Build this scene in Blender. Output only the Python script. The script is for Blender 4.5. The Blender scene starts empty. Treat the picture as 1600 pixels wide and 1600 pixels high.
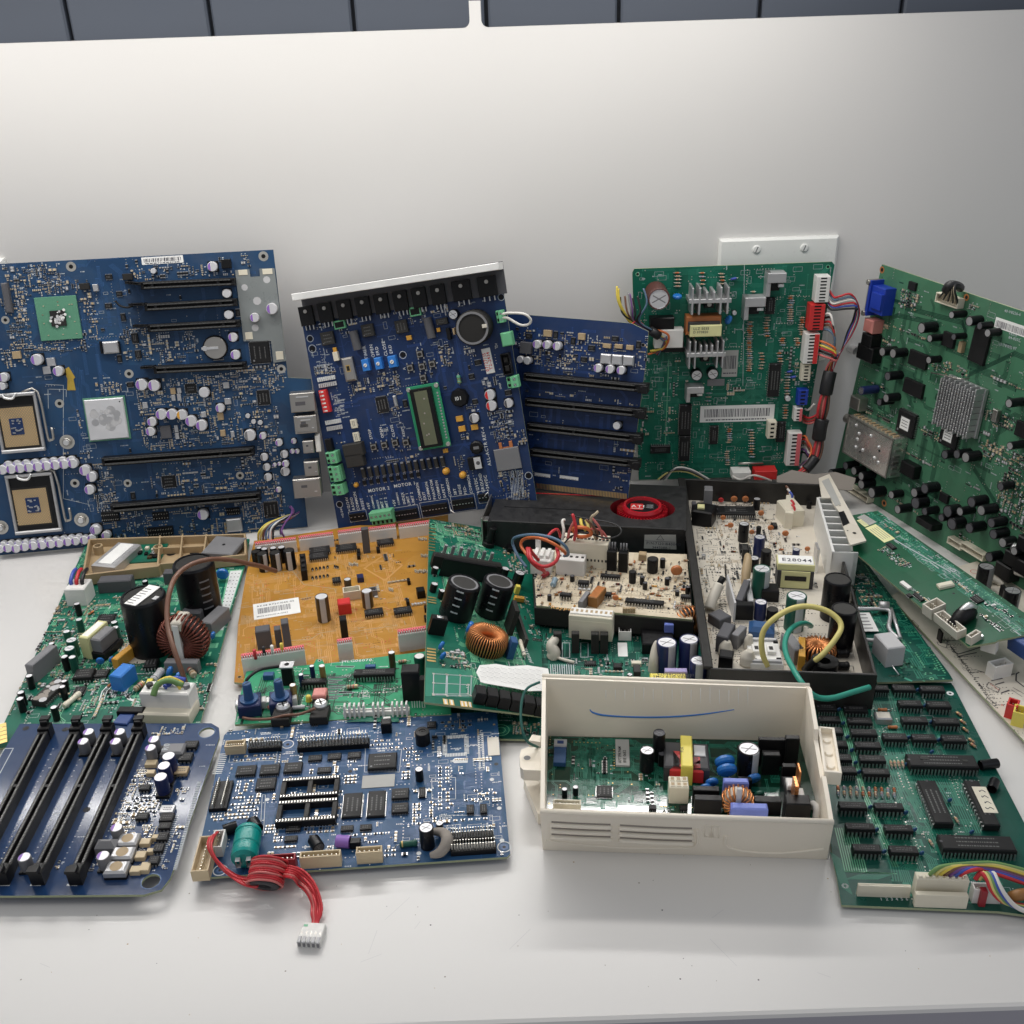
import bpy, math, random
from mathutils import Vector, Matrix
random.seed(7)
RD=math.radians
S=bpy.context.scene
# ---------------------------------------------------------------- camera
F=1600.; PITCH=RD(26.6); ROLL=RD(1.9); H=.44; WALL=.9385; TOPZ=.421; FRONT=.33
cd=bpy.data.cameras.new('camera'); cam=bpy.data.objects.new('camera',cd); S.collection.objects.link(cam); S.camera=cam
fw=Vector((0,math.cos(PITCH),-math.sin(PITCH))); r0=Vector((1,0,0)); u0=r0.cross(fw)
RI=r0*math.cos(ROLL)-u0*math.sin(ROLL); UP=u0*math.cos(ROLL)+r0*math.sin(ROLL)
CP=Vector((0,0,H))
m=Matrix((RI,UP,-fw)).transposed().to_4x4(); m.translation=CP; cam.matrix_world=m
cd.sensor_width=36; cd.lens=36*F/1600; cd.clip_start=.01; cd.clip_end=60
# ---------------------------------------------------------------- light
W=bpy.data.worlds.new('World'); S.world=W; W.use_nodes=True
W.node_tree.nodes['Background'].inputs[0].default_value=(.93,.95,1,1)
W.node_tree.nodes['Background'].inputs[1].default_value=.34
S.view_settings.view_transform='Standard'; S.view_settings.look='None'; S.view_settings.exposure=0; S.view_settings.gamma=1
def area(name,loc,target,sx,sy,power,col):
    l=bpy.data.lights.new(name,'AREA'); l.shape='RECTANGLE'; l.size=sx; l.size_y=sy; l.energy=power; l.color=col
    o=bpy.data.objects.new(name,l); S.collection.objects.link(o); o.location=loc
    o.rotation_euler=(Vector(target)-Vector(loc)).to_track_quat('-Z','Y').to_euler(); return o
area('shelf_strip_light',(-.20,.80,.525),(-.20,.80,0),1.0,.05,2.15,(1,.962,.915))
area('rear_strip_light',(-.15,.925,.456),(-.15,.45,0),1.3,.016,.80,(1,.98,.95)).data.spread=RD(88)
area('ceiling_light',(-.8,.0,1.6),(-.2,.7,0),.8,.6,5.0,(1,.97,.92))
area('cool_right_light',(1.6,-.8,1.5),(.2,.7,0),1.0,1.0,2.2,(.74,.86,1))  # cool area light from the right, behind the camera
# ---------------------------------------------------------------- materials
MT={}
def mat(name,col,rough=.5,metal=0,var=.08,scale=60,bump=0,coat=0,spec=.5,trans=0):
    if name in MT: return MT[name]
    m=bpy.data.materials.new(name); m.use_nodes=True; nt=m.node_tree; b=nt.nodes['Principled BSDF']
    tc=nt.nodes.new('ShaderNodeTexCoord'); nz=nt.nodes.new('ShaderNodeTexNoise'); nz.inputs['Scale'].default_value=scale; nz.inputs['Detail'].default_value=4
    nt.links.new(tc.outputs['Object'],nz.inputs['Vector'])
    mx=nt.nodes.new('ShaderNodeMix'); mx.data_type='RGBA'
    c=Vector(col[:3])
    mx.inputs[6].default_value=(*(c*(1-var)),1); mx.inputs[7].default_value=(*[min(1,q*(1+var)) for q in c],1)
    nt.links.new(nz.outputs['Fac'],mx.inputs[0]); nt.links.new(mx.outputs[2],b.inputs['Base Color'])
    mr=nt.nodes.new('ShaderNodeMapRange'); mr.inputs[1].default_value=.3; mr.inputs[2].default_value=.7; mr.inputs[3].default_value=max(.03,rough*.82); mr.inputs[4].default_value=min(1,rough*1.2)
    nt.links.new(nz.outputs['Fac'],mr.inputs[0]); nt.links.new(mr.outputs[0],b.inputs['Roughness'])
    b.inputs['Metallic'].default_value=metal; b.inputs['Specular IOR Level'].default_value=spec
    b.inputs['Coat Weight'].default_value=coat; b.inputs['Coat Roughness'].default_value=.12
    if trans: b.inputs['Transmission Weight'].default_value=trans
    if bump:
        bp=nt.nodes.new('ShaderNodeBump'); bp.inputs['Strength'].default_value=bump; bp.inputs['Distance'].default_value=.0004
        nt.links.new(nz.outputs['Fac'],bp.inputs['Height']); nt.links.new(bp.outputs[0],b.inputs['Normal'])
    MT[name]=m; return m
def pcb(name,col,col2,rough=.3,dirt=(.12,.11,.10),dirty=.25,bmp=.12):
    """solder mask: large copper areas read a little lighter, dust lies in blotches"""
    m=bpy.data.materials.new(name); m.use_nodes=True; nt=m.node_tree; N=nt.nodes.new; L=nt.links.new; b=nt.nodes['Principled BSDF']
    tc=N('ShaderNodeTexCoord')
    v=N('ShaderNodeTexVoronoi'); v.distance='CHEBYCHEV'; v.inputs['Scale'].default_value=38; L(tc.outputs['Object'],v.inputs['Vector'])
    sp=N('ShaderNodeSeparateColor'); L(v.outputs['Color'],sp.inputs[0])
    mx=N('ShaderNodeMix'); mx.data_type='RGBA'; mx.inputs[6].default_value=(*col,1); mx.inputs[7].default_value=(*col2,1); L(sp.outputs[0],mx.inputs[0])
    nz=N('ShaderNodeTexNoise'); nz.inputs['Scale'].default_value=22; nz.inputs['Detail'].default_value=6; nz.inputs['Roughness'].default_value=.65; L(tc.outputs['Object'],nz.inputs['Vector'])
    mr=N('ShaderNodeMapRange'); mr.inputs[1].default_value=.48; mr.inputs[2].default_value=.8; mr.inputs[3].default_value=0; mr.inputs[4].default_value=dirty; L(nz.outputs['Fac'],mr.inputs[0])
    m2=N('ShaderNodeMix'); m2.data_type='RGBA'; m2.inputs[7].default_value=(*dirt,1); L(mr.outputs[0],m2.inputs[0]); L(mx.outputs[2],m2.inputs[6]); L(m2.outputs[2],b.inputs['Base Color'])
    b.inputs['Specular IOR Level'].default_value=.5 if name in('navyflat','greenpot') else .3
    m3=N('ShaderNodeMapRange'); m3.inputs[1].default_value=.35; m3.inputs[2].default_value=.75; m3.inputs[3].default_value=rough*.8; m3.inputs[4].default_value=min(1,rough*1.7); L(nz.outputs['Fac'],m3.inputs[0]); L(m3.outputs[0],b.inputs['Roughness'])
    n2=N('ShaderNodeTexNoise'); n2.inputs['Scale'].default_value=900; n2.inputs['Detail'].default_value=2; L(tc.outputs['Object'],n2.inputs['Vector'])
    bp=N('ShaderNodeBump'); bp.inputs['Strength'].default_value=bmp; bp.inputs['Distance'].default_value=.0002; L(n2.outputs['Fac'],bp.inputs['Height']); L(bp.outputs[0],b.inputs['Normal'])
    MT[name]=m; return m
pcb('blue',(.016,.050,.120),(.022,.070,.155),.36)
pcb('navy',(.013,.033,.103),(.016,.04,.122),.34)
pcb('navyflat',(.013,.040,.112),(.016,.047,.13),.11,dirty=.08,bmp=.05)
pcb('bluemid',(.018,.07,.165),(.022,.09,.20),.42)
pcb('green',(.004,.105,.066),(.007,.145,.092),.34,dirty=.14)
pcb('greenlight',(.03,.30,.145),(.04,.34,.17),.36)
pcb('greendark',(.006,.085,.05),(.01,.11,.065),.33)
pcb('greentv',(.058,.175,.10),(.066,.20,.115),.42)
pcb('greenclear',(.03,.21,.14),(.04,.24,.16),.3)
pcb('greenlong',(.008,.085,.040),(.011,.105,.05),.33)
pcb('teal',(.003,.062,.045),(.005,.088,.065),.3,dirty=.12)
pcb('greenpot',(.004,.034,.020),(.006,.046,.026),.07,dirty=.05,bmp=.06)
pcb('orange',(.43,.205,.030),(.49,.245,.042),.4,dirt=(.3,.15,.05))
pcb('cream',(.62,.54,.40),(.68,.60,.46),.55,dirt=(.25,.2,.14),dirty=.6)
pcb('whitepcb',(.66,.61,.52),(.71,.66,.57),.5,dirt=(.4,.36,.3))
for n,c,r,mt_ in [('tr_green',(.02,.20,.13),.35,0),('tr_teal',(.03,.27,.18),.35,0),('tr_blue',(.03,.095,.24),.35,0),('tr_navy',(.02,.06,.22),.35,0),('tr_dark',(.008,.05,.03),.4,0),
    ('tr_orange',(.58,.31,.10),.4,0),('tr_cream',(.45,.36,.24),.5,0),('tr_lgreen',(.16,.48,.28),.35,0),('silk',(.72,.74,.74),.6,0),('silk_dim',(.50,.54,.57),.6,0),('silk_black',(.05,.05,.06),.6,0),('silk_red',(.6,.1,.06),.6,0),
    ('pad',(.62,.60,.55),.3,.8),('gold',(.75,.52,.20),.35,.9),('solder',(.60,.60,.60),.3,.9),
    ('mark',(.11,.11,.11),.6,0),('ic',(.013,.013,.014),.48,0),('ic_grey',(.04,.039,.037),.55,0),('black',(.007,.007,.008),.4,0),('black_dust',(.022,.021,.02),.6,0),('slot',(.007,.007,.008),.4,0),('slotpin',(.17,.17,.165),.4,.4),
    ('alu',(.80,.80,.80),.38,.85),('alu_dull',(.55,.55,.56),.5,.8),('alu_white',(.84,.84,.82),.5,.3),('steel',(.46,.44,.41),.36,.9),('shield',(.86,.84,.80),.27,.85),('can',(.74,.74,.76),.5,.55),
    ('purple',(.28,.14,.50),.45,0),('violet',(.38,.33,.58),.5,0),('capblue',(.012,.02,.09),.35,0),('capblack',(.008,.008,.010),.3,0),('capgreen',(.01,.09,.06),.35,0),('capteal',(.0,.28,.25),.3,0),('capbrown',(.07,.045,.02),.35,0),('capmaroon',(.10,.035,.03),.4,0),('capgold',(.32,.22,.08),.35,.3),
    ('white',(.78,.77,.74),.45,0),('ivory',(.74,.69,.56),.45,0),('beige',(.62,.50,.32),.5,0),('tan',(.42,.31,.18),.55,0),('red',(.62,.03,.03),.4,0),('pinkred',(.75,.16,.18),.45,0),('pink',(.65,.25,.22),.45,0),('darkred',(.30,.02,.03),.45,0),
    ('bluebox',(.03,.20,.62),.4,0),('bluedisc',(.02,.16,.50),.25,0),('vga',(.012,.045,.38),.4,0),('periwinkle',(.18,.24,.66),.45,0),('yellow',(.80,.68,.12),.45,0),('paleyellow',(.72,.70,.36),.5,0),('orangebox',(.70,.36,.05),.4,0),('greenbox',(.16,.50,.26),.5,0),('greengrey',(.10,.28,.18),.5,0),
    ('copper',(.66,.27,.10),.32,.7),('copperdark',(.16,.045,.03),.28,.5),('ferrite',(.045,.045,.05),.6,0),('grey',(.20,.20,.21),.55,0),('greybox',(.10,.10,.11),.6,0),('lightgrey',(.52,.52,.53),.5,0),('brownbox',(.30,.14,.04),.5,0),('ceramic',(.52,.18,.06),.4,0),('resist',(.50,.42,.30),.5,0),('resblue',(.30,.42,.50),.5,0),('glue',(.62,.58,.50),.35,0),
    ('paper',(.85,.85,.83),.7,0),('paperyellow',(.80,.78,.42),.7,0),('papergrey',(.42,.42,.40),.6,0),('ink',(.06,.06,.08),.7,0),
    ('w_red',(.55,.03,.04),.42,0),('w_pink',(.60,.16,.15),.45,0),('w_black',(.015,.015,.017),.45,0),('w_white',(.72,.70,.66),.5,0),('w_yellow',(.70,.55,.08),.45,0),('w_paleyellow',(.66,.58,.20),.45,0),('w_green',(.03,.30,.22),.4,0),('w_olive',(.16,.30,.10),.45,0),('w_orange',(.68,.17,.05),.45,0),('w_brown',(.17,.08,.05),.45,0),('w_bluegrey',(.10,.17,.26),.45,0),('w_blue',(.05,.09,.42),.45,0),('w_purple',(.16,.06,.22),.45,0),('w_grey',(.22,.22,.23),.5,0),('w_dkgreen',(.02,.12,.10),.45,0),
    ('lcd',(.13,.14,.085),.15,0),('kapton',(.48,.33,.05),.25,0),('dust',(.30,.27,.24),.9,0),('pins',(.45,.33,.20),.6,.2),('cleargrey',(.22,.24,.24),.3,0),('fanred',(.42,.01,.02),.28,0),('pcbedge',(.32,.36,.22),.6,0)]:
    mat(n,c,r,mt_,var=.10,spec=.28 if n in('ic','ic_grey','black','black_dust','slot','capblack','greybox') else .5)
mat('housing',(.88,.81,.69),.38,0,var=.07,scale=14,bump=.06)
mat('housinginner',(.70,.67,.58),.45,0,var=.05,scale=18)
mat('cardblack',(.018,.018,.019),.5,0,var=.6,scale=140)
mat('trayblack',(.02,.019,.018),.42,0,var=.55,scale=60)
mat('tabletop',(.68,.67,.655),.31,0,var=.012,scale=2.2,bump=.01)
mat('tableedge',(.42,.41,.45),.5,0,var=.03,scale=5)
mat('wallwhite',(.70,.69,.672),.42,0,var=.015,scale=6,bump=.02)
mat('plank',(.098,.115,.148),.6,0,var=.12,scale=9,bump=.1)
mat('groove',(.03,.035,.045),.8,0)
mat('plate',(.82,.83,.80),.3,0,var=.02)
# ---------------------------------------------------------------- mesh builder
class MB:
    def __init__(s): s.v=[];s.f=[];s.mi=[];s.sm=[];s.mats=[]
    def m(s,name):
        if name not in s.mats: s.mats.append(name)
        return s.mats.index(name)
    def face(s,idx,mt,smooth=False): s.f.append(idx); s.mi.append(s.m(mt)); s.sm.append(smooth)
    def add(s,vs,fs,mt,smooth=False):
        b=len(s.v); s.v+=vs
        for f in fs: s.face([b+i for i in f],mt,smooth)
    def box(s,cx,cy,z0,wx,wy,h,mt,c=None,rot=0,bottom=False,top=None):
        """box with its base at z0 and chamfered top edges"""
        if c is None: c=min(wx,wy,h)*.08
        x=wx/2;y=wy/2;z1=z0+h
        R=[(-x,-y),(x,-y),(x,y),(-x,y)]; T=[(-x+c,-y+c),(x-c,-y+c),(x-c,y-c),(-x+c,y-c)]
        ca,sa=math.cos(rot),math.sin(rot)
        t=lambda p,z:(cx+p[0]*ca-p[1]*sa,cy+p[0]*sa+p[1]*ca,z)
        vs=[t(p,z0) for p in R]+[t(p,z1-c) for p in R]+[t(p,z1) for p in T]
        fs=[(i,(i+1)%4,(i+1)%4+4,i+4) for i in range(4)]+[(i+4,(i+1)%4+4,(i+1)%4+8,i+8) for i in range(4)]
        s.add(vs,fs,mt); b=len(s.v)-12; s.face([b+8,b+9,b+10,b+11],top or mt)
        if bottom: s.face([b+3,b+2,b+1,b],mt)
    def quad(s,cx,cy,z,wx,wy,mt,rot=0):
        ca,sa=math.cos(rot),math.sin(rot)
        s.add([(cx+a*ca-b*sa,cy+a*sa+b*ca,z) for a,b in ((-wx/2,-wy/2),(wx/2,-wy/2),(wx/2,wy/2),(-wx/2,wy/2))],[(0,1,2,3)],mt)
    def line(s,x0,y0,x1,y1,z,w,mt):
        dx,dy=x1-x0,y1-y0; L=math.hypot(dx,dy)
        if L<1e-7: return
        s.quad((x0+x1)/2,(y0+y1)/2,z,L+w*.6,w,mt,math.atan2(dy,dx))
    def lathe(s,cx,cy,prof,n=20,mts=None,mt='black',axis='z',stripe=None):
        """prof: list of (r,z[,material]); each band keeps its own vertices so its edges stay sharp"""
        for i in range(len(prof)-1):
            r_,z_=prof[i][:2]; r1,z1=prof[i+1][:2]; mm=prof[i+1][2] if len(prof[i+1])>2 else mt
            b=len(s.v)
            for k in range(n):
                a=2*math.pi*k/n; s.v.append((cx+r_*math.cos(a),cy+r_*math.sin(a),z_))
            if r1<1e-9:
                s.v.append((cx,cy,z1))
                for k in range(n): s.face([b+k,b+(k+1)%n,b+n],mm,False)
            else:
                for k in range(n):
                    a=2*math.pi*k/n; s.v.append((cx+r1*math.cos(a),cy+r1*math.sin(a),z1))
                for k in range(n):
                    q=mm
                    if stripe and abs(z1-z_)>abs(r1-r_) and (k/n*360)%360>=stripe[0] and (k/n*360)%360<stripe[1]: q=stripe[2]
                    s.face([b+k,b+(k+1)%n,b+n+(k+1)%n,b+n+k],q,True)
    def cyl(s,cx,cy,z0,r,h,mt,n=14,top=None):
        c=min(r,h)*.1; s.lathe(cx,cy,[(r,z0),(r,z0+h-c),(r-c,z0+h),(0,z0+h,top or mt)],n,mt=mt)
    def disc(s,cx,cy,z,r,mt,n=14,a0=0,a1=360):
        b=len(s.v); k=n if a1-a0<360 else n
        for i in range(n+ (1 if a1-a0<360 else 0)):
            a=RD(a0+(a1-a0)*i/n); s.v.append((cx+r*math.cos(a),cy+r*math.sin(a),z))
        s.face(list(range(b,len(s.v))),mt)
    def ring(s,cx,cy,z,r0_,r1,mt,n=18):
        b=len(s.v)
        for i in range(n):
            a=2*math.pi*i/n; s.v+=[(cx+r0_*math.cos(a),cy+r0_*math.sin(a),z),(cx+r1*math.cos(a),cy+r1*math.sin(a),z)]
        for i in range(n):
            j=(i+1)%n; s.face([b+2*i,b+2*i+1,b+2*j+1,b+2*j],mt)
    def tube(s,pts,r,mt,n=7,closed=False,smooth=True,caps=True,sub=5):
        P=[Vector(p) for p in pts]
        if smooth and len(P)>2:
            Q=[]; N=len(P); seg=N if closed else N-1
            for i in range(seg):
                if closed: a,b_,c_,d=P[i-1],P[i],P[(i+1)%N],P[(i+2)%N]
                else: a=P[max(i-1,0)];b_=P[i];c_=P[i+1];d=P[min(i+2,N-1)]
                for k in range(sub):
                    t=k/sub; Q.append(.5*((2*b_)+(c_-a)*t+(2*a-5*b_+4*c_-d)*t*t+(3*b_-a-3*c_+d)*t**3))
            if not closed: Q.append(P[-1])
            P=Q
        N=len(P); b=len(s.v); nv=None
        for i,p in enumerate(P):
            if closed: t=(P[(i+1)%N]-P[i-1])
            else: t=P[min(i+1,N-1)]-P[max(i-1,0)]
            if t.length<1e-9: t=Vector((0,0,1))
            t.normalize()
            if nv is None: nv=t.orthogonal().normalized()
            else:
                nv=nv-t*nv.dot(t)
                nv=nv.normalized() if nv.length>1e-6 else t.orthogonal().normalized()
            bn=t.cross(nv)
            if isinstance(r,list): f=i/(N-1)*(len(r)-1); j=min(int(f),len(r)-2); rr=r[j]+(r[j+1]-r[j])*(f-j)
            else: rr=r
            for k in range(n):
                a=2*math.pi*k/n; s.v.append(tuple(p+(nv*math.cos(a)+bn*math.sin(a))*rr))
        for i in range(N if closed else N-1):
            j=(i+1)%N
            for k in range(n): s.face([b+i*n+k,b+i*n+(k+1)%n,b+j*n+(k+1)%n,b+j*n+k],mt,True)
        if caps and not closed:
            s.face([b+k for k in range(n)][::-1],mt); s.face([b+(N-1)*n+k for k in range(n)],mt)
    def prism(s,poly,z0,z1,mt,side=None,top=None):
        n=len(poly); b=len(s.v); s.v+=[(x,y,z0) for x,y in poly]+[(x,y,z1) for x,y in poly]
        s.face([b+n+i for i in range(n)],top or mt); s.face([b+i for i in range(n)][::-1],mt)
        for i in range(n): s.face([b+i,b+(i+1)%n,b+n+(i+1)%n,b+n+i],side or mt)
    def text(s,txt,x,y,z,h,mt,rot=0,bold=0):
        ca,sa=math.cos(rot),math.sin(rot); p=0
        for ch in txt:
            if ch==' ': p+=.4; continue
            g=glyph(ch); b=len(s.v)
            s.v+=[(x+((q[0]+p)*ca-q[1]*sa)*h,y+((q[0]+p)*sa+q[1]*ca)*h,z) for q in g[0]]
            for f in g[1]: s.face([b+i for i in f],mt)
            p+=g[2]
        return p*h
    def xf(s,M):
        s.v=[tuple(M@Vector(v)) for v in s.v]; return s
    def merge(s,o,M=None):
        b=len(s.v); s.v+=[tuple(M@Vector(v)) for v in o.v] if M else o.v
        for f,i,q in zip(o.f,o.mi,o.sm): s.face([b+k for k in f],o.mats[i],q)
    def mesh(s,name):
        me=bpy.data.meshes.new(name); me.from_pydata(s.v,[],s.f)
        for q in s.mats: me.materials.append(MT[q])
        me.polygons.foreach_set('material_index',s.mi); me.polygons.foreach_set('use_smooth',s.sm); me.update(); return me
    def build(s,name,parent=None,M=None,**k):
        o=bpy.data.objects.new(name,s.mesh(name)); S.collection.objects.link(o)
        if parent: o.parent=parent
        if M is not None: o.matrix_local=M
        for a,b in k.items(): o[a]=b
        return o
GL={}
def glyph(ch):
    if ch not in GL:
        cu=bpy.data.curves.new('g','FONT'); cu.body=ch; cu.resolution_u=2; cu.offset=.012
        o=bpy.data.objects.new('g',cu); S.collection.objects.link(o); bpy.context.view_layer.update()
        me=bpy.data.meshes.new_from_object(o.evaluated_get(bpy.context.evaluated_depsgraph_get()))
        V=[(v.co.x/.73,v.co.y/.73) for v in me.vertices]; Fc=[list(p.vertices) for p in me.polygons]
        GL[ch]=(V,Fc,(max(v[0] for v in V) if V else .3)+.12); bpy.data.objects.remove(o); bpy.data.curves.remove(cu); bpy.data.meshes.remove(me)
    return GL[ch]
for ch in sorted(set('MOTOR12STOPENCLOSERESETIMERERDENTER+12/24VRADIOCOMMONINDEXLIMITPHANTOMSAFETY3BTEDGEPED-CGROUNDALL-ACTRREV407/27/15T2-2434101E28044RaypATIP/N:7120184000G14LG0607(R)RADEONLJYKWBFXHQZ689.*<>^v')): glyph(ch)
# ---------------------------------------------------------------- rays
def ray(x,y): return (fw*F+RI*(x-800)-UP*(y-800)).normalized()
def onz(x,y,z=0): d=ray(x,y); return CP+d*((z-H)/d.z)
def ony(x,y,Y=WALL): d=ray(x,y); return CP+d*(Y/d.y)
def onp(x,y,p,n): d=ray(x,y); return CP+d*((p-CP).dot(n)/d.dot(n))
def empty(name,M,label,cat,group=None,kind=None):
    o=bpy.data.objects.new(name,None); S.collection.objects.link(o); o.empty_display_size=.02; o.matrix_world=M
    o['label']=label; o['category']=cat
    if group: o['group']=group
    if kind: o['kind']=kind
    return o
def lean(bl,br,z,tilt,zr=None):
    a=onz(*bl,z); b=onz(*br,z if zr is None else zr); u=(b-a).normalized(); back=Vector((0,0,1)).cross(u); t=RD(tilt)
    return a,b,a+Vector((0,0,1))*math.cos(t)*.1+back*math.sin(t)*.1
mm=.001
def tr(x,y,z=0,rot=0): return Matrix.Translation((x,y,z))@Matrix.Rotation(rot,4,'Z')
# ---------------------------------------------------------------- components (base at origin, z away from the board), sizes in metres
def c_cap(r,h,sleeve='capblack',top='alu',stripe=None,cross=True):
    m=MB(); c=r*.10
    st=(250,300,stripe) if stripe else None
    m.lathe(0,0,[(r*.96,0),(r,.0004),(r,h*.06),(r,h-c),(r*.94,h),(r*.86,h),(r*.85,h-c*.5,sleeve),(0,h-c*.5,top)],22,mt=sleeve,stripe=st)
    if cross:
        for a in (.5,2.6): m.quad(0,0,h-c*.5+.00006,r*1.35,r*.10,'grey',a)
    return m
def c_poly(r,h,mark='purple',side='can'):
    """can capacitor with a coloured half moon on its top"""
    m=MB(); m.box(0,0,0,r*2.1,r*2.1,h*.14,'black'); c=r*.14
    m.lathe(0,0,[(r*.95,h*.14),(r*.9,h*.22),(r,h*.28),(r,h-c),(r*.9,h),(0,h,'can')],20,mt=side)
    m.disc(0,0,h+.00006,r*.88,mark,10,115,245); return m
def marks(m,wx,wy,h):
    """faint printed lines on the top of a chip"""
    hz=wx>=wy; L,W_=(wx,wy) if hz else (wy,wx); n=2 if W_<.009 else 3
    for i in range(n):
        y=(i-(n-1)/2)*W_*.26; x=-L*.28
        while x<L*.25:
            w=random.uniform(.0006,.0018); w=min(w,L*.12)
            if hz: m.quad(x+w/2,-y,h+.00007,w,min(W_*.10,.0009),'mark')
            else: m.quad(-y,x+w/2,h+.00007,min(W_*.10,.0009),w,'mark')
            x+=w+.0004
def c_chip(wx,wy,h,pins=0,sides=2,mt='ic',lead='solder',dot=True,lo=.0006,ax='x'):
    """leads run along the x sides (ax='x': leads stick out in y)"""
    m=MB(); m.box(0,0,h*.15,wx,wy,h*.85,mt,c=min(wx,wy)*.04)
    if min(wx,wy)>.0035: marks(m,wx,wy,h)
    if dot: m.disc(-wx*.5+min(wx,wy)*.16,-wy*.5+min(wx,wy)*.16,h+.00005,min(wx,wy)*.05,'grey',8)
    def row(n,L,W,sw):
        p=L/(n); lw=p*.45
        for i in range(n):
            a=-L/2+p*(i+.5)
            for sgn in (-1,1):
                if sw: m.box(sgn*(W/2+lo*.5),a,0,lo*1.2,lw,h*.45,lead,c=0)
                else: m.box(a,sgn*(W/2+lo*.5),0,lw,lo*1.2,h*.45,lead,c=0)
    if pins:
        if sides==4: row(pins,wx*.92,wy,False); row(pins,wy*.92,wx,True)
        elif ax=='x': row(pins,wx*.96,wy,False)
        else: row(pins,wy*.96,wx,True)
    return m
def c_dip(wx,wy,h,n,mt='ic',ax='x'):
    m=MB(); z=h*.28; c=min(wx,wy)*.06
    m.box(0,0,z,wx,wy,h-z,mt,c=c)
    L,Wd=(wx,wy) if ax=='x' else (wy,wx)
    for i in range(n):
        a=-L/2+L/n*(i+.5)
        for sg in (-1,1):
            if ax=='x': m.box(a,sg*(Wd/2+.0003),0,L/n*.42,.0006,h*.62,'solder',c=0)
            else: m.box(sg*(Wd/2+.0003),a,0,.0006,L/n*.42,h*.62,'solder',c=0)
    marks(m,wx,wy,h)
    if ax=='x': m.disc(-wx/2+.0006,0,h+.00005,min(wy*.12,.0009),'greybox',8)
    else: m.disc(0,wy/2-.0006,h+.00005,min(wx*.12,.0009),'greybox',8)
    return m
def c_slot(L,wd,h,key=(.3,),latch=0,ticks=True):
    """long card slot along x: two rails, a groove with contacts, keys, end blocks"""
    m=MB(); rw=wd*.34; g=wd-2*rw
    m.box(0,0,0,L,wd,h*.35,'slot',c=0)
    for sg in (-1,1): m.box(0,sg*(wd/2-rw/2),h*.34,L,rw,h*.66,'slot',c=rw*.18)
    for k in key: m.box(-L/2+k*L,0,h*.34,.0022,g*1.02,h*.62,'slot',c=0)
    for sg in (-1,1): m.box(sg*(L/2-.0012),0,h*.34,.0024,g*1.02,h*.64,'slot',c=0)
    if ticks:
        n=int(L/.0012)
        for i in range(n):
            x=-L/2+.003+i*(L-.006)/n
            for sg in (-1,1): m.quad(x,sg*(wd/2-rw*.62),h+.00006,.0006,rw*.5,'slotpin')
    for sg in (-1,1):
        if latch>=1 or (latch==.5 and sg>0):
            m.box(sg*(L/2+.0035),0,0,.007,wd*1.15,h*1.25,'black'); m.box(sg*(L/2+.005),0,h*1.2,.0035,wd*.7,h*.45,'black')
            m.box(sg*(L/2+.0072),0,h*1.5,.0045,wd*.95,h*.25,'black')
    return m
def c_conn(wx,wy,h,n=0,mt='white',rows=1,wall=.0009,pin='pad',ax='x',floor=.3,solid=False,holes=True):
    m=MB()
    if solid:
        m.box(0,0,0,wx,wy,h,mt)
        if n:
            for r_ in range(rows):
                for i in range(n):
                    a=-.5+(i+.5)/n; b=(r_+.5)/rows-.5
                    x,y=(a*wx*.95,b*wy*.8) if ax=='x' else (b*wx*.8,a*wy*.95)
                    q=(wx/n if ax=='x' else wy/n)*.5
                    if holes: m.quad(x,y,h+.00006,q,q,pin)
                    else: m.box(x,y,h,q*.6,q*.6,h*.35,pin,c=0)
        return m
    m.box(0,0,0,wx,wy,h*floor,mt,c=0)
    for sg in (-1,1):
        m.box(0,sg*(wy/2-wall/2),h*floor-.0001,wx,wall,h*(1-floor),mt,c=wall*.15); m.box(sg*(wx/2-wall/2),0,h*floor-.0001,wall,wy-2*wall+.0001,h*(1-floor)-.0001,mt,c=wall*.15)
    for r_ in range(rows):
        for i in range(n):
            a=-.5+(i+.5)/n; b=(r_+.5)/rows-.5
            x,y=(a*wx*.9,b*wy*.6) if ax=='x' else (b*wx*.6,a*wy*.9)
            m.box(x,y,h*floor,.0006,.0006,h*(.88-floor),pin,c=0)
    return m
def c_ph(wx,wy,h,n,rows=2,mt='black',ax='x',pl=None):
    """pin header: block with upright pins"""
    m=MB(); m.box(0,0,0,wx,wy,h*.45,mt)
    for r_ in range(rows):
        for i in range(n):
            a=-.5+(i+.5)/n; b=(r_+.5)/rows-.5; x,y=(a*wx,b*wy) if ax=='x' else (b*wx,a*wy)
            m.box(x,y,h*.45,.0006,.0006,h*.55,'pad',c=0)
    return m
def c_term(wx,wy,h,n,ax='x',mt='greenbox'):
    """screw terminal block"""
    m=MB(); m.box(0,0,0,wx,wy,h*.7,mt); 
    if ax=='x': m.box(0,wy*.18,h*.69,wx,wy*.6,h*.31,mt)
    else: m.box(wx*.18,0,h*.69,wx*.6,wy,h*.31,mt)
    for i in range(n):
        a=-.5+(i+.5)/n
        if ax=='x':
            x,y=a*wx,wy*.18; m.quad(x,-wy*.32,h*.7+.00008,wx/n*.5,wy*.22,'black')
        else:
            x,y=wx*.18,a*wy; m.quad(-wx*.32,y,h*.7+.00008,wx*.22,wy/n*.5,'black')
        r=min(wx/n,wy/n if ax!='x' else wy)*.3; m.disc(x,y,h+.00006,r,'greengrey',10); m.disc(x,y,h+.00012,r*.72,'solder',10); m.quad(x,y,h+.00018,r*1.3,r*.25,'black',.6)
    return m
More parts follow.
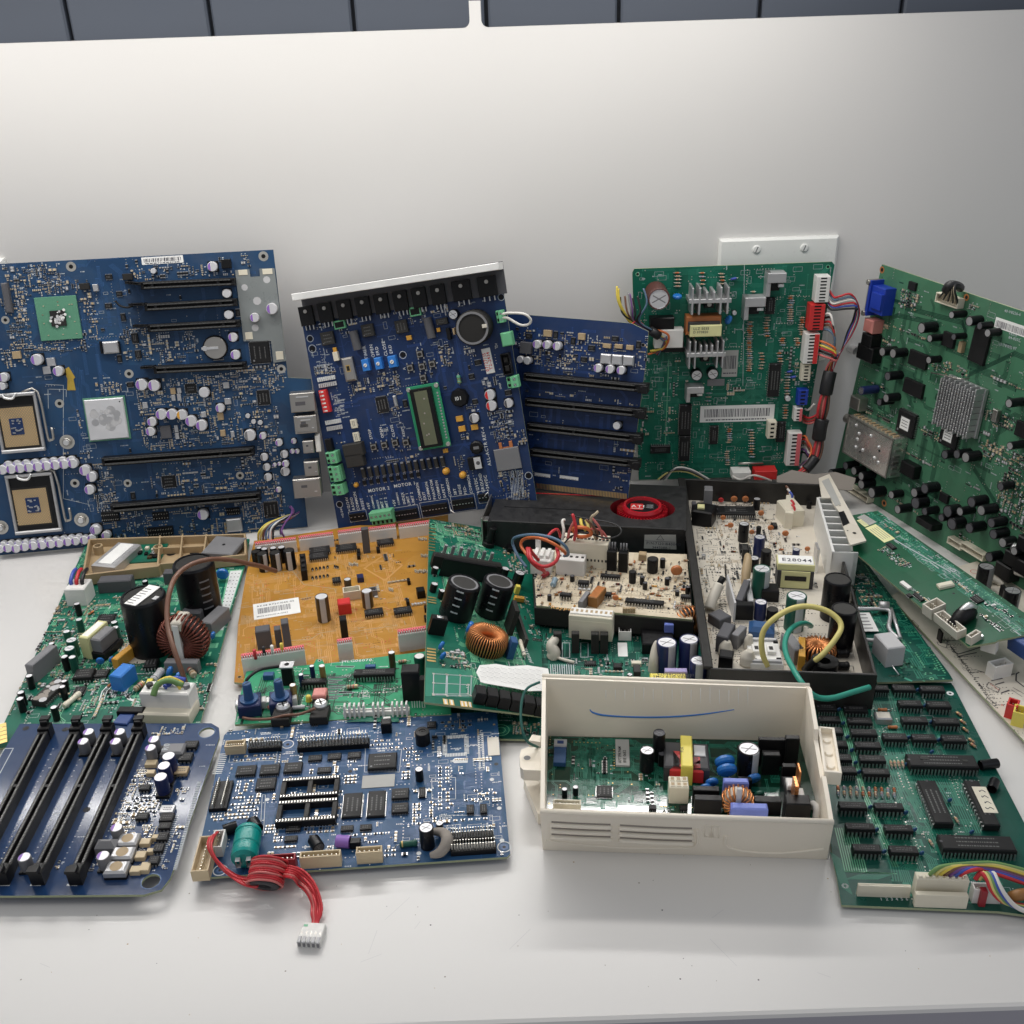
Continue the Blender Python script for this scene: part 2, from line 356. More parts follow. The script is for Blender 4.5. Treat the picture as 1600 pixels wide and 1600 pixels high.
def c_fins(wx,wy,h,n,base=.25,ax='x',mt='alu_dull'):
    """extruded heat sink: a web with n upright fins"""
    m=MB(); m.box(0,0,0,wx if ax=='x' else wx,wy*base if ax=='x' else wy,h,mt,c=.0003)
    for i in range(n):
        a=-.5+(i+.5)/n; m.box(a*wx,0,0,wx/n*.32,wy,h*1.0+.0001,mt,c=.0002)
    return m
def c_toroid(R,r,h,n=36,core='ferrite',wire='copper',upright=False,wr=.0006,gap=0,arc=(0,360)):
    m=MB()
    ri=R-r*2; rc=R-r
    m.lathe(0,0,[(ri,h*.08),(R*.97,h*.08),(R*.97,h*.92),(ri,h*.92)],28,mt=core)
    m.lathe(0,0,[(ri,h*.92),(ri,h*.08)],28,mt=core)
    for i in range(n):
        a=RD(arc[0]+(arc[1]-arc[0])*i/n)
        d=Vector((math.cos(a),math.sin(a),0)); o=wr*1.0
        ps=[d*(ri-o)+Vector((0,0,-o*.5+.0005)),d*(R+o)+Vector((0,0,-o*.5+.0005)),d*(R+o)+Vector((0,0,h+o*.4)),d*(ri-o)+Vector((0,0,h+o*.4))]
        m.tube(ps,wr,wire,6,closed=True,sub=2)
    if upright: m.xf(Matrix.Translation((0,0,R+wr))@Matrix.Rotation(RD(90),4,'X')@Matrix.Translation((0,0,-h/2)))
    return m
def c_disc(r,t,lead,mt='bluedisc',rot=0,tilt=12):
    """dipped disc capacitor standing on two leads"""
    m=MB(); q=MB(); n=16; P=[(0,-t/2),(r*.7,-t/2),(r*.93,-t*.32),(r,0),(r*.93,t*.32),(r*.7,t/2),(0,t/2)]
    q.lathe(0,0,[(.0001,-t/2)]+P[1:-1]+[(0,t/2)],n,mt=mt)
    q.sm=[True]*len(q.sm)
    q.xf(Matrix.Rotation(rot,4,'Z')@Matrix.Rotation(RD(tilt),4,'X')@Matrix.Translation((0,0,lead+r))@Matrix.Rotation(RD(90),4,'X')); m.merge(q)
    for sg in (-1,1):
        a=Matrix.Rotation(rot,4,'Z')@Vector((sg*r*.5,0,0)); m.tube([tuple(a),(a.x,a.y,lead+r*.4)],.0003,'solder',5)
    return m
def c_axial(L,r,body='resist',bands=('brownbox','black','red','gold'),lead=.004,z=None):
    """lying resistor along x"""
    m=MB(); z=r*1.15 if z is None else z; q=MB(); n=10; B=[(0.0001,-L/2),(r*.8,-L/2),(r,-L*.42),(r,-L*.28),(r*.88,-L*.22),(r*.88,L*.22),(r,L*.28),(r,L*.42),(r*.8,L/2),(0,L/2)]
    q.lathe(0,0,B,n,mt=body)
    for i,b in enumerate(bands): 
        x=-L*.35+i*L*.22; q.lathe(0,0,[(r*1.02,x-L*.035),(r*1.02,x+L*.035)],n,mt=b)
    q.xf(Matrix.Translation((0,0,z))@Matrix.Rotation(RD(90),4,'Y')); m.merge(q)
    for sg in (-1,1): m.tube([(sg*L*.48,0,z),(sg*(L/2+lead*.7),0,z),(sg*(L/2+lead),0,0)],.00032,'solder',5,smooth=False)
    return m
def c_canh(r,L,sleeve='capblack',top='alu',z=None):
    """capacitor lying on its side along x, its end plate at +x"""
    q=c_cap(r,L,sleeve,top,None,True); return q.xf(Matrix.Translation((-L/2,0,r if z is None else z))@Matrix.Rotation(RD(90),4,'Y'))
def c_trafo(wx,wy,h,tape='yellow',core='ferrite',bob='black',ax='x'):
    m=MB(); m.box(0,0,0,wx,wy,h*.18,bob); m.box(0,0,h*.15,wx*.70,wy*.86,h*.70,tape); m.box(0,0,h*.12,wx*.94,wy*.42,h*.86,core,c=.0005)
    for sg in (-1,1): m.box(sg*wx*.40,0,h*.10,wx*.17,wy*.55,h*.9,core,c=.0004)
    return m
def c_box(wx,wy,h,mt,c=None,top=None):
    m=MB(); m.box(0,0,0,wx,wy,h,mt,c=c,top=top); return m
def c_button(w,h):
    m=MB(); m.box(0,0,0,w,w,h*.6,'black_dust'); m.quad(0,0,h*.6+.00005,w*.82,w*.82,'steel'); m.cyl(0,0,h*.6,w*.27,h*.4,'black_dust',12)
    for sx in (-1,1):
        for sy in (-1,1): m.box(sx*w*.42,sy*w*.62,0,w*.16,w*.3,h*.2,'solder',c=0)
    return m
def c_hole(r,ro,mt='pad'):
    m=MB(); m.ring(0,0,.00012,r,ro,mt); m.disc(0,0,.00008,r,'black',14); return m
def c_screw(r,h,mt='steel'):
    m=MB(); m.lathe(0,0,[(r,0),(r,h*.5),(r*.75,h),(0,h)],14,mt=mt); 
    for a in (.4,1.97): m.quad(0,0,h+.00005,r*1.3,r*.2,'black',a)
    return m
def c_led(r,h,mt):
    m=MB(); m.lathe(0,0,[(r*1.1,0),(r*1.1,h*.15),(r,h*.15),(r,h*.6),(r*.8,h*.85),(r*.4,h*.97),(0,h)],12,mt=mt); m.sm=[True]*len(m.sm); return m
# ---------------------------------------------------------------- a circuit board and what is soldered to it
class Board:
    def __init__(s,name,label,cat,pts,outline,mt,crop=(0,0,1),th=.0016,tr_='tr_green',group=None,M=None,pcbname='circuit_board',z=0,root=None,holes=()):
        s.c=crop; p0,p1,p2=pts; u=(p1-p0).normalized(); n=u.cross(p2-p0).normalized(); 
        if n.dot(CP-p0)<0: n=-n
        v=n.cross(u); s.o,s.u,s.v,s.n=p0,u,v,n
        Mx=Matrix((u,v,n)).transposed().to_4x4(); Mx.translation=p0; s.M=Mx
        s.root=root or empty(name,Mx,label,cat,group); s.Mi=s.root.matrix_world.inverted()@Mx if root else Matrix.Identity(4)
        s.occ=[]; s.tm=tr_; s.art=MB(); s.bits=MB(); s.mt=mt
        c=s.c; s.c=(0,0,1); s.poly=[s.uv(x,y) for x,y in outline] if outline else None; s.c=c
        s.pn=pcbname; s.th=th; s.hl=list(holes)
        if s.poly:
            a=sum(s.poly[i][0]*s.poly[(i+1)%len(s.poly)][1]-s.poly[(i+1)%len(s.poly)][0]*s.poly[i][1] for i in range(len(s.poly)))
            if a<0: s.poly.reverse()
            if s.hl: s.pierced()
            else: s.art.prism(s.poly,-th,0,mt,side='pcbedge')
    def pierced(s):
        from mathutils.geometry import tessellate_polygon
        c=s.c; s.c=(0,0,1); loops=[[Vector((x,y,0)) for x,y in s.poly]]
        for x,y,r in s.hl:
            u,v=s.uv(x,y); r*=s.mpp(x,y); loops.append([Vector((u+r*math.cos(-2*math.pi*k/28),v+r*math.sin(-2*math.pi*k/28),0)) for k in range(28)]); s.mark(u,v,2*r,2*r); s.art.ring(u,v,.0001,r*1.0,r*1.12,'tr_blue',28)
        s.c=c; flatv=[p for l in loops for p in l]; tri=tessellate_polygon(loops)
        for z,fl in ((0,False),(-s.th,True)):
            b=len(s.art.v); s.art.v+=[(p.x,p.y,z) for p in flatv]
            for t in tri:
                A,B_,C_=[flatv[i] for i in t]; up=(B_-A).cross(C_-A).z>0
                t=list(t) if up!=fl else list(t)[::-1]
                s.art.face([b+i for i in t],s.mt)
        for l in loops:
            b=len(s.art.v); n=len(l); s.art.v+=[(p.x,p.y,-s.th) for p in l]+[(p.x,p.y,0) for p in l]
            for i in range(n): s.art.face([b+i,b+(i+1)%n,b+n+(i+1)%n,b+n+i],'pcbedge')
    def inside(s,u,v):
        P=s.poly; k=False; j=len(P)-1
        for i in range(len(P)):
            if (P[i][1]>v)!=(P[j][1]>v) and u<(P[j][0]-P[i][0])*(v-P[i][1])/(P[j][1]-P[i][1])+P[i][0]: k=not k
            j=i
        return k
    def ph(s,x,y): return s.c[0]+x/s.c[2],s.c[1]+y/s.c[2]
    def uv(s,x,y,h=0):
        X,Y=s.ph(x,y); q=onp(X,Y,s.o+s.n*h,s.n)-s.o; return q.dot(s.u),q.dot(s.v)
    def mpp(s,x,y,h=0):
        X,Y=s.ph(x,y); q=onp(X,Y,s.o+s.n*h,s.n)-CP; return q.dot(fw)/F/s.c[2]
    def L(s,x,y,h=0): u,v=s.uv(x,y,h); return (u,v,h)
    def free(s,u,v,wu,wv,pad=.0003):
        for a,b,c,d in s.occ:
            if u+wu/2+pad>a and u-wu/2-pad<c and v+wv/2+pad>b and v-wv/2-pad<d: return False
        return True
    def mark(s,u,v,wu,wv): s.occ.append((u-wu/2,v-wv/2,u+wu/2,v+wv/2))
    def put(s,name,mb,u,v,rot=0,h=0,occ=None,par=None,**k):
        o=mb.build(name,par or s.root,(s.Mi if not par else Matrix.Identity(4))@tr(u,v,h,rot) ,**k)
        if occ: s.mark(u,v,*occ)
        return o
    def rect(s,x0,y0,x1,y1,h=0):
        a=s.uv(x0,y0,h); b=s.uv(x1,y1,h); return (a[0]+b[0])/2,(a[1]+b[1])/2,abs(a[0]-b[0]),abs(a[1]-b[1])
    # --- placing by photo position of the top face
    def cap(s,x,y,r,h,sleeve='capblack',top='alu',stripe='lightgrey',name='capacitor',cross=True,rot=0,tilt=None):
        h*=mm; u,v=s.uv(x,y,h); R=r*s.mpp(x,y,h); m=c_cap(R,h,sleeve,top,stripe,cross)
        return s.put(name,m,u,v,rot or random.uniform(-.5,.5),occ=(2*R,2*R))
    def caps(s,lst,h=8,mark='purple',side='can'):
        for q in lst:
            x,y,r=q[:3]; hh=(q[3] if len(q)>3 else h)*mm; mk=q[4] if len(q)>4 else mark; u,v=s.uv(x,y,hh); R=r*s.mpp(x,y,hh)
            s.put('capacitor',c_poly(R,hh,mk,side if len(q)<6 else q[5]),u,v,0,occ=(2.1*R,2.1*R))
    def chip(s,x0,y0,x1,y1,h=1.6,pins=8,sides=2,ax='x',mt='ic',name='chip',lo=.6,**k):
        h*=mm; u,v,a,b=s.rect(x0,y0,x1,y1,h); return s.put(name,c_chip(a,b,h,pins,sides,mt,ax=ax,lo=lo*mm,**k),u,v,occ=(a+.0012,b+.0012))
    def dip(s,x0,y0,x1,y1,h=4,n=8,ax='x',mt='ic',name='chip'):
        h*=mm; u,v,a,b=s.rect(x0,y0,x1,y1,h); return s.put(name,c_dip(a,b,h,n,mt,ax),u,v,occ=(a+.001,b+.001))
    def box(s,x0,y0,x1,y1,h,mt,name='component',top=None,c=None,z=0,occ=True,**k):
        h*=mm; z*=mm; u,v,a,b=s.rect(x0,y0,x1,y1,h+z); return s.put(name,c_box(a,b,h,mt,c,top),u,v,0,z,occ=(a,b) if occ else None,**k)
    def conn(s,x0,y0,x1,y1,h,n,mt='white',name='connector',**k):
        h*=mm; u,v,a,b=s.rect(x0,y0,x1,y1,h); return s.put(name,c_conn(a,b,h,n,mt,**k),u,v,occ=(a,b))
    def hdr(s,x0,y0,x1,y1,h,n,rows=2,mt='black',ax='x',name='pin_header'):
        h*=mm; u,v,a,b=s.rect(x0,y0,x1,y1,h); return s.put(name,c_ph(a,b,h,n,rows,mt,ax),u,v,occ=(a,b))
    def slot(s,x0,y0,x1,y1,w,h,name='card_slot',**k):
        h*=mm; a=Vector(s.uv(x0,y0,h)); b=Vector(s.uv(x1,y1,h)); c=(a+b)/2; d=b-a
        ang=math.atan2(d.y,d.x); L=d.length; occ=(L*abs(math.cos(ang))+w*mm*abs(math.sin(ang)),L*abs(math.sin(ang))+w*mm*abs(math.cos(ang)))
        return s.put(name,c_slot(L,w*mm,h,**k),c.x,c.y,ang,occ=occ)
    def axial(s,x,y,L=6,r=1.1,rot=0,body='resist',name='resistor',lead=3,bands=('brownbox','black','red','gold'),z=None):
        u,v=s.uv(x,y,r*mm); L*=mm; o=s.put(name,c_axial(L,r*mm,body,bands,lead*mm,z),u,v,RD(rot),occ=(L+.004,2*r*mm) if abs(math.sin(RD(rot)))<.5 else (2*r*mm,L+.004)); return o
    def ddisc(s,x,y,r,mt='bluedisc',rot=0,lead=2,t=4,tilt=12):
        h=(lead)*mm; R=r*s.mpp(x,y,h); u,v=s.uv(x,y,h+R); return s.put('disc_capacitor',c_disc(R,min(t*mm,R*.8),h,mt,RD(rot),tilt),u,v,occ=(2*R,t*mm))
    def at(s,name,mb,x,y,h=0,rot=0,occ=None,**k):
        u,v=s.uv(x,y,h*mm); return s.put(name,mb,u,v,RD(rot),occ=occ,**k)
    def wire(s,name,pts,r,mt,**k):
        m=MB(); m.tube([s.L(x,y,h*mm) for x,y,h in pts],r*mm,mt,8); return m.build(name,s.root,s.Mi,**k)
    def hole(s,x,y,r,ro=None,mt='pad'):
        u,v=s.uv(x,y); q=s.mpp(x,y); ro=(ro or r*1.6)*q; r*=q; s.art.ring(u,v,.00012,r,ro,mt); s.art.disc(u,v,.00009,r,'black',14); s.mark(u,v,2*ro,2*ro)
    def text(s,t,x,y,h,rot=0,mt='silk',z=.00012):
        u,v=s.uv(x,y); w=s.art.text(t,u,v,z,h*mm,mt,RD(rot)); return w
    # --- scattered fine detail
    def smd(s,x0,y0,x1,y1,n,big=.25,dark=.45):
        a=s.uv(x0,y0); b=s.uv(x1,y1); U0,U1=sorted((a[0],b[0])); V0,V1=sorted((a[1],b[1]))
        for _ in range(n):
            u=random.uniform(U0,U1); v=random.uniform(V0,V1); hor=random.random()<.5; k=random.choice((1,1,2,3,4,5,6)); row=random.random()<.5
            L,Wd,Hh=random.choice(((.0010,.0006,.0005),(.0016,.0009,.0007),(.0016,.0009,.0007))) if random.random()>big else random.choice(((.0022,.0014,.0010),(.003,.0018,.0013)))
            bm=random.choice(('ic','ic','ic_grey')) if random.random()<dark else random.choice(('tan','resist','lightgrey','beige'))
            pitch=(Wd if hor!=row else L)*1.0+.0006
            for i in range(k):
                uu=u+(i*pitch if row else 0); vv=v+(0 if row else i*((L if not hor else Wd)+.0006))
                if row: uu=u+i*((L if hor else Wd)+.0006)
                wx,wy=(L,Wd) if hor else (Wd,L)
                if uu>U1 or vv>V1 or not s.inside(uu,vv) or not s.free(uu,vv,wx,wy,.0004): continue
                s.mark(uu,vv,wx,wy)
                s.bits.box(uu,vv,.0001,wx*(.62 if hor else 1),wy*(1 if hor else .62),Hh,bm,c=0)
                for sg in (-1,1):
                    if hor: s.bits.box(uu+sg*L*.42,vv,0,L*.3,Wd*1.08,Hh*.9,'solder',c=0)
                    else: s.bits.box(uu,vv+sg*L*.42,0,Wd*1.08,L*.3,Hh*.9,'solder',c=0)
                if random.random()<.35: s.art.quad(uu+(wx+.0012 if not row else 0),vv+(wy+.0010 if row else 0),.0001,.0010 if row else .0016,.0008,'silk_dim')
    def smallchips(s,x0,y0,x1,y1,n,mt='ic'):
        a=s.uv(x0,y0); b=s.uv(x1,y1)
        for _ in range(n):
            for t in range(12):
                u=random.uniform(*sorted((a[0],b[0]))); v=random.uniform(*sorted((a[1],b[1]))); wx,wy=random.choice(((.005,.004),(.003,.0015),(.006,.004),(.004,.006),(.0015,.003)))
                if s.inside(u,v) and s.free(u,v,wx+.002,wy+.002):
                    m=c_chip(wx,wy,.0013,3 if wx<.0035 else 5,2,mt,ax='x',dot=False); s.bits.merge(m,tr(u,v)); s.mark(u,v,wx+.001,wy+.002); break
    def traces(s,x0,y0,x1,y1,n,k=(1,6),w=.00028,p=.0006,mt=None,z=.00005,lens=(.006,.03),vert=.5):
        mt=mt or s.tm; a=s.uv(x0,y0); b=s.uv(x1,y1); U=sorted((a[0],b[0])); V=sorted((a[1],b[1]))
        for _ in range(n):
            u=random.uniform(*U); v=random.uniform(*V); kk=random.randint(*k); hz=random.random()>vert
            l1=random.uniform(*lens); l2=random.uniform(*lens); jog=random.uniform(.002,.008)*random.choice((-1,1)); sg=random.choice((-1,1))
            P=[(0,0),(l1,0),(l1+abs(jog),jog),(l1+abs(jog)+l2,jog)]
            for i in range(kk):
                off=i*p; q=[(sg*(x-(off*.41 if jog>0 else -off*.41)*(1 if j in(1,2) else 0)),y+off) for j,(x,y) in enumerate(P)]
                if not hz: q=[(y,x) for x,y in q]
                q=[(u+x,v+y) for x,y in q]
                for j in range(3):
                    if all(U[0]<e[0]<U[1] and V[0]<e[1]<V[1] and s.inside(*e) for e in q[j:j+2]): s.art.line(*q[j],*q[j+1],z,w,mt)
                for e in (q[0],q[-1]):
                    if U[0]<e[0]<U[1] and V[0]<e[1]<V[1] and s.inside(*e): s.art.quad(*e,z+.00003,w*2.6,w*2.6,mt)
    def silk(s,x0,y0,x1,y1,n,mt='silk_dim',outl=.35):
        a=s.uv(x0,y0); b=s.uv(x1,y1); U=sorted((a[0],b[0])); V=sorted((a[1],b[1]))
        for _ in range(n):
            u=random.uniform(*U); v=random.uniform(*V)
            if not s.inside(u,v) or not s.free(u,v,.003,.002): continue
            if random.random()<outl:
                wx,wy=random.choice(((.004,.002),(.006,.003),(.003,.006),(.008,.004)))
                if s.inside(u+wx,v+wy) and s.inside(u-wx,v-wy) and s.free(u,v,wx,wy):
                    for e in (-1,1): s.art.quad(u,v+e*wy/2,.0001,wx,.0002,mt); s.art.quad(u+e*wx/2,v,.0001,.0002,wy,mt)
            else:
                vert=random.random()<.3
                for i in range(random.randint(2,7)):
                    t=random.choice((.0004,.0006,.0007)); x,y=(u,v+i*.0010) if vert else (u+i*.0010,v)
                    if s.inside(x,y): s.art.quad(x,y,.0001,.0009 if vert else t,t if vert else .0009,mt)
    def pads(s,x0,y0,x1,y1,n,mt='pad',r=.0005):
        a=s.uv(x0,y0); b=s.uv(x1,y1)
        for _ in range(n):
            u=random.uniform(*sorted((a[0],b[0]))); v=random.uniform(*sorted((a[1],b[1]))); k=random.choice((1,1,2,4,8)); hz=random.random()<.5
            for i in range(k):
                x,y=(u+i*.0025,v) if hz else (u,v+i*.0025)
                if s.inside(x,y) and s.free(x,y,r*2,r*2): s.art.disc(x,y,.00013,r*random.uniform(.6,1.1),mt,6)
    def label(s,x0,y0,x1,y1,mt='paper',bars=True,name='paper_label',rows=1,z=.00025,lab=None,txt=None):
        u,v,a,b=s.rect(x0,y0,x1,y1); m=MB(); m.box(0,0,0,a,b,z,mt,c=0)
        if bars:
            x=-a*.44
            while x<a*.44:
                w=random.choice((.0003,.0005,.0008)); m.quad(x,b*.05,z+.00004,w,b*.5,'ink'); x+=w+random.choice((.0003,.0006,.0008))
        for i in range(rows):
            y=-b*.36+ (0 if bars else i*b*.7/max(rows,1)); x=-a*.42
            while x<a*.40:
                w=random.uniform(.0006,.003); m.quad(x+w/2,y,z+.00004,w,min(b*.12,.0011),'ink'); x+=w+.0006
        o=s.put(name,m,u,v,occ=(a,b))
        if lab: o['label']=lab
        return o
    def done(s):
        s.art.build(s.pn,s.root,s.Mi)
        if s.bits.v: s.bits.build('surface_mount_parts',s.root,s.Mi,kind='stuff')
# ================================================================= SETTING
def struct(mb,name): return mb.build(name,None,None,kind='structure')
m=MB(); e=.0025
prof=[(FRONT,-.028),(FRONT,-e),(FRONT+e*.3,-e*.3),(FRONT+e,0),(WALL+.001,0),(WALL+.001,-.028)]
X0,X1=-1.3,1.3
vs=[(X0,y,z) for y,z in prof]+[(X1,y,z) for y,z in prof]; n=len(prof)
m.add(vs[:],[(i,i+n,i+1+n,i+1) for i in range(1,n-1)],'tabletop'); m.add(vs[:],[(0,n,n+1,1),(0,n-1,2*n-1,n)],'tableedge')
for i in range(90):
    x,y=random.uniform(-.35,.35),random.uniform(FRONT+.01,.5); m.disc(x,y,.00006,random.choice((.00025,.0003,.0005)),random.choice(('dust','greybox','tan')),6)
for i in range(14):
    x,y,a=random.uniform(-.3,.3),random.uniform(FRONT+.01,.46),random.uniform(0,3); L=random.uniform(.004,.02); m.quad(x,y,.00005,L,.00018,'lightgrey',a)
struct(m,'table_top')
m=MB(); m.quad(0,0,-.76,9,9,'tableedge'); struct(m,'floor')
# back panel with its rounded top and the upright strip rising from it
a=ony(734,40); b=ony(752,40); zt=ony(742,1).z
m=MB(); r=.006
P=[(X0,-.05),(X1,-.05),(X1,TOPZ-.0015)]
for i in range(7):
    t=RD(-90-90*i/6); P.append((b.x+r+r*math.cos(t)*1.0,TOPZ+r-.0015+r*math.sin(t)))
P+=[(b.x,zt),(a.x,zt)]
for i in range(7):
    t=RD(0-90*i/6); P.append((a.x-r+r*math.cos(t),TOPZ+r-.0015+r*math.sin(t)))
P+=[(X0,TOPZ-.0015)]
c=.0012
m.prism(P,0,.012,'wallwhite'); m.xf(Matrix(((1,0,0,0),(0,0,1,WALL),(0,1,0,0),(0,0,0,1)))); struct(m,'back_wall')
m=MB(); Y=WALL+.05
gx=[ony(x,30,Y).x for x in (-1010,-788,-565,-342,-120,105,328,552,760,967,1187,1408,1632,1856,2080,2300)]
for i in range(len(gx)-1):
    w=gx[i+1]-gx[i]-.0035; m.box((gx[i]+gx[i+1])/2,0,0,w,.9,.008,'plank',c=.0018)
m.box((gx[0]+gx[-1])/2,0,-.004,gx[-1]-gx[0]+.2,.9,.003,'groove',c=0)
m.xf(Matrix(((1,0,0,0),(0,0,-1,Y+.008),(0,1,0,.45),(0,0,0,1)))); struct(m,'plank_wall')
def plate(x0,x1,ztop,label,scr):
    w=x1-x0; h=.118; M=Matrix(((1,0,0,(x0+x1)/2),(0,0,-1,WALL),(0,1,0,ztop-h/2),(0,0,0,1)))
    t=empty('outlet_cover',M,label,'wall plate'); m=MB(); m.box(0,0,0,w,h,.0055,'plate',c=.002); m.build('cover_plate',t,Matrix.Identity(4))
    for x in scr:
        for sg in (1,-1):
            q=MB(); q.lathe(0,0,[(.0038,0),(.0038,.0006),(.0028,.0012),(0,.0013)],14,mt='plate'); q.quad(0,0,.00135,.0055,.0009,'grey',1.2); q.build('screw',t,tr(x,sg*(h/2-.0095),.0055))
    return t
a=ony(1123,373); b=ony(1309,367)
p_=ony(1180,387).x-(a.x+b.x)/2; q_=ony(1254,386).x-(a.x+b.x)/2
plate(a.x,b.x,a.z,'white wall plate behind the top of the green board with two heat sinks',(p_,q_))
a=ony(8,403); plate(a.x-.117,a.x,a.z,'white wall plate mostly outside the picture, above the large blue motherboard',(-.023,.023))
# ================================================================= LARGE BLUE MOTHERBOARD
B=Board('motherboard','large dark blue motherboard with two processor sockets, leaning against the wall','circuit board',
  lean((0,868),(481,823),.001,12),[(-90,417),(427,390),(450,590),(486,592),(505,770),(476,777),(481,823),(-90,876)],'blue',(0,380,3.3333),tr_='tr_blue')
for x0,y0,x1,y1 in ((732,222,1222,200),(752,335,1232,308),(768,445,1248,418),(800,662,1282,638)): B.slot(x0,y0,x1,y1,6.5,10,key=(.12,.82))
for x0,y0,x1,y1 in ((530,1142,1322,1085),(575,1385,1355,1320)): B.slot(x0,y0,x1,y1,7.5,11,key=(.78,))
for x0,y0,x1,y1 in ((650,205,735,213),(668,322,752,318),(690,432,768,432),(730,650,800,646)): B.slot(x0,y0,x1,y1,2.2,12,name='slot_arm',ticks=False,key=())
B.wire('bent_wire',[(600,300,3),(625,325,4),(660,335,5),(690,328,6)],.9,'black')
u,v,a,b=B.rect(175,285,430,495,.002); m=MB(); m.box(0,0,0,a,b,.002,'greengrey',c=.0002); m.box(0,0,.0019,a*.36,b*.36,.0012,'black_dust')
for i in range(46):
    x,y=random.gauss(0,.09)*a,random.gauss(0,.08)*b; m.disc(x,y,.00318+i*1e-6,random.uniform(.0004,.0013),'lightgrey' if i%3 else 'paper',7)
for i in range(16):
    m.box(random.choice((-.36,-.3,.32,.38,0,.05))*a,random.choice((-.38,.38,.3,-.1,.1))*b,.0019,.0012,.0007,.0004,'resist',c=0)
B.put('chipset',m,u,v,occ=(a,b))
u,v,a,b=B.rect(425,812,680,1020,.0035); m=MB(); m.box(0,0,0,a,b,.0015,'greengrey',c=.0001); m.box(0,0,.0014,a*.93,b*.93,.002,'can',c=.0007); 
for i in range(26): m.disc(max(-.27,min(.27,random.gauss(0,.16)))*a,max(-.25,min(.2,random.gauss(-.05,.10)))*b,.00345+i*2e-6,random.uniform(.001,.0042),'lightgrey' if i%2 else 'alu_dull',11)
m.disc(a*.38,b*.38,.0036,.0006,'black'); B.put('processor',m,u,v,occ=(a,b))
for q in ((1295,515,1412,622,3,14),(1335,768,1408,840,2,12),(1370,1350,1452,1425,2,12),(960,735,1025,780,2,6)): B.chip(*q[:5],q[5],4)
B.chip(838,1215,920,1270,1.5,8,4); B.chip(680,470,722,520,2,6); B.chip(700,560,738,600,2,5)
for q in ((740,830,770,860),(885,755,915,785),(920,755,945,780),(890,790,915,820),(920,785,945,820),(240,600,290,638),(220,645,265,680),(1045,880,1075,905),(1130,885,1165,920),(1145,975,1175,1005),(905,950,930,985),(910,990,935,1020),(1200,980,1222,1010),(60,565,110,600),(1160,725,1195,755),(1168,810,1205,838)): B.box(*q,2.5,'tan' if random.random()<.3 else 'alu_dull','inductor')
B.box(830,955,895,1015,4,'greybox','inductor'); B.box(530,515,622,572,4,'alu_dull','crystal',c=.0012); B.box(515,512,535,575,3,'black','mounting_tab'); B.box(612,512,630,575,3,'black','mounting_tab')
# coin cell
u,v=B.uv(1120,545,.005); m=MB(); R=57*B.mpp(1120,545,.005); m.cyl(0,0,.001,R*1.12,.002,'black',24); m.cyl(0,0,.0028,R,.0025,'steel',28); m.box(-R*.45,0,.0054,R*1.5,.0022,.0005,'alu'); m.box(-R*.9,0,.0054,.003,.004,.0008,'alu'); B.put('coin_cell',m,u,v,occ=(2*R,2*R))
# insulating film beside the slots
m=MB(); poly=[B.uv(x,y) for x,y in ((1225,140),(1300,135),(1305,175),(1355,172),(1352,132),(1430,130),(1492,612),(1425,622),(1412,508),(1270,510))]; m.prism(poly[::-1],.0012,.0018,'cleargrey')
for x,y,r in ((1340,300,30),(1390,190,26),(1275,230,24),(1330,440,26),(1420,330,30)): a=B.uv(x,y); m.disc(*a,.00186,r*B.mpp(x,y)*.7,'lightgrey',9)
m.build('insulating_film',B.root)
for q in ((1240,140,1290,165),(1365,135,1420,160),(1275,465,1318,500),(1435,565,1478,605)): B.box(*q,2.2,'ivory','foam_pad',occ=False)
for x,y,r in ((370,122,11),(1372,68,11),(672,680,10),(1465,655,10),(1250,1210,9),(665,1250,9),(310,835,10),(28,400,9),(390,1250,10),(1432,475,10)): B.hole(x,y,r,r*2.3)
for x,y in ((350,1035),(425,1440),(5,1480)):
    u,v=B.uv(x,y); m=MB(); m.ring(0,0,.0002,.003,.0065,'pad'); m.cyl(0,0,0,.0038,.003,'steel',14); m.cyl(0,0,.003,.0025,.0012,'alu',12); B.put('standoff_screw',m,u,v,occ=(.017,.017))
pc=[(1105,122,26),(1180,262,23,8,'can'),(1190,373,23,8,'can'),(1325,388,24),(1415,342,29),(1212,490,24),(1225,582,25),(188,608,29),(300,668,26),(735,738,30),(800,742,30),(1062,778,27,8,'can'),(1145,860,23),(838,893,28),(893,893,28),(945,895,27,8,'orangebox'),(790,932,24),(783,982,24),(993,928,29),(1048,950,29),(1300,1002,30,8,'grey'),(1368,1005,18),(1452,1040,19),(1530,1032,14,5),(1375,1115,20,6,'grey'),(1480,1100,20,6,'grey'),(1388,1168,19,6,'grey'),(1487,1150,18),(1395,1220,20,6,'grey'),(1485,1190,24,5,'grey'),(1055,1415,28),(440,1185,28),(475,1218,27),(465,1285,26),(495,1495,28),(15,700,24),(8,745,20),(1320,930,12,4,'can'),(1355,935,12,4,'can'),(1290,900,12,4,'can'),(1450,1285,14,5),(1430,1155,10,4),(1455,1150,10,4),(1522,1085,12,5),(1548,1085,12,5),(797,145,14,6,'can')]
B.caps(pc)
for i in range(9): B.caps([(10+i*46,1182-i*4.2,25)])
for i in range(8): B.caps([(40+i*47,1158-i*3.6,23,6,'violet')])
B.c=(0,820,4)
for x,y in ((-5,152),(45,148),(97,150),(150,140),(205,133),(260,128),(315,122),(367,117),(420,108),(470,103),(525,98),(572,88),(600,35),(660,70)): B.caps([(x,y,27,9)])
for i in range(11): B.caps([(15+i*47,128-i*4.3,22,8,'violet')])
B.c=(0,380,3.3333)
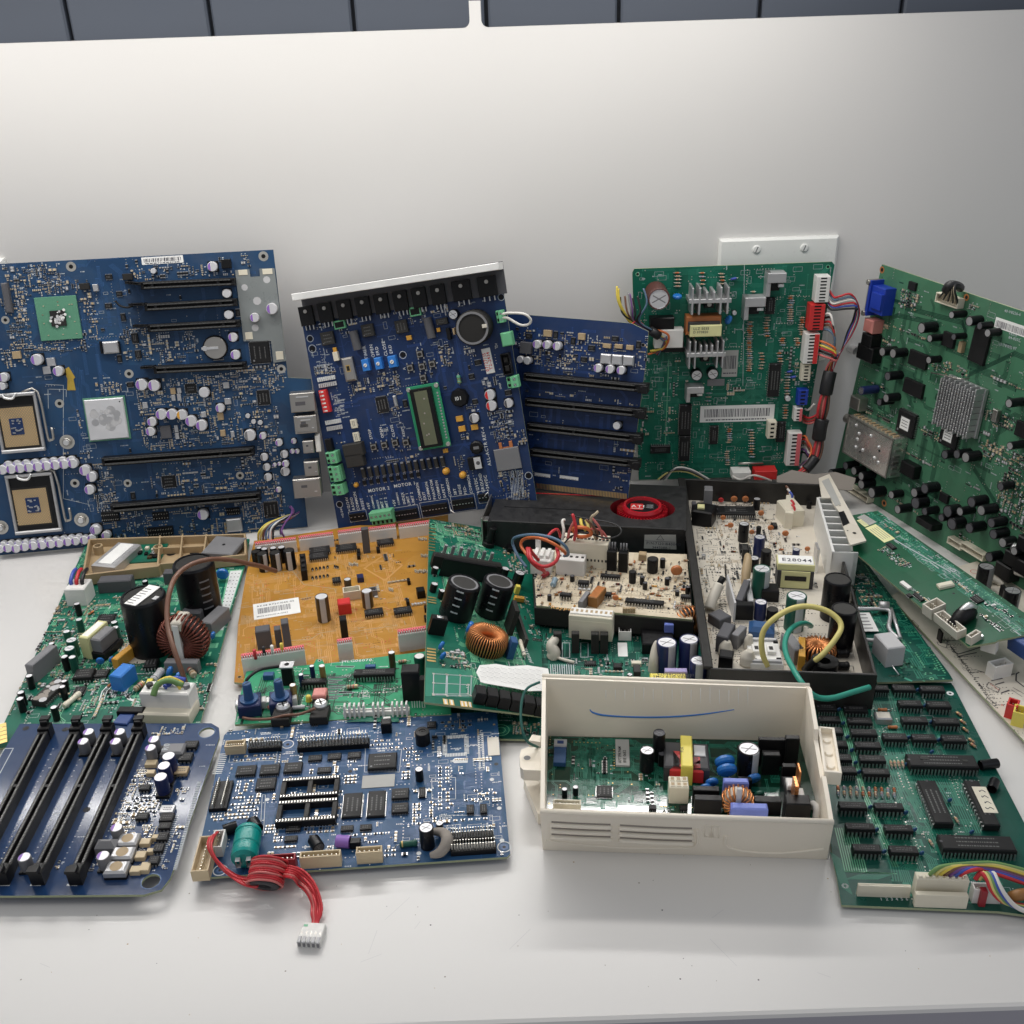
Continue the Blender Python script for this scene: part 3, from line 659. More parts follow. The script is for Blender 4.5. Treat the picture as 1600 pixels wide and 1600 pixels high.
def socket(fx0,fy0,fx1,fy1,tx0,ty0,tx1,ty1,hx0,hy0,hx1,hy1):
    u,v,a,b=B.rect(fx0,fy0,fx1,fy1,.006); m=MB(); w=.0030
    m.box(0,0,0,a*.92,b*.94,.0035,'black',c=.0002)
    for sg in (-1,1): m.box(0,sg*(b/2-w/2),.002,a,w,.0045,'alu_dull',c=.0008); m.box(sg*(a/2-w*.4),0,.0022,w*.8,b-2*w,.0038,'alu_dull',c=.0008)
    m.tube([(-a*.22,b*.5,.0075),(-a*.18,b*.44,.0085),(a*.0,b*.42,.009),(a*.08,b*.5,.0075)],.0011,'alu',7)
    o=B.put('processor_socket',m,u,v,occ=(a*1.05,b*1.05))
    for t in (.3,):
        q=MB(); q.tube([(a*.2,b*.5,.004),(a*.55,b*.49,.004),(a*.6,-b*.28,.004),(a*.66,-b*.33,.005),(a*.74,-b*.30,.006),(a*.74,-b*.12,.006)],.0011,'steel',7,sub=3); q.build('lever',o)
    u2,v2,a2,b2=B.rect(tx0,ty0,tx1,ty1,.004); q=MB(); q.box(0,0,0,a2*1.1,b2*1.1,.0003,'black_dust',c=0)
    n=26
    u3,v3,a3,b3=B.rect(hx0,hy0,hx1,hy1,.004); hx,hy=u3-u2,v3-v2
    q.box(0,0,.0003,a2,b2,.0003,'pins',c=0)
    for i in range(n):
        for j in range(n):
            x=(-.5+(i+.5)/n)*a2; y=(-.5+(j+.5)/n)*b2
            if abs(x-hx)<a3/2 and abs(y-hy)<b3/2: continue
            if (i+j)%2: q.quad(x,y,.00066,a2/n*.62,b2/n*.62,'gold')
            else: q.quad(x,y,.00066,a2/n*.5,b2/n*.5,'tan')
    q.box(hx,hy,.0005,a3,b3,.0004,'navy',c=0)
    for i in range(20): q.box(hx+random.uniform(-.4,.4)*a3,hy+random.uniform(-.4,.4)*b3,.0009,.0016,.001,.0006,'solder',c=0)
    q.build('contact_field',o,tr(u2-u,v2-v,.0035))
socket(-50,790,235,1080,-8,862,205,1050,45,915,130,995); socket(20,1212,322,1500,62,1288,270,1455,130,1328,215,1400)
B.box(0,208,62,362,6,'greybox','slot_cover',c=.001); B.box(635,160,690,190,4,'black_dust','connector')
for q in ((520,1408,620,1450,5,8),(760,1490,900,1522,6,10),(790,1405,880,1440,2,6),(1175,1385,1250,1415,4,6),(60,1440,100,1470,4,3)): B.hdr(*q[:5],q[5])
B.box(1175,1440,1262,1500,6,'alu_dull','port_shell',c=.001); B.box(480,215,512,250,4,'alu_dull','crystal')
B.label(735,75,957,100,rows=1,lab='white part number sticker along the top edge'); B.box(410,210,465,240,4,'black_dust','connector'); B.box(1148,85,1205,130,6,'black','power_connector')
m=MB(); m.prism([(-.004,-.009),(.003,-.010),(.0035,0),(.0052,.001),(.002,.011),(-.003,.009),(-.0015,.001)],0,.0004,'kapton'); B.at('tape_piece',m,362,710,rot=4,occ=(.008,.02))
B.c=(420,640,7.275)
for x0,y0,x1,y1,h,mt_ in ((280,80,560,260,17,'steel'),(380,360,520,490,15,'steel'),(520,300,598,480,14,'white'),(395,598,575,750,16,'steel'),(268,800,605,985,18,'steel')):
    u,v,a,b=B.rect(x0,y0,x1,y1,h*mm); q=c_box(a,b,h*mm,mt_,c=.0006)
    if mt_=='steel':
        q.quad(0,0,h*mm+.00006,a*.8,b*.75,'steel'); q.quad(-a*.1,b*.1,h*mm+.0001,a*.22,b*.14,'greybox'); q.box(0,b*.42,h*mm-.0003,a*.7,b*.05,.0006,'alu',c=0); q.box(a*.3,-b*.2,h*mm-.0002,a*.10,b*.05,.0006,'alu',c=0)
    B.put('port_shell',q,u,v,occ=(a,b))
B.c=(440,390,3.8095)
for x0,y0,x1,y1,h in ((45,860,205,960,18),(80,1000,210,1085,17)):
    u,v,a,b=B.rect(x0,y0,x1,y1,h*mm); q=c_box(a,b,h*mm,'steel',c=.0006); q.box(0,b*.3,h*mm-.0002,a*.5,b*.06,.0008,'alu',c=0); q.quad(-a*.1,-b*.05,h*mm+.00006,a*.4,b*.2,'greybox'); B.put('port_shell',q,u,v,occ=(a,b))
B.c=(0,380,3.3333)
B.silk(0,120,1480,1500,260,'silk_dim',.25)
for x0,y0,x1,y1,n in ((10,120,330,270,110),(0,280,180,560,120),(230,200,480,300,45),(430,290,520,500,40),(180,490,460,560,55),(0,540,240,640,60),(630,100,1230,190,60),(620,440,780,600,50),(760,455,1040,630,60),(700,720,1230,1060,330),(1190,640,1480,1180,190),(1290,640,1500,760,60),(460,1150,620,1400,100),(480,1410,1480,1540,200),(400,860,430,960,12),(690,930,790,1000,14),(500,730,640,790,34),(760,1160,1300,1300,60),(1180,1220,1480,1420,90),(380,1060,470,1130,8),(120,1090,400,1140,20),(1000,690,1260,740,40),(1240,60,1300,120,8),(820,610,1180,640,18)): B.smd(x0,y0,x1,y1,n,.2,.42)
B.smallchips(460,120,1480,1500,26)
B.traces(0,60,1500,1560,130,(2,7),w=.00022,p=.0006); B.pads(0,60,1500,1560,160,'pad',.0004)
# silver traces round the sockets
for q in (((240,735),(330,740),(330,1330),(460,1360)),((255,760),(345,762),(345,800)),((250,760),(252,860))):
    P=[B.uv(*p) for p in q]
    for i in range(len(P)-1): B.art.line(*P[i],*P[i+1],.00008,.0004,'silk_dim')
for i in range(4):
    P=[B.uv(395+i*9,640+i*6),B.uv(430+i*9,1400)]; B.art.line(*P[0],*P[1],.00008,.0003,'tr_blue')
for k in range(2):
    for i in range(6): u,v=B.uv(515+i*13+k*0,1+0); 
m=MB()
for i,(mt_,dx) in enumerate((('w_purple',0),('w_white',14),('w_blue',28),('w_orange',40),('w_yellow',-14),('w_black',50))):
    q=[(1560-i*6,1400+i*5,6),(1480,1440+dx*.3,14+i),(1400+dx*.5,1470,18-i),(1370+dx,1540,14),(1362+dx,1590,6)]
    m.tube([B.L(x,y,h*mm) for x,y,h in q],.0007,mt_,6)
m.tube([B.L(1515,1370,8*mm),B.L(1530,1400,12*mm),B.L(1490,1450,16*mm),B.L(1460,1500,10*mm),B.L(1480,1560,4*mm)],.0008,'w_purple',6)
m.build('wire_tail',B.root,B.Mi); B.done()

# ================================================================= MOTOR CONTROLLER WITH DISPLAY
B=Board('motor_control_board','dark blue board with green framed display and a pale bar along its top','circuit board',
  lean((529,827),(839,781),.001,12,.036),[(470,493),(787,458),(839,783),(529,828)],'navy',(440,390,3.8095),tr_='tr_navy')
a=Vector(B.uv(60,285,.024)); b=Vector(B.uv(1293,98,.024)); d=b-a; ang=math.atan2(d.y,d.x); L=d.length
m=MB(); m.box(0,0,.002,L,.006,.022,'alu_white',c=.0004); m.box(0,-.010,.0005,L,.027,.0018,'greybox',c=0)
B.put('heat_sink_bar',m,(a.x+b.x)/2,(a.y+b.y)/2,ang,occ=(L,.02),label='long pale metal bar along the top edge')
for x,y in ((143,382),(255,362),(368,345),(480,327),(590,310),(703,292),(815,272),(928,255),(1067,230),(1220,205)):
    w=.0125 if x<1000 else .016; m=MB(); m.box(0,-.002,.002,w,.017,.0045,'black',c=.0003); m.cyl(0,.002,.0064,.0017,.0008,'steel',10)
    for i in (-1,0,1): m.box(i*w*.28,-.0125,0,.0009,.004,.003,'solder',c=0)
    B.at('power_transistor',m,x,y,6.5,RD(0),occ=(w,.022),rot=2) if False else B.put('power_transistor',m,*B.uv(x,y,.0065),rot=RD(-1.5),occ=(w,.022))
for q in ((305,428,382,466),(755,348,832,390)):
    u,v,a,b=B.rect(*q,.004); m=c_box(a,b,.004,'greenbox'); m.quad(0,0,.00406,a*.8,b*.65,'black'); B.put('fuse_holder',m,u,v,occ=(a,b))
for x,y,L in ((440,540,17),(880,465,18)):
    m=MB(); m.lathe(0,0,[(.0001,-L*mm/2),(.0038,-L*mm/2),(.0038,L*mm/2),(0,L*mm/2)],16,mt='greybox'); m.xf(Matrix.Translation((0,0,.004))@Matrix.Rotation(RD(90),4,'X')); B.put('power_resistor',m,*B.uv(x,y,.004),rot=RD(2),occ=(.008,L*mm))
for q in ((468,452,555,512),(668,428,755,490),(225,498,318,560),(915,415,990,440)): B.chip(*q,4,0,mt='ic_grey',name='relay')
u,v=B.uv(1135,468,.02); R=105*B.mpp(1135,468,.02); m=c_cap(R,.02,'black_dust','black_dust',None,False); m.ring(0,0,.0201,R*.80,R*.93,'grey',26); m.box(R*.72,0,.019,.004,.003,.0022,'glue'); B.put('capacitor',m,u,v,occ=(2*R,2*R),label='large round black capacitor')
B.box(1015,470,1032,505,12,'tan','glue_blob'); B.cap(1020,386,30,9,'black','alu'); B.box(975,470,1010,535,5,'black','diode')
for q,n in (((1268,368,1328,432),2),((1332,762,1416,818),2)):
    u,v,a,b=B.rect(*q,.01); B.put('screw_terminal',c_term(a,b,.010,n,'y'),u,v,occ=(a,b))
B.box(1300,500,1380,568,11,'greenbox','terminal_plug'); u,v,a,b=B.rect(1298,625,1375,742,.01); m=c_conn(a,b,.010,0,'black'); m.box(0,b*.2,.002,a*.5,b*.25,.006,'black_dust'); m.box(0,-b*.2,.002,a*.5,b*.25,.006,'black_dust'); B.put('power_connector',m,u,v,occ=(a,b))
B.wire('white_wire_loop',[(1315,385,9),(1350,378,14),(1440,382,18),(1482,415,16),(1470,445,14),(1420,448,12),(1350,410,10),(1318,405,9)],1.15,'w_white')
u,v,a,b=B.rect(1190,592,1270,732); m=MB(); m.box(0,0,0,a,b,.0006,'paper',c=.0002); m.text('07/27/15',-a*.12,-b*.40,.00068,.0030,'red',RD(90)); m.text('T2-2434',a*.32,-b*.36,.00068,.0030,'red',RD(90)); B.put('date_sticker',m,u,v,RD(2),occ=(a,b))
B.box(300,612,342,660,4,'ivory','relay'); u,v,a,b=B.rect(350,650,445,778,.006); m=c_box(a,b,.006,'steel',c=.0015); m.quad(0,.001,.00606,a*.4,b*.3,'gold'); m.quad(0,.001,.0061,a*.26,b*.2,'black_dust'); B.put('battery_clip',m,u,v,occ=(a,b))
for q in ((470,658,527,720),(546,648,602,710),(626,638,688,698)):
    u,v,a,b=B.rect(*q,.007); m=c_box(a,b,.007,'bluebox'); m.cyl(0,0,.007,a*.24,.0008,'white',14); m.quad(0,0,.0079,a*.4,a*.07,'grey',.7); B.put('trimmer',m,u,v,occ=(a,b))
for x,y in ((820,624),(762,706),(832,698),(893,683),(840,766),(545,1178),(608,1166),(672,1152),(737,1150)): B.put('push_button',c_button(.006,.005),*B.uv(x,y,.004),rot=RD(0),occ=(.0075,.0095))
# display module
u,v,a,b=B.rect(740,822,1008,1168,.006); m=MB(); m.box(0,0,.0045,a,b,.0016,'greenlight',c=.0002)
for sx in (-1,1):
    for sy in (-1,1): m.cyl(sx*a*.43,sy*b*.46,.0061,.002,.0012,'pad',12)
for i in range(16): m.disc(a*.42,-b*.36+i*b*.75/16,.0063,.0009,'solder',8)
o=B.put('display_module',m,u,v,occ=(a,b))
q=MB(); q.box(0,0,0,a*.66,b*.92,.0045,'black',c=.0004); q.build('bezel',o,tr(-a*.05,0,.006)); q=MB(); q.box(0,0,0,a*.40,b*.84,.0003,'lcd',c=0); 
for i in range(5): q.disc(random.uniform(-.1,.1)*a,random.uniform(-.3,.3)*b,.00033,.0009,'dust',6)
q.build('screen',o,tr(-a*.05,0,.0105))
B.chip(555,882,640,965,2,11,4); B.box(657,872,690,935,4,'alu_dull','crystal',c=.001)
u,v=B.uv(1055,885,.006); m=MB(); m.lathe(0,0,[(.0085,0),(.0088,.002),(.0072,.006),(0,.006)],8,mt='black'); m.text('101',-.0042,-.0016,.0061,.0034,'silk',0); B.put('inductor',m,u,v,occ=(.017,.014))
u,v=B.uv(1158,1180,.005); m=MB(); m.lathe(0,0,[(.0062,0),(.0062,.004),(.005,.005),(0,.005)],8,mt='black'); m.quad(0,0,.00506,.005,.0026,'grey'); B.put('inductor',m,u,v,occ=(.013,.012))
B.caps([(1238,866,32,6,'red'),(1247,930,32,6,'red'),(1145,1005,29,5,'greybox'),(1350,915,28,5,'greybox')])
for q in ((1035,995,1080,1020),(1050,1055,1095,1080),(1125,1046,1170,1070),(740,515,775,536),(302,585,328,606),(920,468,945,488),(958,1190,990,1208)): B.box(*q,2.5,'orangebox','tantalum_capacitor')
B.axial(1056,772,7,1.8,88,'tr_lgreen','resistor',2,('brownbox','gold','brownbox'))
for q in ((357,1168,488,1222),(372,1226,492,1286)): B.box(*q,9,'ic_grey','relay',c=.0006)
B.box(252,1132,305,1195,6,'black','voltage_regulator'); B.chip(405,1015,452,1060,3,2,2,ax='y',mt='ivory'); B.chip(420,1092,466,1140,3,2,2,ax='y',mt='ivory')
for i in range(13):
    x=485+i*39.3; y=1330-i*5.7; u,v,a,b=B.rect(x-16,y-24,x+16,y+28,.004); m=c_box(a,b,.004,'ic_grey'); m.box(0,b*.52,0,a*.8,.0012,.0042,'solder',c=0); m.box(0,-b*.52,0,a*.8,.0012,.002,'solder',c=0); B.put('diode',m,u,v,occ=(a,b+.002))
for i in range(9):
    x=492+i*40; B.chip(x-13,1378-i*6.2,x+13,1400-i*6.2,1.6,2,2,lo=1.0)
B.at('led',c_led(.0022,.004,'orangebox'),442,1402,2)
for n_,q in ((2,(250,1216,336,1270)),(3,(264,1300,360,1378)),(2,(282,1408,376,1458))):
    u,v,a,b=B.rect(*q,.012); m=c_term(a,b,.012,n_,'y'); B.put('screw_terminal',m,u,v,occ=(a,b))
u,v,a,b=B.rect(515,1566,658,1600,.012); m=c_term(a,b*1.5,.012,5,'x'); B.put('screw_terminal',m,u,v-.003,occ=(a,b*1.5))
for x0,y0,x1,y1,n in ((400,1580,500,1600,4),(672,1562,812,1590,8),(830,1532,992,1560,8),(1012,1497,1148,1530,7),(1166,1462,1232,1492,3)):
    u,v,a,b=B.rect(x0,y0,x1,y1,.003); m=MB(); m.box(0,0,0,a,b*1.1,.003,'black',c=.0002)
    for i in range(n): m.box((-.5+(i+.5)/n)*a,0,.003,.0014,.0006,.0006,'solder',c=0)
    B.put('terminal_header',m,u,v,occ=(a,b*1.3))
    for e in (-1,1): B.art.quad(u,v+e*b*.9,.0001,a*1.1,.0003,'silk'); B.art.quad(u+e*a*.56,v,.0001,.0003,b*1.8,'silk')
B.at('test_pin',(lambda m:(m.tube([(0,0,0),(.002,-.003,.006),(.005,-.006,.007)],.0006,'alu',6),m)[1])(MB()),1000,1525); B.at('test_pin',(lambda m:(m.tube([(0,0,0),(.003,.004,.005),(.006,.006,.005)],.0006,'alu',6),m)[1])(MB()),1205,1480)
for x,y in ((975,1322),(1075,1345)): B.at('yellow_led',c_led(.003,.006,'orangebox'),x,y,4,occ=(.006,.006))
u,v,a,b=B.rect(1102,1243,1196,1305,.006); m=c_box(a,b,.005,'black'); m.box(a*.22,0,.0049,a*.5,b*.9,.0006,'can',c=0); m.disc(a*.25,0,.0056,.0018,'greybox'); B.put('voltage_regulator',m,u,v,occ=(a,b))
B.box(1260,1195,1430,1300,2.6,'grey','sealed_relay',c=.0004)
m=MB(); m.prism([(-.010,-.003),(.011,-.003),(.009,.001),(.004,.003),(0,.001),(-.006,.003)],0,.0004,'copperdark'); m.prism([(-.004,.006),(.005,.006),(.003,.012),(-.003,.012)],0,.0004,'ceramic'); B.at('corrosion_patch',m,1345,1255,2.7)
for q in ((1290,1152,1314,1188),(1350,1142,1376,1176)): B.box(*q,2,'ceramic','indicator')
u,v,a,b=B.rect(217,842,290,966,.006); m=c_box(a,b,.006,'red')
for i in range(6): m.quad(0,(-.42+i*.17)*b,.00606,a*.35,b*.07,'white'); m.quad(-a*.3,(-.42+i*.17)*b,.0061,a*.1,b*.05,'white')
B.put('switch_block',m,u,v,occ=(a,b),label='red switch block')
for q in ((205,762,328,812),(252,1018,362,1072)):
    u,v,a,b=B.rect(*q,.003); m=MB()
    for i in range(9):
        for j in (-1,1): m.box((-.5+(i+.5)/9)*a,j*b*.26,0,a/13,b*.34,.002,'silk' if j>0 else 'lightgrey',c=.0001)
    B.put('solder_bridge_array',m,u,v,occ=(a,b))
for x,y,r in ((170,530,12),(183,590,14),(1307,283,12),(722,627,13),(345,1517,12),(1470,1345,13)):
    B.hole(x,y,r,r*1.25,'black'); u,v=B.uv(x,y); q=B.mpp(x,y); B.art.ring(u,v,.00013,r*1.5*q,r*1.75*q,'silk_dim')
T=B.text
for t,x,y,h in (('TIMER',515,652,3),('OPEN',556,640,3),('ERD',583,628,2.8),('CLOSE',632,632,3),('ERD',662,618,2.8),('STOP',542,1128,2.6),('OPEN',610,1120,2.6),('CLOSE',676,1115,2.6),('RESET',736,1112,2.2),('ENTER',868,720,1.9),
  ('+12/24V',412,1556,2.7),('RADIO',438,1550,2.7),('COMMON',466,1552,2.7),('RESET',496,1545,2.7),('+5V',530,1545,2.7),('COMMON',556,1540,1.8),('INDEX',586,1542,2.0),('LIMIT 1',614,1552,2.6),('LIMIT 2',640,1548,2.6),('+5V',683,1528,2.7),('COMMON',706,1520,1.8),('INDEX',740,1514,2.6),('LIMIT 1',768,1522,2.6),('LIMIT 2',795,1518,2.6),
  ('COMMON',836,1495,2.6),('EXIT',862,1490,2.6),('COMMON',890,1490,2.6),('PHANTOM',920,1486,2.6),('COMMON',950,1482,2.6),('SAFETY',980,1476,2.6),('COMMON',1012,1470,2.6),('3BT',1044,1460,2.6),('EDGE',1074,1456,2.6),('PED-',1104,1456,2.6),('COMMON',1138,1450,2.6),('+12VDC',1180,1450,2.8),('GROUND',1210,1444,2.8),('+24VDC',1238,1438,2.8),('ALL-ACTR REV-4',1248,1285,3.1),('GND',1310,830,1.6),('12V',1288,585,2),('+12/24V',372,1595,2.0)): T(t,x,y,h,90)
T('MOTOR 2',517,1446,3.2,0); T('MOTOR 1',670,1418,3.2,0)
for t,x,y in (('^',805,600),('<',725,720),('>',918,685),('v',840,800)): T(t,x,y,3,0)
B.silk(170,560,330,760,26,'silk_dim',.1); B.silk(160,380,1300,700,60,'silk_dim',.3); B.silk(290,860,370,1010,40,'silk_dim',0); B.silk(540,870,760,1110,20); B.silk(1180,700,1450,1500,60)
for i in range(9):
    for j in range(3): u,v=B.uv(200+i*12,700+j*18); B.art.quad(u,v,.0001,.0009,.0016,'silk_dim')
for x0,y0,x1,y1,n in ((150,385,560,470,40),(600,350,1000,410,36),(1030,300,1140,330,6),(190,700,330,760,12),(390,780,540,850,12),(560,740,720,860,32),(930,560,1020,690,30),(1085,590,1160,630,8),(1190,760,1290,820,8),(1220,960,1400,1130,70),(1090,900,1170,970,9),(1050,1100,1130,1160,7),(1280,1310,1480,1490,60),(400,1060,470,1150,2),(540,1210,900,1250,12),(1020,1230,1110,1330,14),(1400,1080,1460,1150,12),(340,1060,360,1160,4),(650,930,720,1040,9)): B.smd(x0,y0,x1,y1,n,.45,.6)
B.smallchips(540,740,1440,1150,12)
for i in range(9):
    u0,v0=B.uv(1360+i*9,1320-i); u1,v1=B.uv(1372+i*9,1490-i); B.art.line(u0,v0,u1,v1,.00009,.0005,'silk_dim')
B.traces(160,500,1450,1540,90,(1,5)); B.pads(160,420,1480,1520,60); B.done()

# ================================================================= BLUE MEMORY RISER LEANING BEHIND
B=Board('memory_riser_board','blue memory board with four level black slots, standing behind the display board','circuit board',
  lean((837,761),(980,781),.0375,12),[(786,489),(986,505),(1013,518),(1010,560),(981,779),(837,762),(770,750)],'navy',(780,400,2.963),tr_='tr_navy',group=None)
for q in ((112,560,645,612),(118,677,632,728),(128,792,618,845),(143,910,608,962)): B.slot(*q,7,11,key=(.45,),latch=.5,name='memory_slot')
B.caps([(172,410,20),(218,412,20),(265,418,20),(95,480,16,8,'can'),(128,485,18,8,'can'),(455,520,20),(510,525,20),(562,530,20),(543,787,18,8,'can')])
B.box(96,397,146,455,5,'greybox','inductor'); 
for q in ((468,452,515,503),(521,456,566,507),(573,460,619,511)): B.box(*q,4.5,'alu_dull','inductor',c=.001)
for q in ((205,342,240,375),(365,357,395,390),(480,405,515,428),(535,408,568,430),(588,412,618,436)): B.box(*q,3,'tan','inductor')
B.smallchips(80,330,640,520,14)
for x0,y0,x1,y1,n in ((80,330,680,560,210),(560,680,640,710,8),(520,880,640,1100,26),(160,460,330,520,40),(100,540,600,560,16),(120,640,560,665,14),(130,780,560,800,12),(345,630,370,660,3)): B.smd(x0,y0,x1,y1,n,.25,.4)
u,v=B.uv(170,1068); u2,v2=B.uv(590,1118); d=math.hypot(u2-u,v2-v); m=MB(); m.box(0,0,0,d,.005,.0003,'gold',c=0)
for i in range(60): m.quad(-d/2+d*(i+.5)/60,0,.00035,d/60*.3,.0052,'navy')
B.put('contact_strip',m,(u+u2)/2,(v+v2)/2+.001,math.atan2(v2-v,u2-u))
B.label(165,1002,236,1027,rows=1,bars=False); B.label(281,1014,366,1040,rows=1,bars=False)
B.hole(666,412,8,9); B.traces(90,300,680,1080,60,(2,6)); B.silk(100,320,660,1080,60); B.done()

# ================================================================= GREEN APPLIANCE BOARD
B=Board('appliance_board','tall green board with two finned heat sinks, leaning below the wall plate','circuit board',
  lean((997,750),(1248,744),.013,0.6),[(991,420),(1300,409),(1304,414),(1248,743),(998,750),(988,426)],'green',(780,400,2.963),tr_='tr_green')
u,v=B.uv(740,200,.026); R=52*B.mpp(740,200,.026); m=c_cap(R,.026,'capmaroon','can','silk_dim',True); B.put('capacitor',m,u,v,occ=(2*R,2*R),label='large maroon capacitor')
B.ddisc(825,180,22,'bluedisc',0,3); B.ddisc(1055,292,22,'bluedisc',60,3)
def fins(x0,y0,x1,y1,h,n,name='heat_sink'):
    u,v,a,b=B.rect(x0,y0,x1,y1,h*mm); m=MB(); m.box(0,0,0,a,b*.16,h*mm,'alu_dull',c=.0003)
    for i in range(n):
        x=(-.5+(i+.5)/n)*a
        if .34<(i+.5)/n<.66: m.box(x,b*.2,0,a/n*.35,b*.3,h*mm*1.01,'alu_dull',c=.0002)
        else: m.box(x,0,0,a/n*.28,b,h*mm*1.01,'alu_dull',c=.0002)
    m.box(0,-b*.22,0,a*.22,b*.16,h*mm*.8,'black'); m.cyl(0,-b*.16,h*mm*.8,.002,.001,'steel',10)
    B.put(name,m,u,v,occ=(a,b))
fins(882,150,1072,268,20,6); fins(872,398,1045,518,20,7)
u,v,a,b=B.rect(872,290,1030,372,.018); m=MB(); m.box(0,0,0,a,b,.012,'ceramic',c=.001); m.box(0,0,.012,a*.9,b*.5,.003,'ferrite'); m.box(a*.04,-b*.2,.0119,a*.9,b*.6,.006,'paleyellow',c=.0004)
m.text('LLZ 5035',-a*.32,-b*.12,.0180,.0024,'ink'); m.text('D 070820',-a*.32,-b*.30,.0180,.0022,'ink'); B.put('transformer',m,u,v,occ=(a,b))
B.box(722,345,850,425,12,'white','relay',c=.0005); B.box(700,288,810,340,10,'black','relay'); B.box(725,405,855,445,9,'black','relay')
def clip(x0,y0,x1,y1):
    u,v,a,b=B.rect(x0,y0,x1,y1,.014); m=MB(); m.box(0,b*.3,0,a,b*.4,.014,'alu_dull',c=.0003); m.box(-a*.38,0,0,a*.22,b,.012,'alu_dull',c=.0003); m.box(a*.05,-b*.12,0,a*.5,b*.4,.006,'black'); m.box(a*.3,-b*.05,.005,a*.3,b*.12,.006,'alu',c=0); B.put('heat_sink_clip',m,u,v,occ=(a,b))
clip(1245,82,1322,190); clip(1140,195,1228,298); clip(870,610,945,680)
B.cap(915,553,27,8,'capblack','can'); B.cap(990,547,26,8,'capblack','can')
B.label(1037,437,1100,558,'papergrey',bars=True,rows=1,lab='grey worn sticker beside the lower heat sink'); B.label(932,695,1270,762,'paper',bars=True,rows=1,lab='long barcode strip')
B.box(965,572,1042,600,1,'grey','cut_out',occ=True)
def jst(x0,y0,x1,y1,h,n,mt_,strip=None,ax='y',name='connector'):
    u,v,a,b=B.rect(x0,y0,x1,y1,h*mm); m=c_box(a,b,h*mm,mt_,c=.0003)
    for i in range(n):
        t=-.5+(i+.5)/n
        if ax=='y': m.quad(0,t*b,h*mm+.00006,a*.45,b/n*.45,'black'); 
        else: m.quad(t*a,0,h*mm+.00006,a/n*.45,b*.45,'black')
    if strip:
        if ax=='y': m.box(a*.30,0,h*mm-.0002,a*.3,b*.98,.0012,strip,c=0)
        else: m.box(0,b*.3,h*mm-.0002,a*.98,b*.3,.0012,strip,c=0)
    return B.put(name,m,u,v,occ=(a,b))
jst(1474,97,1524,214,12,8,'white'); jst(1442,227,1500,343,12,8,'red'); jst(1420,362,1472,498,12,9,'white','red'); jst(1404,506,1438,578,8,5,'ivory'); jst(1386,622,1426,690,8,4,'vga'); jst(1370,707,1400,764,9,4,'white','pinkred'); jst(1342,822,1388,970,10,9,'white','pinkred'); jst(1248,770,1280,845,9,4,'ivory'); jst(638,350,662,392,9,2,'white')
for q in ((838,690,885,830,5,16),(838,835,880,950,5,12),(1256,500,1294,652,5,14),(1240,195,1273,270,5,7),(1292,770,1320,862,5,8),(980,790,1010,872,5,8)): B.dip(*q[:5],q[5],'y')
B.dip(702,882,792,914,5,9,'x')
for x,y0,y1,n,L in ((1160,305,530,24,6),(1350,185,300,12,6),(1240,285,370,8,6),(1030,82,128,4,6),(1400,285,362,8,5.5),(1312,382,412,4,6),(1380,382,412,4,6),(1335,548,650,9,6),(1168,805,930,11,6.5),(1065,802,862,7,5.5),(1055,905,965,7,5),(825,78,140,5,7),(942,78,130,4,6),(1180,165,185,2,5),(1300,450,500,5,6),(1325,690,750,6,5.5),(1215,450,520,6,5.5),(850,930,965,3,5),(970,635,670,3,6)):
    for i in range(n):
        bd=random.choice((('brownbox','black','red'),('ceramic','black','ceramic'),('gold','red','black'),('black','grey','black'))); B.axial(x+random.uniform(-4,4),y0+(y1-y0)*i/max(n-1,1),L*.55,.75,random.uniform(-2,2)-2,random.choice(('resist','resist','resblue','ceramic')),lead=L*.22,bands=bd)
for x,y in ((1085,105),(1345,535),(1360,560)): B.axial(x,y,5,1.2,10,'w_blue','diode',2,('black',))
B.at('ferrite_lead',(lambda m:(m.tube([(-.012,0,.002),(.012,0,.002)],.0012,'steel',8),m)[1])(MB()),1162,955)
for q,n in (((1185,998,1285,1036),4),((1082,1003,1165,1033),3)):
    u,v,a,b=B.rect(*q,.014); m=c_box(a,b,.014,'red' if n==4 else 'white',c=.0006); B.put('plug',m,u,v,occ=(a,b))
B.wire('looped_wire',[(1080,1020,14),(1120,1035,20),(1180,1015,24),(1260,1040,18)],1.0,'w_white')
for k,mt_ in enumerate(('w_paleyellow','w_black','w_grey','w_white')): B.wire('loose_wire',[(735+k*12,1035,4),(790+k*9,1000-k*6,10+k),(870+k*6,1000-k*4,12),(950+k*8,1035,8)],.8,mt_)
# wire tails at the left
for k,(mt_,x,y,dx) in enumerate((('w_yellow',545,140,0),('w_yellow',552,150,8),('w_black',560,190,14),('w_brown',582,185,20),('w_purple',605,175,26),('w_black',618,195,32),('w_grey',598,170,22),('w_red',570,330,30),('w_black',640,185,40),('w_bluegrey',668,150,48))):
    B.wire('wire_tail',[(x,y,22),(x+6+dx*.2,y+70,26),(600+dx,300,24),(670+dx,350,20),(735+k*3,365+k*3,16),(775,400-k*3,14),(750,430,12),(700+k*4,440+k*2,8)],1.0 if k<2 else .85,mt_)
B.wire('wire_tail',[(690,350,10),(740,345,18),(785,370,18),(770,420,14),(735,440,10),(690,455,6)],1.0,'w_orange')
m=MB(); m.tube([B.L(700,345,.02),B.L(740,370,.018)],.0042,'w_black',10); m.build('cable_tie',B.root,B.Mi)
for x0,y0,x1,y1,n in ((640,460,860,900,26),(1280,420,1440,600,26),(1020,590,1140,640,6)): B.smd(x0,y0,x1,y1,n,.5,.4)
B.caps([(1338,662,12,5,'can'),(1090,265,10,4,'can')])
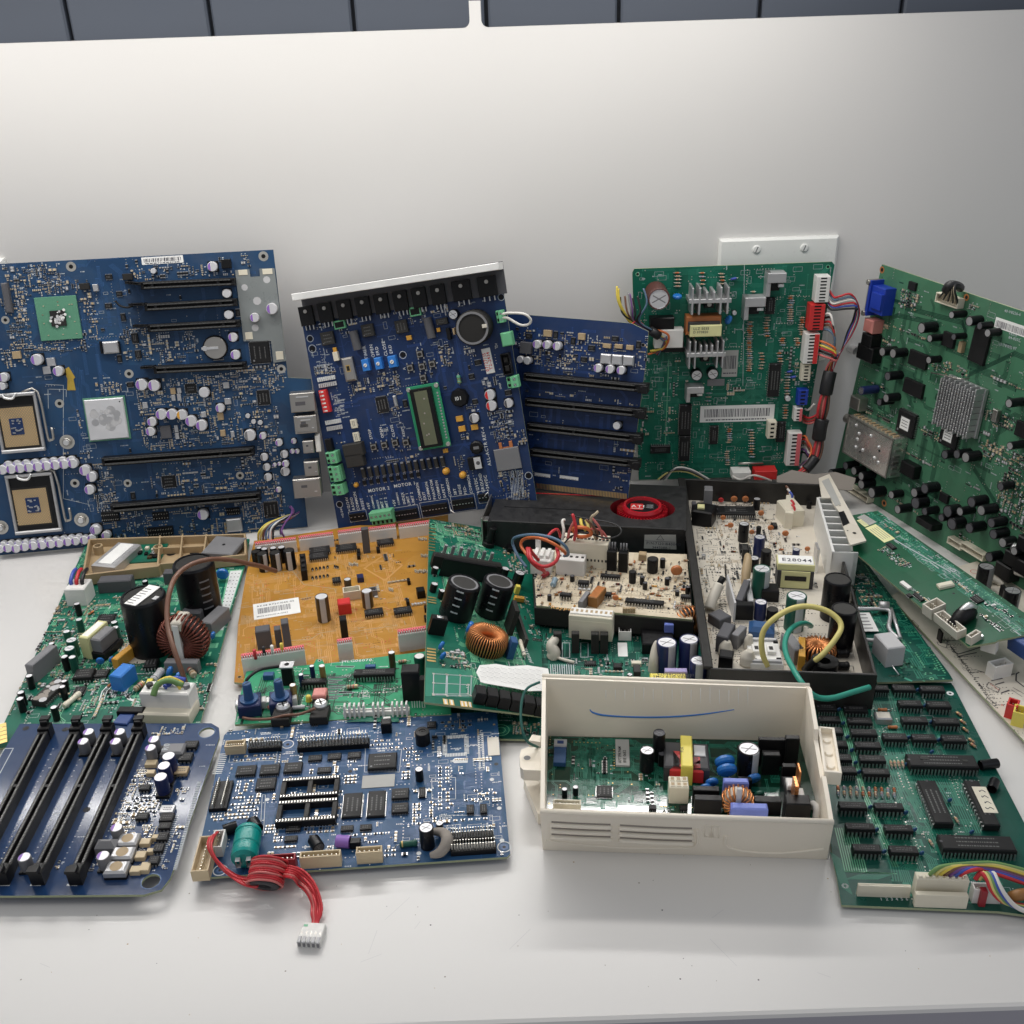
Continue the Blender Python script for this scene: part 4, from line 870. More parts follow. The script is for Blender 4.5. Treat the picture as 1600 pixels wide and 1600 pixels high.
B.silk(640,60,1500,1020,420,'silk_dim',.5); B.silk(640,420,860,1000,90,'tr_green',.9); B.traces(640,60,1500,1020,150,(1,5),w=.0004,p=.0010); B.pads(640,60,1500,1020,260,'pad',.0006)
P=[B.uv(1135,40),B.uv(1128,600)]; B.art.line(*P[0],*P[1],.0001,.0004,'silk_dim'); P=[B.uv(785,480),B.uv(768,900)]; B.art.line(*P[0],*P[1],.0001,.0006,'tr_lgreen')
for x,y in ((641,84),(1522,50)): B.hole(x,y,7,10,'tr_lgreen')
B.done(); BG=B

# ================================================================= GREEN TV BOARD
B=Board('television_board','green board with a silver tuner can and square finned heat sink, near the right edge','circuit board',
  lean((1303,745),(1560,905),.002,3),[(1378,413),(1600,487),(1760,545),(1780,1010),(1560,905),(1372,800),(1303,742)],'greentv',(1220,380,3.0769),tr_='tr_dark')
lc=[(820,345,18),(905,375,24),(955,398,18),(993,432,20),(675,408,26),(715,458,18),(830,450,16),(487,522,22),(538,530,23),(710,562,18),(512,640,22),(505,745,21),(472,765,18),(1095,770,22),(787,1017,22),(845,1015,22),(887,1030,26),(1100,975,20),(1055,1170,21),(915,1245,27),(962,1285,26),(645,1250,30),(800,1290,30),(820,1350,31),(905,1370,26),(1010,1345,25),(560,1280,22),(530,1210,20),(435,1200,27),(385,1160,24),(385,1120,21),(350,1095,21),(310,1070,20),(240,1105,19),(348,1140,18),(690,1290,20),(770,1320,20),(1020,1400,25),(1065,1440,25),(1000,1510,25),(1120,1480,22),(690,1180,26),(640,1200,24),(860,1290,22)]
for x,y,r in lc: B.cap(x,y,r,random.choice((12,14,15)),'capblack','greybox' if random.random()<.5 else 'alu_dull',None,cross=False)
B.cap(385,710,21,18,'capblue','greybox',None)
def sq(x,y,w,l,h,mt_,name,rot=0,top=None,c=None,z=0): return B.put(name,c_box(w*mm,l*mm,h*mm,mt_,c,top),*B.uv(x,y,(h+z)*mm),rot=RD(rot),h=z*mm,occ=(w*mm,l*mm))
# VGA socket
u,v=B.uv(470,275,.010); m=MB(); m.box(0,0,0,.018,.024,.012,'vga',c=.0006); m.box(-.010,0,0,.003,.032,.014,'vga',c=.0004); m.box(-.0135,0,.002,.002,.026,.010,'steel'); m.cyl(-.012,.014,.0,.0025,.0155,'steel',10); m.cyl(-.012,-.014,.0,.0025,.0155,'steel',10); m.box(.002,0,.0119,.014,.014,.003,'vga'); B.put('monitor_port',m,u,v,occ=(.03,.036),label='blue monitor port')
sq(418,398,13,12,12,'pink','audio_jack'); sq(408,468,14,12,12,'black','audio_jack'); sq(400,530,22,14,12,'black','audio_jack')
m=MB(); m.lathe(0,0,[(.004,0),(.004,.012),(.003,.013),(0,.013)],14,mt='alu'); m.xf(Matrix.Rotation(RD(-90),4,'Y')); B.at('jack_barrel',m,330,522,8)
sq(352,770,14,12,10,'steel','data_port')
m=MB(); m.xf(Matrix.Identity(4))
u,v=B.uv(800,275,.006); m=c_conn(.026,.008,.007,0,'ivory'); B.put('connector',m,u,v,occ=(.028,.01))
m=MB()
for k in range(9):
    m.tube([B.L(760+k*11,262+k*4,.004),B.L(775+k*9,245+k*3,.012),B.L(805+k*4,215+k*2,.018),B.L(815+k*3,198,.017),B.L(845+k*2,200,.012)],.0008,'resist' if k%2 else 'w_black',6)
m.tube([B.L(795,225,.016),B.L(812,203,.019),B.L(840,203,.013),B.L(862,215,.004)],.0038,'w_black',9); m.build('cable_tail',B.root,B.Mi)
sq(950,495,17,28,3,'ic','memory_chip',-2); sq(655,560,22,13,3,'ic','chip'); sq(632,697,24,13,3,'ic','chip'); sq(802,465,13,12,3,'ic','chip'); sq(628,207,9,7,2.5,'ic','chip'); sq(860,500,4,9,4,'tan','crystal'); sq(1025,830,5,10,4,'steel','crystal'); sq(605,1090,18,12,8,'black','relay'); sq(780,1225,10,8,2.5,'ic','chip'); sq(1150,895,10,12,3,'ic','chip')
for x,y,w in ((598,868,22),(805,925,20)):
    u,v=B.uv(x,y,.004); m=c_chip(w*mm,w*mm,.0045,12,4,'ic'); m.box(0,0,.0044,w*.5*mm,w*.5*mm,.0003,'paper',c=0)
    for i in range(3): m.quad(0,(-.12+i*.12)*w*mm,.00476,w*.35*mm,.0005,'ink')
    B.put('chip',m,u,v,occ=(w*mm,w*mm))
# staggered fin heat sink
u,v=B.uv(828,790,.013); m=MB(); W_=.042; m.box(0,0,.001,W_,W_,.003,'alu_dull')
for i in range(14):
    for j in range(8): m.box((-.5+(i+.5)/14)*W_,(-.5+(j+.5)/8)*W_+(.0012 if i%2 else -.0012),.004,W_/14*.42,W_/8*.86,.009,'alu_dull',c=.0003)
B.put('heat_sink',m,u,v,occ=(W_,W_)); B.wire('spring_clip',[(722,622,4),(770,632,14),(860,652,14),(905,650,6)],.6,'steel')
# tuner can
u,v=B.uv(415,975,.016); m=MB(); a,b=.064,.038
m.box(0,0,0,a,b,.016,'shield',c=.0004); m.box(0,b/2-.0007,.0155,a*1.01,.0016,.0012,'steel',c=.0002); m.box(0,-b/2+.0007,.0155,a*1.01,.0016,.0012,'steel',c=.0002)
for sg in (-1,1): m.box(sg*(a/2-.0007),0,.0155,.0016,b,.0012,'steel',c=.0002)
for i in range(11): m.box(-a/2+.003+i*a/11.5,b/2+.0006,.006,.0025,.0008,.006,'tan',c=0)
for i in range(6): m.box(a/2+.0004,-b/2+.003+i*b/6.5,.006,.0008,.0022,.006,'steel',c=0)
for x,y in ((-.014,.007),(-.015,.001),(-.015,-.007),(-.005,-.006),(.002,.011),(.015,.005),(.012,-.007),(.018,-.009),(-.020,.013)):
    q=MB(); q.lathe(x,y,[(.0019,.016),(.0016,.0168),(.0009,.0173),(0,.0175)],12,mt='alu'); q.sm=[True]*len(q.sm); m.merge(q)
m.disc(.017,.002,.0161,.0012,'black'); m.disc(-.008,-.009,.0161,.0009,'black')
q=MB(); q.lathe(0,0,[(.0045,0),(.0045,.011),(.0035,.012),(0,.012)],14,mt='steel'); q.xf(Matrix.Translation((-a/2,b/2-.008,.009))@Matrix.Rotation(RD(-90),4,'Y')); m.merge(q)
B.put('tuner_can',m,u,v,rot=RD(-1),occ=(a,b))
u,v=B.uv(360,1195,.006); B.put('connector',c_conn(.040,.006,.008,18,'ivory'),u,v,occ=(.04,.007)); u,v=B.uv(835,1443,.006); B.put('connector',c_conn(.016,.006,.007,6,'ivory'),u,v,occ=(.016,.007)); u,v=B.uv(920,1482,.006); B.put('connector',c_conn(.026,.006,.007,10,'ivory'),u,v,occ=(.026,.007))
for x,y,w,l in ((1100,1520,14,12),(1060,1580,16,13),(1150,1560,14,12),(1160,1450,12,12),(685,1350,20,6)): sq(x,y,w,l,12,'black','audio_jack')
for x,y in ((1130,1495),(1130,1590)):
    m=MB(); m.lathe(0,0,[(.005,0),(.005,.010),(.0035,.011),(0,.011,'black')],14,mt='alu'); m.xf(Matrix.Rotation(RD(-60),4,'Y')); B.at('jack_barrel',m,x,y,10)
u,v=B.uv(1110,405); m=MB(); m.box(0,0,0,.034,.008,.0003,'paper',c=0); x=-.0155
while x<.0155:
    w=random.choice((.0003,.0005)); m.quad(x,-.0006,.00034,w,.005,'ink'); x+=w+random.choice((.0003,.0005,.0007))
B.put('barcode_sticker',m,u,v,occ=(.036,.01))
for x,y in ((487,128),(893,260),(497,1250)): B.hole(x,y,9,17,'copper')
for x,y,t in ((1075,330,'40-V8226-6'),(1095,438,'V8213'),(1095,458,'84-8202'),(1050,490,'(E178132) 07')): B.text(t,x,y,2.2,3,'silk_dim')
for x0,y0,x1,y1,n in ((525,200,650,330,120),(455,370,520,420,24),(470,430,560,520,30),(540,400,700,460,40),(700,560,800,640,20),(780,560,900,640,26),(1000,640,1169,700,30),(1060,820,1169,930,46),(970,930,1169,1130,90),(670,870,760,960,30),(600,1000,740,1080,46),(700,1150,860,1240,50),(1060,1080,1169,1400,160),(860,1410,980,1470,30),(880,1140,960,1200,10),(380,770,440,830,24),(450,820,540,860,16),(380,640,500,700,20),(900,290,960,330,12),(880,860,1010,930,40),(500,1200,660,1300,30),(1000,760,1050,900,26)): B.smd(x0,y0,x1,y1,n,.3,.35)
B.traces(460,150,1169,1560,110,(2,7),w=.0004,p=.0009); B.silk(460,150,1169,1500,160,'silk_dim',.3); B.pads(460,150,1169,1500,220,'pad',.0005)
for q in (((905,640),(1120,540),(1169,560)),((925,1090),(1060,1300)),((600,320),(870,390),(890,440)),((530,370),(560,355),(770,400))):
    P=[B.uv(*p) for p in q]
    for k in range(4):
        for i in range(len(P)-1): B.art.line(P[i][0],P[i][1]+k*.0011,P[i+1][0],P[i+1][1]+k*.0011,.00012,.0006,'tr_dark')
B.done(); BT=B
def flat(p0,p1,p2,z0,z1,z2): return onz(*p0,z0),onz(*p1,z1),onz(*p2,z2)
# ================================================================= GREEN POWER BOARD (flat, left)
B=Board('power_board','green power board lying flat with two big black capacitors and a copper ring coil','circuit board',
  flat((0,1145),(310,1124),(140,840),.006,.006,.006),[(-12,1170),(140,838),(390,842),(384,880),(352,990),(310,1140)],'green',(0,820,4),tr_='tr_lgreen')
# tan carrier frame with modules
u0,v0,a,b=B.rect(590,85,1420,290,.012); fr=MB(); FP=[B.uv(*p,.010) for p in ((560,95),(1530,62),(1535,190),(1380,205),(1270,225),(1000,248),(985,262),(520,318))]
def wallpoly(mb,P,z0,z1,t,mt_,closed=True):
    n=len(P)
    for i in range(n if closed else n-1):
        x0,y0=P[i];x1,y1=P[(i+1)%n]; L=math.hypot(x1-x0,y1-y0); mb.box((x0+x1)/2,(y0+y1)/2,z0,L+t*.9,t,z1-z0,mt_,c=t*.2,rot=math.atan2(y1-y0,x1-x0))
wallpoly(fr,FP,.001,.011,.0018,'tan'); fr.prism(FP,.0008,.003,'tan')
for q in (((1000,70),(985,262)),((1290,62),(1265,225)),((1140,66),(1120,238))):
    P=[B.uv(*p,.010) for p in q]; wallpoly(fr,P,.001,.0105,.0015,'tan',False)
P=[B.uv(*p,.010) for p in ((1000,140),(1265,128))]; wallpoly(fr,P,.001,.0095,.0013,'tan',False)
for x,y in ((610,130),(985,135)):
    q=B.uv(x,y,.011); fr.lathe(*q,[(.0042,.001),(.0042,.011),(.0028,.0112),(.0028,.002)],16,mt='tan')
for x,y in ((1070,175),(1215,170)): q=B.uv(x,y,.004); fr.disc(*q,.0031,.0042,'black',16); fr.ring(*q,.0032,.0042,.0055,'tan')
B.mark(*B.uv(1040,170),.125,.045); fr.build('carrier_frame',B.root,B.Mi)
B.box(825,120,1000,225,1.2,'green','module_board',z=3,occ=False)
for i in range(14): x,y=random.uniform(840,980),random.uniform(125,215); B.box(x,y,x+random.uniform(10,26),y+random.uniform(8,14),2.5,random.choice(('ivory','black','alu_dull','capbrown')),'small_part',z=4,occ=False)
def face4(name,pts,h,mt_,z=0,c=None,top=None,par=None,**k):
    """box fitted to the four photo corners of its top face: front left, front right, back right, back left"""
    P=[Vector(B.uv(*p,(h+z)*mm)) for p in pts]; ctr=sum(P,Vector((0,0)))/4; ex=((P[1]-P[0])+(P[2]-P[3]))/2; ey=((P[3]-P[0])+(P[2]-P[1]))/2; m=MB(); m.box(0,0,0,ex.length,ey.length,h*mm,mt_,c=c,top=top)
    ang=math.atan2(ex.y,ex.x); return B.put(name,m,ctr.x,ctr.y,ang,z*mm,occ=(ex.length,ey.length),**k),ex.length,ey.length
o,a,b=face4('power_module',[(615,245),(760,262),(835,115),(690,105)],9,'alu_dull',3,c=.0015); q=MB(); q.box(0,0,0,a*.55,b*.85,.0004,'paper',c=0); q.build('white_label',o,tr(0,0,.009))
o,a,b=face4('bridge_rectifier',[(1295,165),(1490,185),(1500,75),(1310,72)],5,'grey',7,c=.001); q=MB(); q.cyl(0,0,.005,.0014,.0002,'black',10)
for i in range(4): q.cyl(-a*.36+i*a*.24,-b*.5,-.003,.0016,.0035,'solder',8)
q.build('terminals',o,Matrix.Identity(4))
o,a,b=face4('plug',[(440,395),(565,395),(530,340),(405,345)],16,'white',c=.001)
for i,mt_ in enumerate(('w_blue','w_red','w_black')): q=MB(); q.tube([(-a*.3+i*a*.28,0,.014),(-a*.3+i*a*.28,0,.019),(-a*.34+i*a*.28,b*.5,.022),(-a*.38+i*a*.28,b*.9,.021)],.0016,mt_,7); q.build('wire_end',o,Matrix.Identity(4))
B.box(628,318,812,346,11,'greybox','relay'); B.box(1030,275,1100,300,11,'greybox','relay')
u,v=B.uv(890,440,.047); R=140*B.mpp(890,440,.047); m=c_cap(R,.047,'capblack','black_dust',None,False); m.box(0,0,.0466,R*.62,R*1.7,.0006,'paper',c=0); 
for i in range(7): m.quad(-R*.1+random.uniform(-.05,.05)*R,-R*.7+i*R*.2,.04725,R*.35,R*.05,'ink')
m.box(R*.72,0,.0466,R*.22,R*.28,.0005,'lightgrey',c=0); B.put('capacitor',m,u,v,rot=RD(-25),occ=(2*R,2*R),label='big black capacitor with a white sticker on top')
u,v=B.uv(1205,235,.047); R=128*B.mpp(1205,235,.047); m=c_cap(R,.047,'capblack','black_dust',None,False)
for k in range(5):
    for j in range(3):
        A=RD(-62+j*9); m.box((R+.0001)*math.cos(A),(R+.0001)*math.sin(A),.012+k*.006,.0002,.0028,.0012,'grey',c=0,rot=A)
B.put('capacitor',m,u,v,occ=(2*R,2*R),label='big black capacitor with grey print beside the tan frame')
# ring coil
u,v=B.uv(1145,690,.020); R=.0165; T_=c_toroid(R,.0060,.0125,36,'ferrite','copperdark',True,wr=.00095,arc=(0,360)); T_.box(0,0,0,.008,.022,.005,'glue'); T_.box(0,-.0080,.003,.0045,.003,.031,'white'); T_.box(0,0,.029,.008,.017,.007,'glue',c=.001)
B.put('ring_coil',T_,u,v,rot=RD(-12),occ=(.042,.02),label='ring coil wound with dark copper wire')
B.wire('brown_wire',[(1160,985,10),(1130,900,22),(1085,770,34),(1050,640,42),(1045,520,50),(1065,400,58),(1110,310,60),(1200,245,62),(1320,215,60),(1450,222,50),(1560,245,40),(1640,262,30),(1725,290,20)],1.9,'w_brown')
face4('film_capacitor',[(1150,545),(1270,548),(1265,490),(1145,488)],14,'greybox'); face4('film_capacitor',[(1290,605),(1360,620),(1390,510),(1320,500)],12,'grey'); face4('film_capacitor',[(1030,860),(1240,865),(1235,835),(1035,832)],9,'grey')
# mains socket with wires
o,a,b=face4('mains_socket',[(895,1050),(1200,1055),(1195,985),(890,975)],21,'white',c=.001); q=MB(); q.box(0,-b*.35,0,a*1.05,b*1.3,.009,'ivory',c=.001); q.box(0,b*.1,.0207,a*.8,b*.5,.0015,'white')
for x,mt_ in ((-.35,'w_black'),(-.17,'w_brown'),(.0,'w_blue'),(.28,'w_yellow'),(.4,'w_grey')): q.cyl(a*x,0,.021,.0024,.003,mt_,10)
q.tube([(a*.33,0,.023),(a*.1,-b*.1,.028),(-a*.1,-b*.35,.027),(-a*.17,-b*.7,.021)],.0021,'w_olive',8); q.tube([(a*.33,.0008,.0243),(a*.1,-b*.1+.001,.0295),(-a*.1,-b*.35+.001,.0284)],.0012,'w_yellow',6); q.tube([(0,0,.022),(a*.15,b*.1,.027),(a*.33,b*.3,.024)],.0021,'w_blue',8); q.build('wires',o,Matrix.Identity(4))
face4('relay',[(700,940),(775,955),(820,870),(745,858)],13,'bluebox',label='blue box relay'); face4('film_capacitor',[(732,838),(770,845),(805,755),(768,745)],9,'orangebox')
o,a,b=face4('transformer',[(530,700),(585,712),(630,600),(575,595)],19,'paleyellow',c=.0006); q=MB(); q.box(.008,0,.001,.009,b*.8,.016,'grey',c=.001); q.box(.006,0,.0,.018,b*.95,.006,'black'); q.box(0,0,.0189,a*.7,b*.8,.0002,'paper',c=0); q.build('core',o,Matrix.Identity(4))
for x,y,r,h,c_ in ((445,718,34,14,'capgreen'),(432,770,34,14,'capgreen'),(402,822,23,12,'capblack'),(450,825,23,13,'capgreen'),(415,665,22,9,'capgreen'),(655,625,20,13,'capgreen'),(713,607,21,12,'capgreen'),(720,640,21,12,'capgreen'),(480,492,19,11,'capblack'),(492,590,21,11,'capgreen'),(180,942,22,11,'capblack'),(128,1045,23,11,'capblack'),(123,1085,23,11,'capblack'),(335,1138,22,11,'capblack'),(388,1010,20,11,'capblack'),(400,975,18,9,'capblack'),(905,350,18,8,'capblack'),(320,740,18,12,'capblack')): B.cap(x,y,r,h,c_,'can',None,cross=r>25)
face4('relay',[(192,875),(240,880),(315,752),(268,742)],15,'grey',c=.0006)
o,a,b=face4('driver_module',[(235,1095),(315,1108),(385,965),(300,955)],5,'ic_grey'); q=MB()
for i in range(13): q.box(a*.52,-b*.46+i*b*.92/13,-.004,.0016,b*.03,.006,'solder',c=0)
for i in range(16): q.disc(random.uniform(-.4,.4)*a,random.uniform(-.45,.45)*b,.0051+i*1e-6,random.uniform(.001,.003),'lightgrey' if i%2 else 'dust',7)
q.build('pins',o,Matrix.Identity(4))
B.chip(480,900,568,950,5,6,2); B.chip(595,905,665,945,2.2,12); B.chip(618,560,700,610,2,10,4); B.dip(915,835,975,880,5,4); B.chip(475,1010,515,1060,2,6,2,'y')
for x,y,r,ro in ((1392,300,40,0),(1050,915,34,80),(1103,948,30,80),(628,845,26,0),(1322,690,26,80),(690,840,22,70)): B.ddisc(x,y,r,'bluedisc',ro,2,4)
B.axial(870,1010,9,2.2,62,'resist','resistor',3); B.axial(985,945,13,3.2,75,'lightgrey','resistor',2,('grey',)); B.axial(1195,915,14,2.6,118,'resist','resistor',3); B.axial(1115,560,5,2,80,'ceramic','varistor',2,())
B.box(922,960,945,985,6,'yellow','fuse'); face4('socket',[(725,1235),(815,1245),(820,1180),(728,1175)],8,'tr_navy'); face4('heat_sink',[(735,1165),(900,1168),(898,1135),(738,1133)],10,'black')
B.axial(450,1095,16,2.2,66,'ivory','resistor',3,()); B.axial(690,1000,5,1,62,'ceramic','diode'); B.axial(570,550,5,1,60,'ceramic','diode')
u,v,a,b=B.rect(955,255,1020,325,.0003); m=MB(); m.box(0,0,0,a,b,.0004,'white',c=0); B.put('paper_label',m,u,v)
# pale perforated strip at the right
P=[B.uv(*p) for p in ((1425,285),(1520,278),(1385,700),(1345,700))]; B.art.prism(P,.00006,.00012,'tr_lgreen') ; P=[B.uv(*p) for p in ((1440,290),(1512,285),(1395,660),(1352,660))]; B.art.prism(P,.00013,.00018,'silk')
for i in range(16):
    for j in range(3): x=1450-i*5.6+j*22-i*1.0; y=305+i*22; q=B.uv(x,y); B.art.disc(*q,.0002,.0006,'black',6)
for k in range(3):
    for i in range(3):
        x=620+k*70;y=1100-k*20; P=[B.uv(x+i*14,y),B.uv(x+20+i*14,y-60),B.uv(x+60+i*14,y-100)]
        for j in range(2): B.art.line(*P[j],*P[j+1],.0002,.0008,'silk')
for i in range(2):
    P=[B.uv(760+i*18,1035),B.uv(800+i*18,1090),B.uv(850+i*18,1110)]
    for j in range(2): B.art.line(*P[j],*P[j+1],.0002,.001,'silk')
q=MB(); 
for x,y,rr in ((905,780,.018),): B.art.disc(*B.uv(x,y),.00022,rr*1.05,'glue',24)
B.smd(330,480,900,760,300,.25,.35); B.smd(240,700,760,960,240,.3,.35); B.smd(150,900,560,1160,90,.3,.35); B.smd(560,980,900,1200,46,.3); B.smd(840,820,1040,960,60); B.smd(820,255,1000,330,30); B.smd(1230,800,1330,1200,40,.4)
B.traces(0,100,1560,1280,170,(1,5),w=.0006,p=.0013); B.silk(0,100,1560,1280,520,'silk',.4); B.pads(0,100,1560,1280,520,'pad',.0007); B.done()

# ================================================================= BLUE MEMORY RISER LYING FLAT (front left)
B=Board('memory_riser_board','glossy dark blue memory board lying flat with four slots and two round holes','circuit board',
  flat((0,1398),(259,1391),(31,1131),.0088,.0088,.0126),[(-40,1400),(225,1398),(252,1390),(266,1372),(343,1152),(342,1137),(330,1130),(31,1131),(-20,1215)],'navyflat',(0,1080,4.2105),tr_='tr_navy',holes=((323,1144.6,12),(236,1377,14.2)))
for q in ((-175,1150,283,262),(30,1150,490,262),(262,1150,694,262),(510,1150,900,262)):
    B.slot(*q,6.4,7.5,key=(.56,),latch=1,name='memory_slot')
B.caps([(580,265,36,10),(545,328,36,10),(785,265,36,10),(758,328,36,10),(1010,315,36,10),(988,370,36,10),(765,895,40,10),(675,1080,43,10),(158,1090,42,10)],side='grey')
for x,y,r in ((1108,425,42),(1078,488,42),(1055,562,44)): B.caps([(x,y,r,14,'can','capblue')])
u,v,a,b=B.rect(1068,338,1188,405,.005); m=c_box(a,b,.005,'grey',c=.0012); m.text('R0',-a*.2,-b*.25,.0051,.004,'silk_dim',RD(90)); B.put('inductor',m,u+.001,v,occ=(a,b))
for q in ((788,928,890,1003),(748,1018,860,1093),(708,1112,820,1190)):
    u,v,a,b=B.rect(*q,.006); m=MB(); m.box(0,0,0,a,b,.002,'black'); m.box(0,0,.0018,a,b,.0042,'alu_dull',c=.0012); m.disc(0,0,.00606,a*.28,'tan',16); B.put('inductor',m,u,v,occ=(a,b))
B.box(640,950,750,1010,9,'grey','capacitor_body',c=.003)
for q in ((1220,325,1290,368,'ic'),(1190,402,1253,452,'ic'),(1162,492,1225,540,'tan'),(1065,748,1135,795,'alu_dull'),(1063,802,1130,850,'ic'),(1052,862,1115,900,'ic'),(925,612,978,645,'ic'),(905,797,965,838,'ic'),(1045,925,1095,975,'ic'),(1020,1000,1065,1050,'ic'),(988,1082,1035,1130,'ic')): B.chip(*q[:4],3,3,2,mt=q[4])
for q in ((965,450,1022,482),(970,515,1012,540),(930,965,980,1003),(900,1050,948,1093),(865,1147,915,1187),(935,1122,972,1178),(1005,940,1038,965),(975,1030,1005,1055)): B.box(*q,3,'beige','inductor')
for x0,y0,x1,y1,n in ((820,560,1060,720,120),(740,700,1000,900,150),(820,900,1100,1180,90),(1040,640,1220,720,16),(900,500,1040,580,18),(1020,240,1200,300,22),(340,320,480,360,3),(720,840,880,940,36),(590,1110,650,1180,10),(300,1120,380,1190,10),(60,1110,120,1150,4)): B.smd(x0,y0,x1,y1,n,.3,.35)
for x,y in ((570,780),(170,245),(430,252)): u,v=B.uv(x,y); B.art.disc(u,v,.0001,.0022,'black',16)
for i in range(52):
    x=1322-i*3.1; y=600+i*11.2; u,v=B.uv(x,y); B.art.quad(u-.001,v,.0002,.0022,.0008,'silk_dim')
for i in range(26): u,v=B.uv(1160-i*4.6,820+i*13); B.art.quad(u,v,.0001,.003,.0006,'silk_dim')
for q in (((-170,700),(380,-100)),): pass
for s_ in (0,205,415,620):
    for i in range(22): x=350+s_-i*17+ (i%3); y=380+i*36; u,v=B.uv(x,y); B.art.quad(u,v,.0001,.0009,.0006,'silk_dim')
P=[B.uv(*p) for p in ((30,378),(88,376),(0,540),(-60,540))]
for i in range(4): B.art.line(*P[i],*P[(i+1)%4],.0001,.0006,'silk_dim')
for i,(x,y) in enumerate(((0,1275),(205,1275),(445,1275))):
    for k in range(6): u,v=B.uv(x+k*12,y); B.art.quad(u,v,.0001,.0009,.0014,'silk')
u,v=B.uv(15,285); m=MB(); 
for i in range(5): m.box(0,(-2+i)*.0045,0,.011,.0038,.0002,'gold',c=0)
B.put('gold_contacts',m,u-.003,v,RD(25)); B.silk(0,240,1400,1300,36); B.done()

# ================================================================= ORANGE BOARD
B=Board('control_board','orange brown control board lying flat with pink topped white sockets and a diamond print','circuit board',
  flat((366,1066),(665,1020),(398,850),.006,.006,.006),[(366,1066),(372,975),(384,900),(397,845),(700,800),(705,1010),(569,1034),(560,1042),(415,1066),(410,1070)],'orange',(350,780,4.5714),tr_='tr_orange')
def rast(x0,y0,x1,y1,h,n,strip='pinkred',name='row_socket',clear=False):
    u,v,a,b=B.rect(x0,y0,x1,y1,h*mm); b=max(b,.006); m=MB(); m.box(0,0,0,a,b,h*mm-.002,'white' if not clear else 'lightgrey',c=.0004); m.box(0,b*.05,h*mm-.0021,a,b*.55,.0021,strip,c=.0003)
    for i in range(n): m.quad((-.5+(i+.5)/n)*a,-b*.1,h*mm+.00006,a/n*.35,b*.35,'darkred'); m.box((-.5+(i+.5)/n)*a,-b*.42,h*mm-.0030,a/n*.4,b*.12,.0032,'white',c=0)
    return B.put(name,m,u,v,occ=(a,b))
rast(218,318,512,268,13,20); rast(532,270,778,235,13,17); rast(812,228,1000,206,13,13); rast(1032,204,1226,184,13,13); rast(1246,182,1468,155,13,14)
rast(120,1118,570,1042,17,26); rast(805,1010,912,992,17,7); rast(1240,942,1450,908,17,12)
for q in ((160,1100,470,1075),):
    pass
for x,y,mt_ in ((215,1075,'w_red'),(280,1055,'w_black'),(340,1045,'w_white'),(408,1030,'w_yellow')):
    m=MB(); m.tube([(0,0,.014),(0,0,.022)],.0012,mt_,7); B.put('cut_wire',m,*B.uv(x,y,.022))
for x,y,r,h,c_ in ((225,370,32,13,'capblack'),(270,385,37,17,'capblack'),(287,352,24,15,'capblack'),(350,345,25,15,'capblack'),(362,378,39,17,'capblack'),(408,340,27,15,'capblack'),(462,362,39,18,'capblack'),(695,692,48,22,'capbrown'),(1018,652,40,15,'capbrown'),(880,570,26,12,'capbrown'),(250,345,20,14,'capblack')): B.cap(x,y,r,h,c_,'black_dust' if x in(225,270,362,462) else 'can',None if r<35 else 'lightgrey',cross=False)
u,v,a,b=B.rect(537,390,592,505,.010); m=c_box(a,b,.010,'black'); 
for i in range(3): m.box(0,(-.3+i*.3)*b,.0099,a*.5,b*.12,.0015,'black_dust')
B.put('relay',m,u,v,occ=(a,b)); 
for q,n in (((606,345,760,368),10),((605,388,745,408),9),((795,326,950,348),10),((1088,288,1215,306),9),((1000,788,1140,808),8),((1208,775,1345,797),8),((770,558,835,582),4)): B.dip(*q,4,n)
B.box(220,905,326,935,16,'greybox','relay'); B.box(355,905,402,930,16,'greybox','relay'); B.box(403,852,458,885,26,'greybox','relay'); B.box(820,832,876,862,19,'black','relay')
o=B.box(806,710,905,740,10,'red','socket'); B.box(1370,628,1436,652,7,'black','relay'); B.box(946,535,998,556,5,'capblue','filter'); B.box(976,200,1030,212,24,'greybox','heat_sink_fin')
B.conn(845,630,975,650,8,6,'ivory',name='connector'); B.box(1060,628,1100,695,1,'white','sticker'); B.conn(1035,628,1095,650,6,3,'grey')
for x,y in ((960,365),(960,395),(1100,350),(1318,575),(1312,725),(1440,840),(1440,770)): B.box(x-14,y-12,x+14,y+8,4,'black','transistor')
# sticker
u,v,a,b=B.rect(210,748,545,812,.0003); m=MB(); m.box(0,0,0,a,b,.0003,'paper',c=0); x=-a*.40
while x<a*.3: w=random.choice((.0003,.0005)); m.quad(x,0,.00034,w,b*.35,'ink'); x+=w+random.choice((.0003,.0006))
m.text('RK08 R72C1046-05      ASSY',-a*.42,b*.27,.00034,.0024,'ink'); m.text('M032160023E1A/00E3',-a*.44,-b*.38,.00034,.0018,'ink'); B.put('barcode_sticker',m,u,v,RD(2),occ=(a,b))
